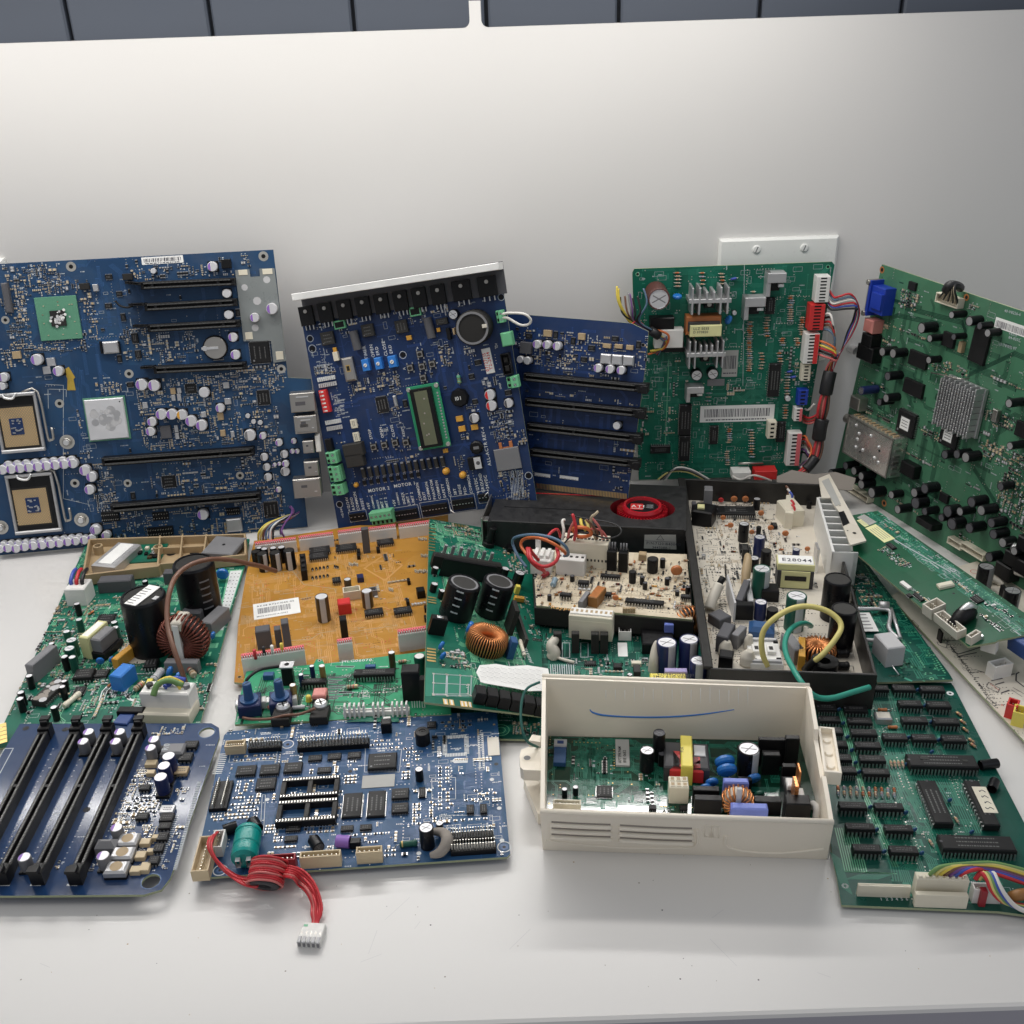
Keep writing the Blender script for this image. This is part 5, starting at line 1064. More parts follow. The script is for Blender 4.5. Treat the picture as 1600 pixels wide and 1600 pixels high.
# diamond print
for s_ in (1.0,.93):
    cx,cy=1138,492; P=[B.uv(cx+dx*s_,cy+dy*s_) for dx,dy in ((-8,-88),(140,-22),(12,92),(-140,2))]
    for i in range(4): B.art.line(*P[i],*P[(i+1)%4],.0001,.0009,'tr_orange')
for i in range(6): u,v=B.uv(1100+random.uniform(-10,10),450+i*15); B.art.quad(u+.004,v,.0001,random.uniform(.006,.013),.0007,'tr_orange')
P=[B.uv(*p) for p in ((1060,465),(1180,450),(1205,500),(1080,520))]; 
for i in range(4): B.art.line(*P[i],*P[(i+1)%4],.0001,.0006,'tr_orange')
for q in (((380,525),(490,510),(570,610),(790,640),(800,670)),((100,780),(350,745),(640,695)),((480,1010),(620,1000),(690,955),(800,940)),((900,950),(1240,900)),((400,680),(620,655)),((150,1160),(140,1230))):
    P=[B.uv(*p) for p in q]
    for i in range(len(P)-1): B.art.line(*P[i],*P[i+1],.0001,.0006,'tr_cream')
for cx,cy in ((240,645),(300,650),(240,590),(1340,460)):
    u,v=B.uv(cx,cy); B.art.ring(u,v,.0001,.0028,.0031,'tr_cream')
for x,y0,n in ((790,480,5),(1180,640,5),(895,460,6),(930,460,6),(1365,510,6),(1400,510,5),(1430,510,5),(1390,280,5),(1420,280,4),(1410,400,4),(1440,400,3)): 
    for i in range(3): B.axial(x+i*12,y0+i*3,3.2,.7,86,'ic' if x<800 else 'resist','resistor',1.2,('black',) if x>800 else ())
for i in range(5):
    for j in range(2): B.axial(632+i*27,500+j*62-i*4,2.4,1.0,88,'ic','diode',1.4,())
P=[B.uv(*p) for p in ((120,830),(120,960),(270,900),(265,820))]
for i in range(14): 
    a_=i/14; x0=130+i*9; B.art.line(*B.uv(x0,830+i),*B.uv(x0-10,900-i*2),.00009,.0003,'tr_cream')
B.silk(90,380,1450,1180,260,'tr_cream',.45); B.silk(90,380,1450,1180,50,'silk_red',.5); B.pads(90,380,1450,1180,200,'silk_red',.0005); B.pads(90,380,1450,1180,90,'black',.0004); B.traces(90,400,1450,1180,110,(1,4),w=.0007,p=.0014)
B.smd(590,320,1000,420,12,.5,.8); B.smd(1000,420,1450,760,12,.5,.8)
B.hole(110,1270,11,16,'tan')
B.done()
# loose harness plugged into the back left socket
W_=B.wire
for k,(mt_,x1) in enumerate((('w_yellow',245),('w_paleyellow',262),('w_brown',280),('w_bluegrey',300),('w_white',330),('w_black',350),('w_purple',430))):
    W_('wire',[(x1,290,12),(x1+5,235-k*4,20),(300+k*18,180-k*2,24),(380+k*10,145,22),(450+k*4,120,16),(500,105,12)] if mt_!='w_purple' else [(430,270,12),(412,230,18),(430,180,20),(480,110,22),(485,70,18),(465,55,14)],.9,mt_)

# ================================================================= SMALL GREEN BOARD WITH BLUE KNOBS
B=Board('timer_board','bright green narrow board with two blue turning knobs and a row of white pins','circuit board',
  flat((368,1128),(690,1117),(385,1049),.012,.012,.012),[(367,1132),(372,1100),(385,1049),(490,1038),(494,1030),(503,1030),(507,1037),(621,1023),(700,1014),(705,1116)],'greenlight',(350,780,4.5714),tr_='tr_dark')
for (x,y),(kx,ky) in (((180,1432),(163,1350)),((402,1410),(385,1335))):
    u,v=B.uv(x,y,.009); m=MB(); m.box(0,0,0,.015,.0155,.009,'capblue',c=.0006); m.lathe(0,0,[(.0062,.009),(.0062,.0102),(0,.0102)],18,mt='tr_blue'); m.lathe(0,0,[(.0034,.010),(.003,.021),(.0026,.0225),(0,.0225)],14,mt='tr_blue'); m.quad(0,0,.02256,.0045,.0008,'black',.6); m.box(.009,.003,0,.003,.006,.006,'white',c=.0004); m.box(-.0085,.003,0,.003,.006,.006,'alu',c=.0004); B.put('turning_knob',m,u,v,RD(10),occ=(.02,.018))
B.dip(932,1212,1217,1246,6,14); B.dip(560,1278,724,1306,6,8)
u,v,a,b=B.rect(842,1470,1322,1425,.010); m=MB(); m.box(0,0,0,a,.0045,.0035,'white',c=.0003)
for i in range(14): 
    if i in (5,9): continue
    m.box((-.5+(i+.5)/14)*a,-.002,0,.0012,.0045,.010,'white',c=.0002)
m.quad(0,0,.00356,a*.96,.001,'black'); B.put('pin_header',m,u,v,occ=(a,.007))
B.box(1270,1175,1392,1235,24,'black','relay'); B.box(1395,1255,1440,1290,18,'black_dust','relay')
u,v,a,b=B.rect(405,1172,490,1215,.015); m=MB(); m.box(0,0,0,a*.8,b*.6,.015,'black'); m.box(0,.001,.0148,a,b,.0012,'alu_dull',c=.0002); m.disc(0,.001,.01606,.0018,'black'); B.put('power_transistor',m,u,v,occ=(a,b))
for x,y,r,h,c_ in ((490,1325,24,13,'capgold'),(698,1188,22,14,'capgold'),(1195,1092,24,15,'capbrown'),(1395,1118,40,16,'capgreen'),(626,1190,18,12,'capblue'),(548,1250,18,10,'capblue')): B.cap(x,y,r,h,c_,'can' if r<40 else 'white',None,cross=False)
B.box(642,1345,725,1400,9,'pink','relay'); B.box(640,1400,730,1440,6,'black','socket')
for x,y in ((420,1470),(690,1455)): 
    m=MB(); m.box(0,-.006,0,.012,.014,.006,'black_dust'); m.merge(c_screw(.0048,.003,'alu'),tr(0,0,.006)); B.put('terminal_screw',m,*B.uv(x,y,.008),occ=(.012,.014))
B.axial(315,1468,9,1.5,-62,'pink','resistor',4); B.axial(520,1490,11,1.6,4,'lightgrey','resistor',4,()); B.axial(918,1340,8,1.5,4,'resist','resistor',4); B.axial(1275,1160,6,1.3,8,'resist','resistor',3); B.box(285,1232,350,1258,4,'tr_blue','film_capacitor'); B.box(1010,1178,1080,1195,7,'tr_blue','film_capacitor')
B.at('led',c_led(.002,.005,'yellow'),603,1415,3); B.wire('brown_wire',[(135,1560,3),(200,1572,4),(330,1568,5),(430,1545,7),(540,1535,6),(650,1495,9)],1.0,'w_brown'); B.wire('black_wire',[(150,1330,14),(170,1280,18),(240,1225,20),(320,1205,16),(400,1195,12)],1.1,'w_black')
for i in range(9):
    u0,v0=B.uv(750,1275+i*19+(i%2)*3); u1,v1=B.uv(870-(i%3)*30,1270+i*19+(i%2)*3); B.art.line(u0,v0,u1,v1,.0002,.0009,'black')
    B.art.line(u0,v0,u1,v1,.0001,.0016,'silk_dim')
for q in ((805,1195,925,1197),(825,1380,915,1382)): B.art.line(*B.uv(q[0],q[1]),*B.uv(q[2],q[3]),.0001,.0020,'silk_dim'); B.art.line(*B.uv(q[0],q[1]),*B.uv(q[2],q[3]),.0002,.0011,'black')
B.text('14LG06070',835,1168,3.2,2); B.text('600V-5A60-5 *',1030,1305,1.8,2); B.silk(120,1200,1440,1580,60,'silk',.5); B.silk(980,1370,1060,1430,6,'silk',1); B.traces(140,1240,1440,1580,50,(1,4),w=.0007,p=.0015); B.pads(120,1200,1440,1580,90,'pad',.0006)
P=[B.uv(*p) for p in ((860,1590),(1250,1510),(1250,1590))]; B.art.prism(P[::-1] if 0 else P,.00005,.00009,'tr_green')
for i in range(6): 
    u0,v0=B.uv(1340+i*18,1410); u1,v1=B.uv(1345+i*18,1490); B.art.line(u0,v0,u1,v1,.0001,.0004,'silk')
B.hole(682,1153,8,14,'pad'); B.done()

# ================================================================= BLUE CHIP BOARD (front middle)
B=Board('printer_board','medium blue board with small chips and two empty chip sockets, lying in front','circuit board',
  flat((302,1371),(797,1338),(351,1146),.006,.006,.011),[(302,1368),(305,1372),(792,1339),(797,1334),(776,1112),(600,1118),(356,1143),(350,1149)],'bluemid',(290,1090,2.963),tr_='tr_blue')
B.conn(186,198,270,222,7,8,'beige'); B.hdr(290,183,436,205,8,12); B.hdr(516,176,845,186,9,22,2)
for i in range(22):
    u,v=B.uv(530+i*14.3,160-i*1.2,.004); B.art.quad(u,v,.0001,.0004,.003,'pad')
B.box(905,95,950,122,8,'black','power_transistor'); B.box(915,88,948,98,8,'white','metal_tab'); u,v=B.uv(1095,158,.009); m=MB(); R=34*B.mpp(1095,158,.009); m.lathe(0,0,[(R,0),(R,.009),(R*.93,.0095),(R*.5,.0095),(R*.45,.009),(.001,.009),(.001,.0085),(0,.0085)],22,mt='black'); B.put('buzzer',m,u,v,occ=(2*R,2*R))
B.chip(848,258,975,322,3,20,2); B.chip(735,442,810,548,2.2,22,2,'y'); B.chip(848,432,920,545,2.2,22,2,'y')
for q in ((955,420,1032,463),(955,487,1030,528),(240,315,320,354),(350,310,430,350),(460,300,535,340),(332,372,412,420)): B.chip(*q,2.4,10)
for q in ((570,266,628,288),(660,258,718,282),(752,252,810,275),(612,322,672,343),(466,590,530,613),(460,640,515,660),(720,592,775,613),(808,587,860,608),(1118,110,1160,134),(1140,175,1165,180)): B.chip(*q,1.8,8)
B.chip(1082,415,1110,458,1.8,7,2,'y'); B.chip(1300,495,1335,532,2,4); B.chip(1362,492,1396,532,2,4); B.chip(572,636,605,660,2,3)
for q in ((450,372,702,448),(432,476,692,562)):
    u,v,a,b=B.rect(*q,.005); m=MB(); w=b*.19
    for sg in (-1,1):
        m.box(0,sg*(b/2-w/2),0,a,w,.005,'ic',c=.0003)
        for i in range(20): m.quad((-.5+(i+.5)/20)*a,sg*(b/2-w/2),.00506,a/20*.4,w*.5,'pad')
    for t in (-.49,0,.49): m.box(t*(a-.002),0,.0008,.0028,b-2*w,.004,'ic_grey',c=.0002)
    B.put('chip_socket',m,u,v,occ=None)
B.box(820,362,966,410,.4,'papergrey','foil_sticker',occ=True); B.box(1396,185,1455,265,.4,'glue','foil_sticker')
B.hdr(136,368,185,492,6,14,2,'black','y'); B.cap(1080,330,19,9,'capblack','can',None); B.cap(1113,600,34,15,'capblack','can',None); B.cap(1175,580,17,8,'capblack','can',None); B.cap(278,705,20,5,'glue','lightgrey',None)
for x,y,r,sl,ro in ((208,608,3.4,'capblack',200),(322,595,3.8,'capblack',120),(605,680,3.6,'capblack',-60),(730,670,3.6,'purple',170)): B.put('capacitor',c_canh(r*mm,.008,sl,'greybox'),*B.uv(x,y,.003),rot=RD(ro),occ=(.009,.008))
B.box(762,648,808,672,5,'black','diode')
u,v=B.uv(280,675,.009); m=MB(); R=.0076
m.lathe(0,0,[(0,0),(R*.6,0),(R*.95,.001),(R,.003),(R,.007),(R*.94,.0078),(R*.94,.0088),(R,.0096),(R,.017),(R*.94,.0178),(R*.94,.0186),(R,.0190),(R,.0205),(R*.9,.022),(0,.022)],22,mt='capteal'); 
for sg in (-1,1): m.box(sg*.003,0,-.003,.0025,.005,.004,'lightgrey',c=0)
m.xf(Matrix.Translation((0,-.011,R))@Matrix.Rotation(RD(-90),4,'X')); B.put('backup_battery',m,u,v,RD(2),occ=(.02,.03),label='teal cylinder battery')
B.conn(66,640,103,800,8,10,'beige',ax='y'); B.conn(132,612,165,690,8,5,'white',ax='y')
B.conn(352,727,505,748,9,7,'darkred'); B.conn(530,712,715,730,9,8,'beige'); B.conn(790,690,908,712,9,5,'beige')
B.hdr(1225,598,1425,618,8,16); B.hdr(1225,652,1437,676,8,16); B.axial(1032,678,10,2,4,'capgreen','resistor',3,('gold',))
m=MB(); m.tube([(-.004,.008,.004),(.002,.004,.006),(.004,-.003,.007),(.0,-.008,.004),(-.006,-.009,.003)],[.002,.003,.0036,.003,.0015],'dust',10); B.put('glue_blob',m,*B.uv(1180,665,.004),occ=(.014,.02))
for x,y in ((473,217),(160,800),(1475,692)): B.hole(x,y,8,18,'tr_blue'); u,v=B.uv(x,y); B.art.ring(u,v,.0002,.0035,.0041,'silk')
for x,y in ((762,342),(1438,308)): B.hole(x,y,9,10,'black')
for x,y in ((378,473),(1452,513),(1465,662),(1080,722),(1418,380)): u,v=B.uv(x,y); B.art.disc(u,v,.0002,.0014,'silk',10)
# component fields
def field(x0,y0,x1,y1,nx,ny,w=.0022,h=.0012,fill=.8):
    a=B.uv(x0,y0); b=B.uv(x1,y1)
    for i in range(nx):
        for j in range(ny):
            if random.random()>fill: continue
            u=a[0]+(b[0]-a[0])*(i+.5)/nx; v=a[1]+(b[1]-a[1])*(j+.5)/ny
            if not B.free(u,v,w,h): continue
            B.mark(u,v,w,h); t=random.random(); bm='ic' if t<.35 else ('tan' if t<.7 else 'bluemid')
            if bm!='bluemid': B.bits.box(u,v,.0001,w*.55,h,.0006,bm,c=0)
            for sg in (-1,1): B.bits.box(u+sg*w*.4,v,0,w*.25,h,.0005,'solder',c=0)
            for sg in (-1,1): B.art.quad(u,v+sg*h*.75,.0001,w*1.3,.00018,'silk_dim')
for q in ((230,235,425,262,14,2),(230,268,415,290,13,2),(545,215,830,245,20,2),(860,195,1000,240,10,3),(1010,230,1095,295,6,4),(1170,320,1240,520,4,12),(1050,490,1090,590,2,8),(1335,425,1440,450,6,2),(1290,465,1420,480,8,1),(1240,555,1415,575,10,1),(200,460,330,560,8,7),(245,370,300,450,4,6),(540,590,700,625,12,3),(370,590,450,670,4,6),(780,625,940,640,12,1),(350,685,510,705,8,1),(925,700,970,740,3,2),(1150,110,1340,135,12,2),(1265,120,1300,160,3,3),(690,430,720,520,2,6),(740,330,790,400,3,5),(750,290,790,320,2,2),(1000,340,1040,380,2,3),(640,685,690,700,3,1),(820,660,900,680,6,1),(1130,480,1160,580,2,8),(575,330,610,355,2,2),(780,690,785,700,1,1),(400,400,420,440,1,3),(130,520,200,570,6,4),(1240,330,1290,360,2,2)): field(*q)
for i in range(11): u,v=B.uv(168+ i*1.2 if 0 else 175-i*3,262+i*9); B.art.quad(u,v,.0002,.006,.0007,'silk')
u,v,a,b=B.rect(1200,185,1302,262,0)
for sg in (-1,1):
    for i in range(14): B.art.quad(u+(-.5+(i+.5)/14)*a,v+sg*b*.5,.0002,.0007,.003,'silk'); B.art.quad(u+sg*a*.5,v+(-.5+(i+.5)/14)*b,.0002,.003,.0007,'silk')
u,v,a,b=B.rect(1352,170,1385,330,0)
for i in range(18):
    for j in (-1,1): B.art.quad(u+j*.0012,v+(-.5+(i+.5)/18)*b,.0002,.0014,.0012,'silk')
for e in (-1,1): B.art.quad(u,v+e*b*.53,.0002,a,.0003,'silk'); B.art.quad(u+e*a*.5,v,.0002,.0003,b*1.06,'silk')
P=[B.uv(*p) for p in ((1232,295),(1245,282),(1308,282),(1306,302),(1245,304))]; B.art.prism(P,.0001,.0002,'silk')
for q in ((833,235,1000,240,990,345,828,345),(215,215,430,205,420,290,200,300),(355,450,345,640,360,640,370,450),(1140,375,1250,370,1250,470,1140,470),(1175,545,1420,545,1430,700,1210,710)):
    P=[B.uv(q[i],q[i+1]) for i in range(0,8,2)]
    for i in range(4): B.art.line(*P[i],*P[(i+1)%4],.0001,.0004,'silk_dim')
B.smd(160,130,1480,760,150,.4,.4); B.silk(80,130,1490,800,420,'silk',.45); B.traces(80,130,1490,800,150,(2,8),w=.0003,p=.0008); B.pads(80,130,1490,800,200,'silk',.0005); B.done(); BB=B
# red harness with its ring, plugged into the blue chip board
t=empty('wire_harness',tr(*onz(435,1380,.0)),'red wire bundle wound round a dark ring, ending in a white plug on the table','wire harness')
Ti=t.matrix_world.inverted()
def hp(x,y,z): return tuple(Ti@onz(290+x/2.963,1090+y/2.963,z*mm))
for k in range(6):
    o=k*1.0
    m=MB(); m.tube([hp(150-k*8,622+k*5,14),hp(128-k*5,650+k*8,19-k*.5),hp(120+k*3,700+k*10,19-k),hp(152+k*6,760+k*9,15-k*.8),hp(225+k*7-(k%2)*6,818+k*8,10+(k%3)),hp(285+k*3,835+k*8,8+(k%2)*2),hp(335,840+k*7,8+(k%3))],.0007,'w_red' if k!=3 else 'w_pink',7); m.build('red_wire',t)
    m=MB(); m.tube([hp(435,785+k*8,12-k*.5),hp(480+k*3,780+k*11,13+k),hp(548-k*6,804+k*12,11-k),hp(600-k*9,866+k*6,9-(k%2)*2),hp(628-k*9,950,6-(k%3)),hp(628-k*9,1000,4),hp(612-k*5,1045,2.2),hp(628-k*18,1105,3)],.0007,'w_red' if k!=4 else 'w_pink',7); m.build('red_wire',t)
c=Vector(hp(383,838,8)); c.z+=.004; RM=Matrix.Translation(c)@Matrix.Rotation(RD(-8),4,'Z')@Matrix.Rotation(RD(-62),4,'X')@Matrix.Scale(.86,4)
m=MB(); m.lathe(0,0,[(.0045,-.0085),(.0088,-.0085),(.0094,-.0078),(.0094,.0078),(.0088,.0085),(.0045,.0085),(.0045,-.0085)],26,mt='ferrite'); m.xf(RM); m.build('ferrite_ring',t)
for k in range(11):
    q=MB(); z=-.0072+k*.00145; e=random.uniform(-.0014,.0014); q.tube([(-.0113,0,z+e),(-.008,.008,z-.0006),(0,.0113,z),(.008,.008,z+.0008),(.0113,0,z-e),(.008,-.008,z+.0005),(0,-.0113-abs(e),z),(-.008,-.008,z-.0005)],.0008,'w_red' if k%3 else 'w_pink',7,closed=True,sub=4)
    q.xf(RM); q.build('red_winding',t)
a=Vector(hp(515,1150,0)); b=Vector(hp(640,1158,0)); d=b-a; m=MB(); w=d.length
w*=.86; m.box(0,0,0,w,.009,.0045,'white',c=.0004); m.box(0,.0062,0,w*.94,.0045,.0038,'white',c=.0003)
for i in range(5): m.box((-.5+(i+.5)/5)*w,-.0035,.0042,w/5*.72,.004,.0008,'lightgrey',c=.0002); m.quad((-.5+(i+.5)/5)*w,.0010,.00456,w/5*.3,.0016,'steel'); m.box((-.5+(i+.5)/5)*w,-.0045,.001,w/5*.5,.0012,.003,'grey',c=0)
m.quad(-w*.35,.0062,.0039,.0022,.0015,'tr_lgreen'); m.build('white_plug',t,Matrix.Translation((a+b)/2+Vector((0,.004,0)))@Matrix.Rotation(math.atan2(d.y,d.x),4,'Z'))
# ================================================================= LARGE GREEN BASE BOARD (under the others)
B=Board('inverter_board','large green board lying under the cream board, with four black relays in a row','circuit board',
  flat((650,1152),(1095,1160),(800,850),.004,.004,.004),[(640,1152),(1112,1160),(1104,1060),(1098,845),(800,845),(740,960),(672,1040)],'teal',(640,760,3.478),tr_='tr_green')
for q in ((782,782,826,803),(880,783,922,803),(986,785,1030,806),(1036,786,1080,807)): B.box(*q,17,'black_dust','relay')
B.cap(1398,845,56,23,'capblue','can','lightgrey'); B.cap(1520,828,53,25,'capblue','can','lightgrey'); B.cap(1572,945,48,20,'capblue','can','lightgrey'); B.cap(1197,1020,15,7,'capblack','can',None)
B.box(1255,742,1440,858,9,'black','power_module'); B.box(1382,720,1436,752,16,'periwinkle','film_capacitor'); B.put('ring_coil',c_toroid(.011,.0038,.008,26,'ferrite','copper',True,wr=.0007),*B.uv(1520,735,.012),rot=RD(20),occ=(.02,.01))
u,v,a,b=B.rect(1130,850,1186,926); m=MB(); m.box(0,0,0,a,b,.0003,'paper',c=0); B.put('paper_label',m,u,v,occ=(a,b))
u,v,a,b=B.rect(1305,1012,1505,1046,.012); m=c_box(a,b,.012,'yellow',c=.0008); m.text('97098Q(06/06)',-a*.30,b*.06,.01206,.0026,'ink'); m.text('SMQ 6110-08013',-a*.42,-b*.34,.01206,.0026,'ink'); B.put('relay',m,u,v,occ=(a,b)); B.box(1385,985,1510,1008,13,'violet','film_capacitor')
for q in ((950,945,1015,968),(1155,958,1160,960)): B.chip(*q,2,6)
B.box(1107,958,1155,984,3,'ic','diode'); B.box(1215,968,1256,1008,4,'ic_grey','transistor'); B.box(1205,945,1260,962,3,'ivory','resistor'); B.conn(1135,756,1206,790,8,3,'white')
m=MB(); m.tube([(0,0,0),(.001,0,.004),(-.001,.002,.009),(.002,.006,.012),(0,.010,.010)],[.005,.0048,.004,.003,.002],'glue',10); m.tube([(0,0,.001),(.008,-.006,.002),(.016,-.008,.001)],.0012,'glue',7); B.put('glue_blob',m,*B.uv(778,915,.002),occ=(.01,.01))
m=MB(); m.tube([(0,0,0),(.0,0,.010),(.001,.004,.018),(.002,.006,.022)],[.004,.0035,.0025,.001],'glue',10); B.put('glue_blob',m,*B.uv(1325,985,.003),occ=(.01,.01))
for i in range(11): u0,v0=B.uv(765+i*12.5,968); u1,v1=B.uv(768+i*12.5,1020); B.art.line(u0,v0,u1,v1,.0001,.0006,'silk_dim')
for q in ((830,850,870,930),(930,850,970,930)):
    P=[B.uv(q[0],q[1]),B.uv(q[2],q[1]),B.uv(q[2],q[3]),B.uv(q[0],q[3])]
    for i in range(4): B.art.line(*P[i],*P[(i+1)%4],.0001,.0005,'silk_dim')
for x,y in ((495,1325),): u,v=B.uv(x,y); B.art.ring(u,v,.0001,.0055,.006,'tr_lgreen'); B.art.ring(u,v,.0001,.0028,.0034,'tr_lgreen')
B.smd(900,940,1300,1030,40,.4); B.smd(560,1290,700,1350,34,.4); B.smd(740,760,780,900,6); B.smd(1100,780,1250,850,10); B.silk(400,740,1440,1360,140,'silk_dim',.5); B.traces(300,740,1440,1370,110,(1,5),w=.0006,p=.0013); B.pads(400,740,1440,1360,200,'pad',.0005); B.done()

# ================================================================= GREEN BOARD WITH COPPER COIL (tilted on top)
B=Board('power_supply_board','tilted green board with two black capacitors, a copper coil and torn white paper','circuit board',
  flat((663,1096),(841,1118),(671,811),.036,.012,.030),[(663,1097),(671,811),(780,828),(832,842),(846,1010),(850,1119)],'green',(640,760,3.478),tr_='tr_lgreen')
B.box(185,390,480,440,16,'black','heat_sink_bar',c=.001)
m=None
for i in range(7): x=200+i*42; B.box(x-9,312+i*7,x+9,322+i*7,15,'grey' if i%2 else 'alu_dull','fin_plate')
u,v=B.uv(190,395,.012); 
B.box(135,370,500,410,12,'black_dust','heat_sink_bar',c=.0015)
for x,y,r in ((300,520,92),(490,512,88)):
    h=.029; u,v=B.uv(x,y,h); R=r*B.mpp(x,y,h); m=c_cap(R,h,'capblack','ic_grey',None,False); m.ring(0,0,h-R*.05+.0001,R*.70,R*.84,'grey',26)
    for k in range(4): 
        for j in range(2):
            A=RD(-118+j*13); m.box((R+.0001)*math.cos(A),(R+.0001)*math.sin(A),.008+k*.006,.0002,.0026,.0011,'silk_dim',c=0,rot=A)
    B.put('capacitor',m,u,v,occ=(2*R,2*R),label='big black capacitor with a sunken grey top')
u,v=B.uv(442,772,.017); m=c_toroid(.0136,.0034,.0125,44,'black','copper',False,wr=.00048); m.cyl(0,0,0,.0140,.0015,'black',28); B.put('ring_coil',m,u,v,occ=(.031,.031),label='upright ring coil wound with bright copper wire')
B.ddisc(318,760,34,'bluedisc',70,5,4,8); B.ddisc(168,862,26,'bluedisc',60,2,4,8); B.ddisc(178,918,24,'bluedisc',50,1,4,8)
B.box(548,812,592,850,15,'tr_blue','film_capacitor'); B.box(556,615,602,680,22,'black_dust','relay'); B.box(600,690,632,830,8,'ic_grey','relay')
u,v,a,b=B.rect(120,690,212,728,.014); m=c_box(a,b,.014,'black',c=.0006); m.quad(0,0,.01406,a*.5,b*.5,'black_dust'); m.tube([(-a*.2,0,.0142),(a*.2,0,.0142)],.0006,'alu',6); m.tube([(-a*.2,-b*.25,.0142),(a*.2,-b*.25,.0142)],.0006,'alu',6); B.put('relay',m,u,v,occ=(a,b))
for x,y,r,h in ((600,468,29,13),(522,445,23,10),(137,528,20,7),(180,565,19,7),(142,440,18,6)): B.cap(x,y,r,h,'capblack','can',None,cross=r>25)
m=MB(); m.cyl(0,0,0,.0055,.004,'black'); m.cyl(0,0,.004,.0032,.014,'black'); B.put('post',m,*B.uv(455,225,.018),occ=(.011,.011)); B.box(525,300,560,340,5,'black','diode'); B.chip(570,590,625,612,4,0,mt='orangebox'); B.axial(612,880,20,1.6,88,'ivory','resistor',4,('grey',)); B.box(578,530,606,548,7,'yellow','film_capacitor')
for x0,y0,n,st in ((122,605,3,14),(118,885,5,16),(122,230,4,18),(118,300,4,16)):
    for i in range(n): u,v=B.uv(x0,y0+i*st); B.art.quad(u,v,.0003,.0065,.0018,'gold')
for i in range(5): u,v=B.uv(235+i*17,208+i*3); B.art.quad(u,v,.0003,.0022,.005,'gold')
for x,w in ((195,.004),(228,.004),(285,.003),(305,.003),(328,.003)): u,v=B.uv(x,1172+(x-195)*.12); B.art.quad(u,v,.0003,w*.8,.006,'gold'); B.art.quad(u,v,.0004,w*.35,.005,'silk')
for x0,y0,w,h in ((130,1020,70,115),(205,1025,70,115),(275,1030,60,110),(130,1070,190,60)):
    P=[B.uv(x0,y0),B.uv(x0+w,y0+w*.05),B.uv(x0+w-4,y0+h),B.uv(x0-2,y0+h)]
    for i in range(4): B.art.line(*P[i],*P[(i+1)%4],.0003,.0006,'silk_dim')
    for p in P: B.art.quad(*p,.0004,.0016,.0016,'pad')
P=[B.uv(*p) for p in ((90,985),(340,1000),(355,1150),(85,1140))]; B.art.prism(P[::-1],.00005,.0001,'greenclear')
# relay row under torn paper
for i in range(6):
    x=355+i*66; y=1085+i*13; face4('relay',[(x,y+36),(x+60,y+46),(x+68,y),(x+10,y-10)],9,'black')
P=[B.uv(*p,.0105) for p in ((378,1040),(362,1010),(380,972),(470,965),(545,978),(640,972),(752,990),(765,1055),(735,1110),(650,1112),(560,1095),(470,1080),(410,1070),(385,1062))]
m=MB(); m.prism(P[::-1],.0102,.0106,'paper')
for j in range(13):
    for i in range(9):
        x=400+i*38+(j%3)*4; y=985+j*8.2+i*1.8
        if y>1050+ (x-400)*.16 or x>735: continue
        u,v=B.uv(x,y,.0107); m.quad(u,v,.01066,random.uniform(.0042,.0052),.00022,'lightgrey' if j%3 else 'grey',-.24)
m.build('torn_paper',B.root,B.Mi)
B.smd(180,200,440,300,46,.4,.2); B.smd(470,250,640,480,56,.4,.2); B.smd(600,480,690,900,26); B.smd(150,880,330,1000,40,.4,.3); B.smd(110,440,180,640,14); B.smd(480,240,620,300,20)
B.text('JARDI B Rev.C',668,960,2.4,92); B.text('LR',668,800,3,92); B.silk(100,180,700,1180,160,'silk',.4); B.traces(100,180,700,1180,120,(1,5),w=.0006,p=.0012); B.pads(100,180,700,1180,200,'pad',.0007); B.hole(128,208,10,17,'tr_lgreen')
m=MB(); m.xf(Matrix.Identity(4)); B.done()

# ================================================================= GRAPHICS CARD
p0,p1=onz(764,815,.0355),onz(1068,829,.0355); u_=(p1-p0).normalized(); back=Vector((0,0,1)).cross(u_)
B=Board('graphics_card','black boxy graphics card with a red fan, lying behind the cream board','graphics card',(p0,p1,p0+back*.1),None,'green',(640,760,3.478))
a0=B.uv(430,190); a1=B.uv(1500,236); d=(Vector(a1)-Vector(a0)).length; dep=.088
fu,fv=B.uv(1265,118); FR=.0178; m=MB()
from mathutils.geometry import tessellate_polygon as tess
outer=[(-.002,-.0),(d,-.0),(d,dep),(-.002,dep)]; hr=FR*1.28
loops=[[Vector((x,y,0)) for x,y in outer],[Vector((fu+hr*1.25*math.cos(-2*math.pi*k/40),fv+hr*.98*math.sin(-2*math.pi*k/40),0)) for k in range(40)]]
fl=[p for l in loops for p in l]; b=len(m.v); m.v+=[(p.x,p.y,0) for p in fl]
for t in tess(loops):
    A,B1,C1=[fl[i] for i in t]; t=list(t) if (B1-A).cross(C1-A).z>0 else list(t)[::-1]; m.face([b+i for i in t],'cardblack')
for l,mt_ in ((loops[0],'cardblack'),(loops[1],'darkred')):
    b=len(m.v); n=len(l); m.v+=[(p.x,p.y,-.028) for p in l]+[(p.x,p.y,0) for p in l]
    for i in range(n): m.face([b+i,b+(i+1)%n,b+n+(i+1)%n,b+n+i],mt_)
m.box(d*.5,.0015,0,d*.98,.003,.0012,'cardblack',c=.0006); m.box(d*.30,.060,0,d*.52,.0015,.0005,'fanred',c=.0001); m.box(d*.3,.030,0,d*.5,.0006,.0003,'black',c=0)
m.build('shroud',B.root,B.Mi)
m=MB(); m.prism([(-.001,.0),(d,.0),(d,dep),(-.001,dep)],-.0315,-.0295,'black'); m.build('circuit_board',B.root,B.Mi)
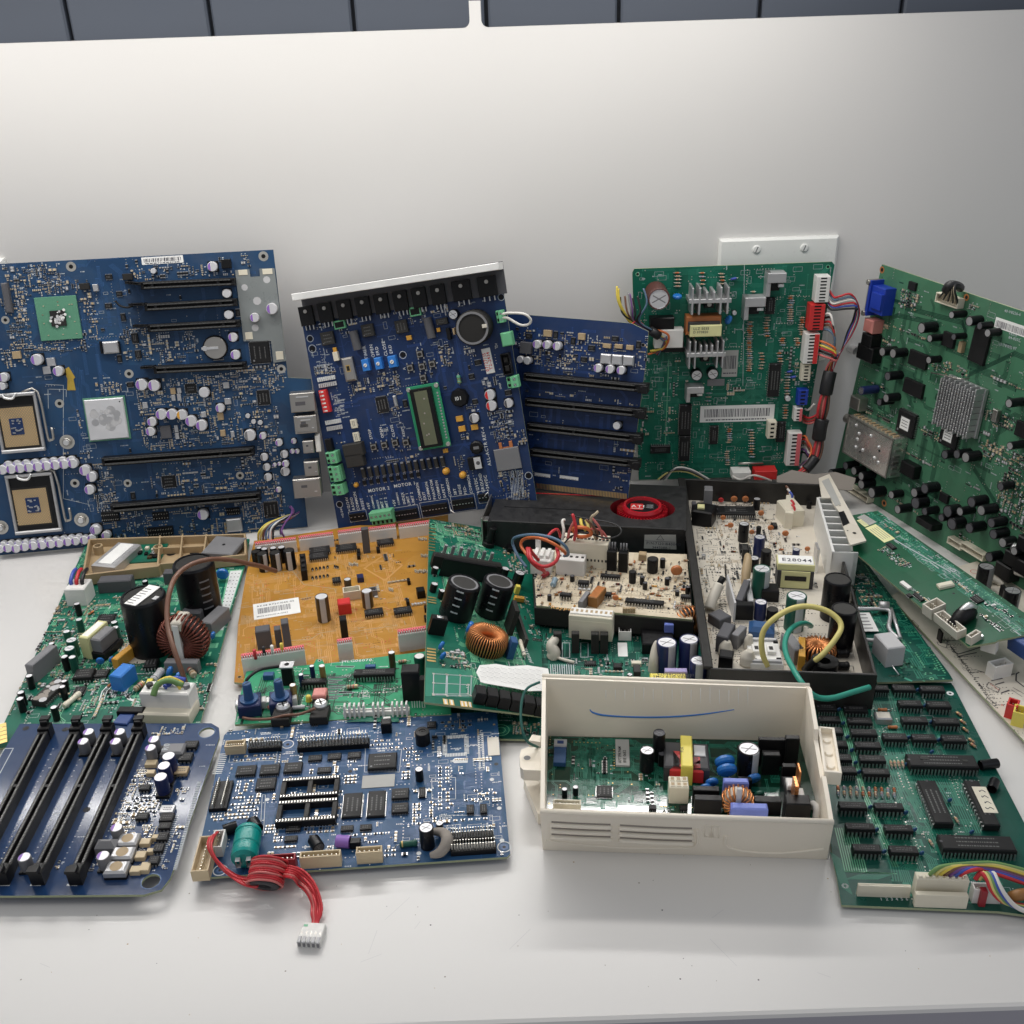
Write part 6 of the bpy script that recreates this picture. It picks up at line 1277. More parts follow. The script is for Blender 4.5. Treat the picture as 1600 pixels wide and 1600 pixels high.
m=MB(); m.box(-.006,.045,-.034,.0012,.095,.038,'steel',c=.0002); m.box(-.004,.004,.0,.006,.008,.001,'steel'); m.build('mounting_bracket',B.root,B.Mi)
m=MB(); m.lathe(fu,fv,[(FR,-.006),(FR,.001),(FR*.93,.0035),(FR*.82,.0035),(FR*.78,.001),(0,.001,'black')],36,mt='fanred')
for i in range(44):
    A=2*math.pi*i/44; q=MB(); q.box(FR*1.13,0,-.010,FR*.24,.0007,.009,'fanred',c=0,rot=.35); m.merge(q,Matrix.Translation((fu,fv,0))@Matrix.Rotation(A,4,'Z'))
m.box(fu-FR*.28,fv,.0011,FR*.62,FR*.66,.0003,'red',c=0); m.text('ATI',fu-FR*.55,fv-FR*.1,.00145,.0050,'white',0); m.text('RADEON',fu-FR*.52,fv-FR*.26,.00145,.0017,'white'); m.box(fu+FR*.36,fv+FR*.05,.0011,FR*.42,FR*.42,.0003,'ic_grey',c=0)
for i in range(4): m.quad(fu+FR*.36,fv-FR*.08+i*FR*.1,.00145,FR*.32,.0004,'silk_dim')
m.build('fan',B.root,B.Mi)
m=MB()
M_=Matrix(((1,0,0,0),(0,0,-1,-.0003),(0,1,0,0),(0,0,0,1)))
m.prism([(fu+FR*1.0,.001),(fu+FR*2.0,.001),(fu+FR*2.0,.013),(fu+FR*1.0,.013)],-.02,-.0199,'black')
def onface(x,y): X,Y=B.ph(x,y); q=onp(X,Y,p0-back*.0003,back)-p0; return q.dot(B.u),q.dot(B.n)
P=[onface(*p) for p in ((1277,263),(1447,263),(1450,342),(1273,336))]; m=MB()
m.prism(P[::-1],0,.0003,'papergrey'); cx=sum(p[0] for p in P)/4; cz=sum(p[1] for p in P)/4; w=abs(P[0][0]-P[1][0])
m.text('P/N:7120184000G',cx-w*.44,cz-.0028,.00036,.0026,'ink'); m.text('3445088-1',cx-w*.25,cz-.0066,.00036,.0024,'ink'); m.quad(cx,cz+.0005,.00036,w*.96,.0004,'ink')
tri=[(cx-.003,cz+.002),(cx+.003,cz+.002),(cx,cz+.0065)]
for i in range(3): m.line(*tri[i],*tri[(i+1)%3],.00036,.0004,'ink')
m.build('sticker',B.root,M_)

# ================================================================= CREAM BOARD ON BLACK BASE
B=Board('ignition_board','cream coloured board crowded with small parts, set in a black tray with looped wires','circuit board',
  flat((838,946),(1082,968),(832,864),.024,.024,.024),[(838,946),(1082,968),(1073,866),(832,858)],'cream',(640,760,3.478),tr_='tr_cream')
x0,y0=B.uv(686,642); x1,y1=B.uv(1531,722); m=MB(); Q=[(x-.0+( -.0012 if i in (0,3) else .0012),y+(-.0012 if i<2 else .0012)) for i,(x,y) in enumerate((B.uv(688,647),B.uv(1537,723),B.uv(1506,369),B.uv(668,341)))]
m.prism(Q,-.0165,-.0017,'black_dust'); m.build('potting_tray',B.root,B.Mi)
u,v,a,b=B.rect(820,300,1092,268,.022); m=c_box(a,max(b,.008),.022,'ivory',c=.0005)
for i in range(13): m.quad((-.5+(i+.5)/13)*a,0,.02206,.0022,.0035,'black_dust'); m.box((-.5+(i+.5)/13)*a,-max(b,.008)*.5-.0001,.006,.0012,.0004,.002,'black_dust',c=0)
B.put('socket_row',m,u,v,occ=(a,.01))
u,v,a,b=B.rect(795,395,962,368,.014); m=c_box(a,max(b,.007),.014,'white',c=.0005)
for i in range(5): m.quad((-.5+(i+.5)/5)*a,0,.01406,a/5*.5,.003,'ic_grey')
for i in range(7): m.quad(0,0,0,0,0,'white')
B.put('socket_row',m,u,v,occ=(a,.01)); 
o,a,b=face4('socket_block',[(668,400),(775,405),(780,345),(665,335)],13,'white',c=.0008); q=MB(); 
for sx in (-.3,0,.3): q.box(a*sx,0,.0129,a*.18,b*.7,.003,'white',c=.0004)
q.box(-a*.3,b*.5,.012,a*.22,.005,.012,'white',c=.0006); q.build('wire_guard',o,Matrix.Identity(4))
u,v,a,b=B.rect(868,695,1116,668,.005); m=MB(); m.box(0,-.003,-.014,a,.012,.020,'ivory',c=.0005); m.box(0,-.003,.0059,a*.96,.008,.0012,'white')
for i in range(9): m.quad((-.5+(i+.5)/9)*a,-.003,.00716,a/9*.5,.0035,'tan')
m.box(0,-.0089,-.012,a*.9,.0006,.014,'ivory',c=0); B.put('front_socket',m,u,v,occ=(a,.012))
for q in ((1072,352,1130,330),(1134,360,1192,336)):
    o=B.box(*q,18,'black','relay'); u,v,a,b=B.rect(*q,.018); q=MB()
    for i in range(3): q.tube([(-a*.3+i*a*.3,0,.018),(-a*.3+i*a*.3,.001,.024)],.0007,'grey',6)
    q.build('pins',o,Matrix.Identity(4))
B.dip(1040,470,1143,492,4,8); B.dip(820,572,876,592,5,4); B.dip(1175,602,1380,640,4,13); B.dip(918,505,972,525,5,4); B.dip(1475,582,1530,604,4,5); B.dip(1060,570,1095,590,4,3)
for x,y,r,h in ((1322,392,30,12),(1212,462,20,10),(1376,393,15,8),(1265,490,13,7),(1280,522,13,6),(1400,498,14,6),(1512,545,13,6),(884,485,13,5),(760,590,12,5),(1455,568,12,4)): B.cap(x,y,r,h,'capblack','black_dust' if r>18 else 'greybox',None,cross=False)
face4('relay',[(925,625),(950,630),(972,570),(948,565)],9,'grey'); face4('choke',[(990,600),(1040,610),(1048,545),(1000,532)],9,'brownbox',top='copper'); B.ddisc(1450,450,32,'ceramic',10,2,4); B.ddisc(1120,600,18,'ceramic',0,2,3); B.axial(785,522,10,2.4,90,'resblue','resistor',2,()); B.axial(738,482,7,2,60,'darkred','resistor',2,())
B.box(1248,350,1285,372,6,'tan','resistor')
for i in range(230):
    x=random.uniform(700,1510); y=random.uniform(400,660)
    u,v=B.uv(x,y)
    if B.inside(u,v) and B.free(u,v,.006,.003): B.axial(x,y,random.uniform(2.5,4.5),random.uniform(.6,1.0),random.choice((85,88,92,0,20)),random.choice(('resist','ceramic','ic','tan','resist','brownbox','orangebox')),lead=1.5,bands=random.choice((('brownbox','black','red'),('darkred','ic'),())))
for i in range(5): B.axial(1450+i*14,655,5,.8,88,'resist','resistor',1.5); B.box(1165+i*14-5,655,1165+i*14+5,665,4,'tan','resistor')
for i in range(4): B.axial(1440,640+i*3,8,.8,88,'alu','jumper',1,())
B.text('Raypak',765,662,4.2,-3,'tr_orange'); B.smd(690,400,1520,690,90,.6,.75); B.silk(690,380,1520,700,160,'silk_black',.3); B.pads(690,380,1520,700,260,'black',.0005); B.traces(690,400,1520,690,60,(1,3),w=.0005,p=.0011)
for nm,q,r_,mt_ in (('red_wire',((700,400,16),(665,360,26),(650,340,30),(665,400,26),(720,435,22),(780,420,24),(808,380,28),(800,335,30)),1.5,'w_red'),('red_wire',((735,470,6),(725,455,12),(690,435,18),(650,390,26),(640,335,30)),1.5,'w_red'),
  ('orange_wire',((640,375,22),(605,320,26),(625,285,32),(700,280,38),(780,310,36),(840,355,28),(850,375,20)),1.3,'w_orange'),('blue_wire',((635,440,10),(590,380,16),(560,310,24),(580,275,32),(680,262,42),(790,285,42),(850,330,36),(862,370,26),(840,378,20)),1.2,'w_bluegrey'),
  ('red_wire',((740,285,30),(775,245,34),(805,235,32),(820,275,24)),1.2,'w_red'),('white_wire',((830,290,24),(838,240,32),(830,190,38),(842,182,38)),1.2,'w_white'),('red_wire',((895,290,24),(905,235,36),(890,165,46),(885,155,47)),1.3,'w_red'),('pink_wire',((860,285,24),(870,240,32),(895,190,42)),1.2,'w_pink'),
  ('orange_wire',((905,260,28),(885,230,34),(920,222,38),(970,232,36),(985,262,30),(930,275,26),(900,262,26)),1.5,'w_orange'),('yellow_wire',((960,240,34),(935,210,38),(930,180,40)),1.3,'w_yellow'),('yellow_wire',((975,235,34),(965,200,38),(958,182,40)),1.3,'w_paleyellow'),('tan_wire',((1010,285,24),(985,180,44),(1010,150,50),(1025,135,52)),1.1,'resist'),
  ('pink_wire',((1050,285,24),(1030,220,38),(985,165,46)),1.0,'w_pink'),('brown_wire',((1020,285,24),(1015,240,34),(960,180,44)),1.0,'w_brown'),('pink_wire',((1075,285,24),(1040,240,32),(985,230,36)),1.0,'w_pink'),('black_wire',((840,310,22),(880,270,26),(950,250,28),(1060,280,30),(1130,270,30),(1150,235,34),(1100,200,36),(960,175,38),(865,155,40)),.7,'w_black')):
    B.wire(nm,list(q),r_,mt_)
B.done()

# ================================================================= BLACK TRAY POWER UNIT
FL=.0115
pts=flat((1118,1046),(1350,1053),(1075,772),FL,FL,FL)
B=Board('power_unit','black open tray holding a cream board with a long fin block, yellow and green wires','power unit',pts,[(1114,1050),(1352,1057),(1275,778),(1072,770)],'whitepcb',(1050,740,4.209),tr_='tr_cream')
rim=.0215
RP=[B.uv(*p,rim) for p in ((262,1280),(1338,1318),(985,72),(80,34))]
m=MB(); wallpoly(m,RP,-.0065,rim,.0022,'trayblack'); m.prism(RP,-.0065,-.0030,'trayblack')
d=Vector(RP[3])-Vector(RP[0]); cx=(RP[0][0]+RP[3][0])/2; cy=(RP[0][1]+RP[3][1])/2; m.box(cx-.0025,cy,rim-.001,.0065,d.length,.0022,'black_dust',c=.0006,rot=math.atan2(d.y,d.x)-RD(90))
m.build('tray',B.root,B.Mi)
B.dip(288,208,552,262,6,18); u,v=B.uv(400,240,.006); m=MB(); m.quad(0,0,0,.005,.0045,'grey'); m.quad(0,0,.0001,.0036,.003,'ic_grey'); B.put('chip_window',m,u,v,0,.0062)
face4('relay',[(222,108),(275,110),(262,80),(205,78)],24,'grey'); face4('transformer',[(140,245),(275,260),(285,205),(160,180)],15,'black'); B.box(130,180,160,200,14,'greybox','transformer')
face4('small_transformer',[(165,220),(215,222),(215,200),(170,198)],17,'paleyellow')
for x,y,r,h,c_,tp in ((475,328,34,17,'capblack','can'),(578,415,36,18,'capblue','can'),(540,553,34,12,'capblack','can'),(592,622,57,25,'capteal','can'),(822,800,66,29,'capteal','can'),(585,842,40,15,'capblue','can'),(818,498,24,12,'capblue','can'),(560,165,23,11,'capblack','can'),(622,505,34,14,'capblack','ic_grey'),(1092,690,88,34,'capblack','ic_grey'),(1135,885,84,34,'capblack','ic_grey'),(662,890,38,10,'capblack','ic_grey'),(572,350,16,9,'capblack','ic'),(905,182,17,7,'capblack','ic')):
    B.cap(x,y,r,h,c_ if c_!='capteal' else 'capgreen',tp,'silk_dim' if r>50 and tp=='can' else None,cross=tp=='can')
# label transformer
o,a,b=face4('transformer',[(705,585),(940,600),(925,540),(690,530)],22,'paper',c=.0006); q=MB(); q.text('E28044',-a*.40,-b*.26,.0221,.0051,'ink')
q.box(0,0,-.0,a*1.02,b*1.25,.016,'ferrite',c=.0004); q.box(0,-b*.66,.001,a*.8,.001,.015,'paleyellow',c=0); q.box(0,0,.0160,a*1.04,b*1.1,.0055,'paleyellow',c=.0005); q.box(0,-b*.68,.008,a*.6,.0016,.004,'black',c=0); q.build('core',o,Matrix.Identity(4))
# long fin block
A=Vector(B.uv(960,155,.030)); C=Vector(B.uv(1062,510,.030)); d=C-A; L=d.length; ang=math.atan2(d.y,d.x); m=MB()
m.box(0,0,0,L,.0022,.030,'alu_white',c=.0003)
for i in range(9):
    x=-L/2+L*i/8; m.box(x,.008,.001,.0019,.015,.0288,'alu_white',c=.0002)
m.box(L/2,.009,.0,.0016,.020,.0298,'alu',c=.0002); m.box(0,.0075,.0205,L,.013,.0015,'ic_grey',c=0)
mid=(A+C)/2; B.put('fin_block',m,mid.x,mid.y,ang,occ=(.03,L),label='tall pale finned heat sink')
P=[B.uv(*p,.033) for p in ((965,30),(1035,2),(1278,440),(1172,470),(1120,330),(1100,250),(1060,200),(1045,158),(985,160))]
m=MB(); m.prism([p for p in P][::1],.0315,.033,'whitepcb'); m2=[B.uv(*p,.0332) for p in ((1095,255),(1130,245),(1168,325),(1125,345))]; m.prism(m2,.0331,.0333,'black')
for x,y,r in ((1200,390,.0016),(1155,375,.0007),(1105,210,.0006)): m.disc(*B.uv(x,y,.0333),.0333,r,'black',10)
m3=[B.uv(*p,.0332) for p in ((985,50),(1030,30),(1110,200),(1075,215))]; m.prism(m3,.0331,.03335,'papergrey')
m.build('side_board',B.root,B.Mi)
B.box(940,450,975,500,22,'alu','mounting_tab')
face4('heat_sink_plate',[(398,850),(410,850),(385,665),(372,665)],17,'lightgrey'); face4('heat_sink_plate',[(470,835),(540,838),(515,690),(500,690)],8,'alu_dull'); B.box(400,835,540,870,13,'black','relay'); face4('power_transistor',[(425,830),(478,835),(500,700),(465,690)],14,'greybox')
face4('heat_sink',[(590,770),(705,775),(700,720),(588,715)],10,'black'); B.box(605,765,690,785,7,'black','power_transistor')
face4('film_capacitor',[(500,1015),(675,1035),(680,965),(515,950)],8,'tr_blue',c=.003)
u,v,a,b=B.rect(485,1075,735,1250,.005); m=MB(); m.box(0,0,0,a,b,.004,'white'); 
for sx in (-.25,.2): m.box(a*sx,0,.0039,a*.26,b*.28,.003,'white'); m.quad(a*sx,0,.00696,a*.12,b*.14,'ic_grey')
m.box(0,b*.42,.0039,a*.9,b*.08,.002,'lightgrey'); m.box(0,-b*.42,.0039,a*.9,b*.08,.002,'lightgrey'); B.put('coil_frame',m,u,v,occ=(a,b))
face4('relay',[(308,1065),(402,1085),(385,985),(325,970)],14,'greybox'); face4('relay',[(430,1060),(480,1075),(450,1000),(408,985)],12,'grey'); face4('film_capacitor',[(262,990),(345,920),(360,900),(290,895)],8,'greybox'); face4('relay',[(790,1165),(840,1155),(820,1040),(735,1050)],13,'grey'); face4('film_capacitor',[(840,1200),(888,1205),(870,1075),(828,1070)],13,'orangebox'); face4('relay',[(310,1200),(410,1215),(400,1160),(315,1150)],10,'black')
B.put('ring_coil',c_toroid(.0105,.004,.009,24,'ferrite','copper',False,wr=.0008),*B.uv(965,1120,.010),rot=0,occ=(.02,.02)); m=MB(); m.lathe(0,0,[(.0095,0),(.0095,.012),(.004,.012),(.004,.004),(0,.004)],20,mt='black'); B.put('choke',m,*B.uv(1005,1230,.012),occ=(.018,.018))
for y in (1185,1268): B.axial(1120,y,9,3.2,2,'black','fuse',4,())
m=MB(); m.tube([(0,0,.002),(.003,.006,.008),(.008,.014,.016)],.0042,'glue',10); m.tube([(.008,.014,.016),(.011,.018,.020)],.0026,'black',8); B.put('sleeved_lead',m,*B.uv(245,890,.002),occ=(.012,.02))
for x,y,s_ in ((355,1150,1.2),(500,1215,1.3),(505,1110,.8)): m=MB(); m.tube([(0,0,0),(0,.001,.006),(.001,.001,.011)],[.0046*s_,.0042*s_,.0018*s_],'glue',10); B.put('glue_blob',m,*B.uv(x,y,.005),occ=(.009,.009))
m=MB(); m.tube([(0,-.008,.002),(.001,0,.010),(.003,.010,.017),(.003,.016,.018)],[.003,.004,.0035,.002],'tan',8); B.put('glue_blob',m,*B.uv(480,640,.012),occ=(.008,.01))
for x,y in ((680,1098),(705,1220),(545,1225)): B.box(x-18,y-12,x+18,y+12,5,'black','diode')
o,a,b=face4('socket',[(765,190),(830,270),(800,210),(735,140)],17,'ivory'); 
face4('plug',[(770,255),(830,262),(775,140),(728,138)],16,'ivory')
for x,y,mt_ in ((765,110,'w_brown'),(790,150,'w_blue'),(800,205,'w_red'),(805,235,'w_red'),(775,130,'w_white')): m=MB(); m.tube([(0,0,-.006),(0,0,.001),(-.002,.003,.003)],.0011,mt_,7); B.put('wire_end',m,*B.uv(x,y,.017),0,.017)
for x,y,r in ((408,162,22),(482,162,22),(585,255,20),(385,335,20),(335,285,18),(648,352,20),(745,388,22),(525,380,18),(890,490,18)): B.ddisc(x,y,r,'ceramic',0,2,3)
B.ddisc(322,170,18,'red',0,2,3); B.dip(650,320,695,345,4,4,'y'); B.chip(440,460,510,505,5,5); B.box(460,470,500,500,9,'ic_grey','power_transistor')
for i in range(46):
    x=random.uniform(300,900); y=random.uniform(150,560); u,v=B.uv(x,y)
    if B.free(u,v,.006,.003): B.axial(x,y,random.uniform(3,5),.8,random.choice((0,5,90,85)),random.choice(('resist','resblue','ceramic','ic')),lead=1.8)
B.wire('yellow_wire',[(630,1268,2),(600,1200,9),(588,1110,18),(605,1030,26),(665,960,34),(770,895,40),(880,872,42),(1000,895,40),(1085,950,36),(1112,1010,32),(1080,1080,28),(1000,1180,20),(935,1235,14)],2.0,'w_paleyellow')
B.wire('green_wire',[(915,1003,10),(880,985,20),(820,995,28),(765,1045,30),(742,1120,31),(755,1200,32),(800,1290,34),(850,1370,34),(910,1440,30),(970,1475,26),(1060,1475,24),(1180,1440,22),(1298,1405,20)],1.9,'w_green')
B.wire('sleeve',[(945,1225,15),(900,1265,8),(875,1290,2)],2.8,'w_black')
m=MB(); m.tube([B.L(350,600,.001),B.L(358,700,.010)],.0008,'black',6); m.build('pin',B.root,B.Mi)
B.smd(120,170,960,760,150,.5,.65); B.silk(110,160,960,1250,330,'silk_black',.3); B.pads(110,160,960,1270,900,'black',.0006); B.traces(110,160,960,1270,50,(1,3),w=.0005,p=.0012)
for i in range(8):
    u,v=B.uv(250+random.uniform(-30,30),570+random.uniform(-60,60)); 
m=None; B.done()
# ================================================================= GREEN LOGIC BOARD WITH ROWS OF CHIPS
B=Board('logic_board','green board packed with rows of black chips and a coloured wire bundle','circuit board',
  flat((1315,1413),(1600,1423),(1270,1072),.004,.004,.004),[(1315,1414),(1262,1120),(1255,1064),(1486,1067),(1490,1072),(1680,1600-160),(1560,1424)],'teal',(1240,1050,4.103),tr_='tr_green')
L_=[(500,85,612,110),(632,82,782,112),(810,88,972,118),(668,180,828,212),(852,186,1012,220),(150,205,275,235),(322,216,476,245),(690,285,862,318),(892,292,1066,326),(160,282,300,310),(345,290,505,322),(230,355,318,388),(365,365,537,400),(570,392,732,427),(757,397,917,432),(947,402,1110,440),(240,440,348,472),(390,447,562,480),(270,525,375,560),(420,532,592,567),(290,605,405,640),(440,617,617,652),(290,830,472,870),(517,838,706,874),(332,967,522,1005),(582,977,767,1016),(377,1102,562,1145),(612,1112,802,1156),(400,150,470,175),(130,130,290,165)]
for q in L_: B.dip(q[0]-4,q[1]-4,q[2]+4,q[3]+5,6.2,7)
B.dip(717,520,1193,610,7,20); B.dip(920,1036,1438,1146,7,20)
o=B.dip(792,690,1030,968,6,14,'y'); o=B.dip(1090,692,1328,982,6,12,'y')
u,v,a,b=B.rect(1140,740,1312,910,.0056); m=MB(); m.box(0,0,0,a,b,.0002,'ivory',c=0)
for i in range(4): m.tube([(-a*.3+random.random()*.002,b*(.35-i*.22),.0003),(-a*.1,b*(.30-i*.22),.0003),(a*.1,b*(.36-i*.22),.0003),(a*.3,b*(.28-i*.22),.0003)],.00022,'ink',4)
B.put('handwritten_label',m,u,v,0,.0062)
for q in ((805,540,870,560),(1080,560,1120,575)): B.box(*q,.3,'ic_grey','moulding_mark',z=7.05,occ=False)
B.box(517,250,636,300,5,'alu_dull','crystal_can',c=.0008,top='glue')
B.conn(412,1350,756,1380,8,9,'ivory'); 
u,v,a,b=B.rect(778,1275,1130,1335,.015); m=c_box(a,b,.015,'ivory',c=.0006)
for i in range(8): m.box((-.5+(i+.5)/8)*a,-b*.3,.0148,a/8*.55,b*.3,.0015,'ivory',c=.0002)
B.put('connector',m,u,v,occ=(a,b)); B.box(778,1400,1125,1440,9,'ivory','connector'); B.conn(1140,1345,1345,1400,10,4,'white'); B.box(1195,1375,1250,1410,11,'darkred','plug',occ=False)
for x,y in ((290,240),(318,328),(345,415),(372,500),(397,580),(420,640),(880,322),(735,420),(930,435),(842,215),(795,115),(490,865),(718,900),(530,1010),(775,1010),(580,1150),(820,1160),(725,590),(1140,1025),(885,512),(1000,820),(1005,1090)): B.at('bypass_capacitor',c_disc(.0016,.0012,.0005,'tr_blue',.4,5),x,y,2,occ=(.003,.003))
B.put('capacitor',c_canh(.0031,.0115,'capblack','greybox'),*B.uv(1252,592,.003),rot=RD(12),occ=(.012,.007)); B.put('capacitor',c_canh(.003,.009,'capblack','black'),*B.uv(1280,725,.003),rot=RD(60),occ=(.009,.009))
for i in range(10): 
    for j in range(2): B.axial(285+i*40,745+j*32+i*1.5,3.4,.9,84,random.choice(('resist','ceramic','resblue')),lead=1.2)
for i in range(4): B.axial(625+i*25,590,5,.9,84,'resist',lead=1.8)
for x,y in ((570,243),(635,355)): B.axial(x,y,6,1.2,2,'ceramic','diode',2.5,('black',))
for x,y in ((880,1095),(1045,950)): B.axial(x,y,4,.9,100,'resist',lead=1.5)
for x,y in ((1060,270),(1085,320),(1100,370),(1150,470),(1140,440)): B.axial(x,y,4,1.0,120,'tan',lead=1)
for x,y in ((1003,138),(330,1372)): B.hole(x,y,9,22,'silk')
# long parallel tracks
def track(P,n,p=.0011,w=.0006,mt='tr_green',dx=1,dy=0):
    Q=[B.uv(*q) for q in P]
    for k in range(n):
        for i in range(len(Q)-1): B.art.line(Q[i][0]+k*p*dx,Q[i][1]+k*p*dy,Q[i+1][0]+k*p*dx,Q[i+1][1]+k*p*dy,.00012,w,mt)
track([(600,120),(700,500),(760,640),(900,900)],9,.0016,.0007); track([(470,180),(560,420),(640,690),(700,830)],6,.0016,.0007); track([(265,1000),(310,1190),(330,1280),(520,1290)],10,.0013,.0006,'tr_lgreen'); track([(700,760),(860,1000),(960,1220)],7,.0015,.0007); track([(960,690),(1080,960),(1110,1030)],7,.0014,.0006); track([(290,250),(430,760),(640,1250)],3,.0013,.0007,'tr_lgreen'); track([(480,900),(620,1240),(640,1340)],4,.0014,.0006)
for i in range(26):
    q=B.uv(250+i*6,1150+i*8); P=[B.uv(232+i*3,1155+i*9),B.uv(300+i*3,1200+i*9)]; B.art.line(*P[0],*P[1],.00012,.0005,'tr_green')
for i in range(24):
    P=[B.uv(330+i*9,1330-i*0),B.uv(420+i*9,1300)]; B.art.line(*P[0],*P[1],.00011,.0004,'tr_green')
for i,t in enumerate('I 2 3 4 5 6'.split()): B.text(t,560+i*32,1465,2,0,'silk_dim'); B.text(t,920+i*32,1495,2,0,'silk_dim')
B.traces(200,80,1460,1500,90,(1,6),w=.0005,p=.0011); B.silk(200,80,1460,1480,60,'silk_dim',.3); B.pads(200,80,1460,1500,150,'pad',.0005)
for k,(mt_,dy) in enumerate((('w_olive',0),('w_paleyellow',6),('w_yellow',12),('w_brown',18),('w_purple',24),('w_blue',30),('w_red',36),('w_white',42),('w_grey',46))):
    x0=870+k*32
    if k<7: B.wire('bundle_wire',[(x0,1305+k*1.5,14),(x0+25,1278+k*2,19),(x0+90,1245+k*4,22-k*.4),(1170+k*8,1225+k*7,20-k*.5),(1300+k*6,1228+k*13,18-k*.6),(1477,1270+k*14,14-k*.8),(1600,1310+k*14,12-k*.8)],1.1,mt_)
for k,mt_ in enumerate(('w_red','w_paleyellow','w_olive','w_blue','w_white')):
    B.wire('bundle_wire',[(1165+k*22,1330,13),(1200+k*20,1290,17),(1240+k*18,1330+k*6,16),(1270+k*22,1400+k*8,12),(1340+k*22,1470+k*9,7),(1477+k*10,1500+k*11,4),(1600,1520+k*11,4)],1.25,mt_)
B.wire('lamp_lead',[(1400,1440,6),(1440,1430,9),(1500,1420,6)],3,'brownbox'); B.done()

# ================================================================= DARK GREEN BOARD WITH METAL BRACKET
B=Board('fridge_board','dark green board with a metal bracket and white box relay beside the black tray','circuit board',
  flat((1366,1065),(1488,1062),(1320,850),.0095,.0095,.0095),[(1371,1066),(1489,1062),(1483,1052),(1392,930),(1340,860),(1319,862),(1345,960)],'teal',(1300,780,4.21),tr_='tr_dark')
face4('relay',[(348,985),(478,968),(400,868),(300,882)],16,'lightgrey',c=.0008); 
m=MB(); P=[B.L(*p) for p in ((120,722,.004),(350,725,.004),(385,760,.004),(375,850,.004),(440,920,.004))]; m.tube(P,.0016,'alu_dull',8,sub=4); m.tube([B.L(*p) for p in ((150,915,.004),(300,930,.004),(370,900,.004))],.0016,'alu_dull',8,sub=4); m.tube([B.L(*p) for p in ((310,695,.006),(375,700,.006))],.0032,'alu_dull',10); m.tube([B.L(*p) for p in ((390,720,.003),(450,915,.003))],.0014,'alu_dull',8); m.build('metal_bracket',B.root,B.Mi)
u,v,a,b=B.rect(165,745,312,868); o,a,b=face4('paper_label',[(185,872),(315,865),(240,748),(160,742)],.3,'paper',c=0,z=2); q=MB()
for i in range(5): q.quad(-a*.05,b*(.38-i*.18),.00035,a*.55,b*.05,'grey')
q.build('print',o,Matrix.Identity(4))
for i in range(12):
    x,y=random.uniform(60,700),random.uniform(450,1170); P=[(x,y)]
    for k in range(5): P.append((P[-1][0]+random.uniform(15,55),P[-1][1]+random.uniform(-35,35)))
    m=[B.uv(*p) for p in P]
    for i_ in range(len(m)-1):
        if B.inside(*m[i_]) and B.inside(*m[i_+1]): B.art.line(*m[i_],*m[i_+1],.0001,random.choice((.0012,.002)),random.choice(('tr_dark','greendark','tr_teal')))
for i in range(12):
    x=430+i*28; y=720+i*40; u,v=B.uv(x,y); B.art.quad(u-.002,v,.0002,.006,.0012,'tr_green')
for x,y,r in ((655,1182,8),(605,1195,4),(650,1145,4)): B.hole(x,y,r,r*1.9,'tr_lgreen')
B.wire('pin',[(395,1095,6),(440,1155,3)],.5,'alu'); B.smd(60,500,380,720,60,.4); B.traces(60,460,780,1190,50,(1,3),w=.0008,p=.0016,mt='tr_green'); B.pads(60,460,780,1190,60,'tr_lgreen',.0008); B.done()

# ================================================================= WHITE BOARD (far right)
B=Board('white_board','pale white board with a red and a yellow socket at the right edge','circuit board',
  flat((1600,1157),(1700,1152),(1392,930),.006,.006,.006),[(1391,932),(1404,924),(1500,884),(1560,868),(1760,850),(1900,1200),(1650,1215),(1600,1157)],'whitepcb',(1300,780,4.21),tr_='tr_cream')
for q,c_,top in (([(1048,1112),(1175,1085),(1160,1045),(1050,1075)],'white','white'),([(1148,1355),(1225,1375),(1235,1330),(1165,1305)],'red','red'),([(1188,1400),(1270,1430),(1290,1370),(1205,1355)],'yellow','yellow')):
    P=[Vector(B.uv(*p,.010)) for p in q]; ctr=sum(P,Vector((0,0)))/4; ex=((P[1]-P[0])+(P[2]-P[3]))/2; ey=((P[3]-P[0])+(P[2]-P[1]))/2; B.put('socket',c_conn(ex.length,max(ey.length,.008),.011,3,c_,wall=.0012),ctr.x,ctr.y,math.atan2(ex.y,ex.x),occ=(.016,.012))
B.cap(1018,440,52,22,'capblack','alu_dull','grey'); B.cap(1190,598,54,22,'capblack','alu_dull','grey'); B.cap(1330,700,50,22,'capblack','alu_dull','grey'); B.box(1110,560,1160,590,12,'black','transistor'); m=MB(); m.tube([(0,0,0),(.004,-.003,.004),(.012,-.004,.004),(.018,-.008,.001)],.0025,'glue',8); B.put('glue_blob',m,*B.uv(950,530,.002),occ=(.01,.01))
B.box(700,850,735,880,9,'black','transistor'); 
def inkline(q,w=.0006,mt='silk_black'):
    P=[B.uv(*p) for p in q]
    for i in range(len(P)-1): B.art.line(*P[i],*P[i+1],.0002,w,mt)
for q in (((1050,1195),(1110,1175)),((1060,1190),(1120,1180)),((1130,1165),(1200,1150)),((1075,1220),(1130,1205)),((1115,1275),(1165,1258)),((1000,1140),(960,1130)),((1230,1140),(1212,1150),(1210,1195),(1263,1235)),((1240,925),(1263,945)),((1170,960),(1240,1040)),((790,1000),(830,1020),(900,1000),(990,970)),((980,985),(1080,960)),((830,1035),(950,1010))): inkline(q,.0009)
for q in (((1030,1205),(1105,1245),(1090,1275),(1015,1235),(1030,1205)),((1190,1240),(1260,1280)),((1180,1255),(1250,1300)),((1020,1305),(1080,1350),(1070,1365),(1012,1320),(1020,1305)),((530,795),(570,835),(560,850),(522,810),(530,795)),((690,940),(760,950),(750,980),(700,960),(690,940))): inkline(q,.0004)
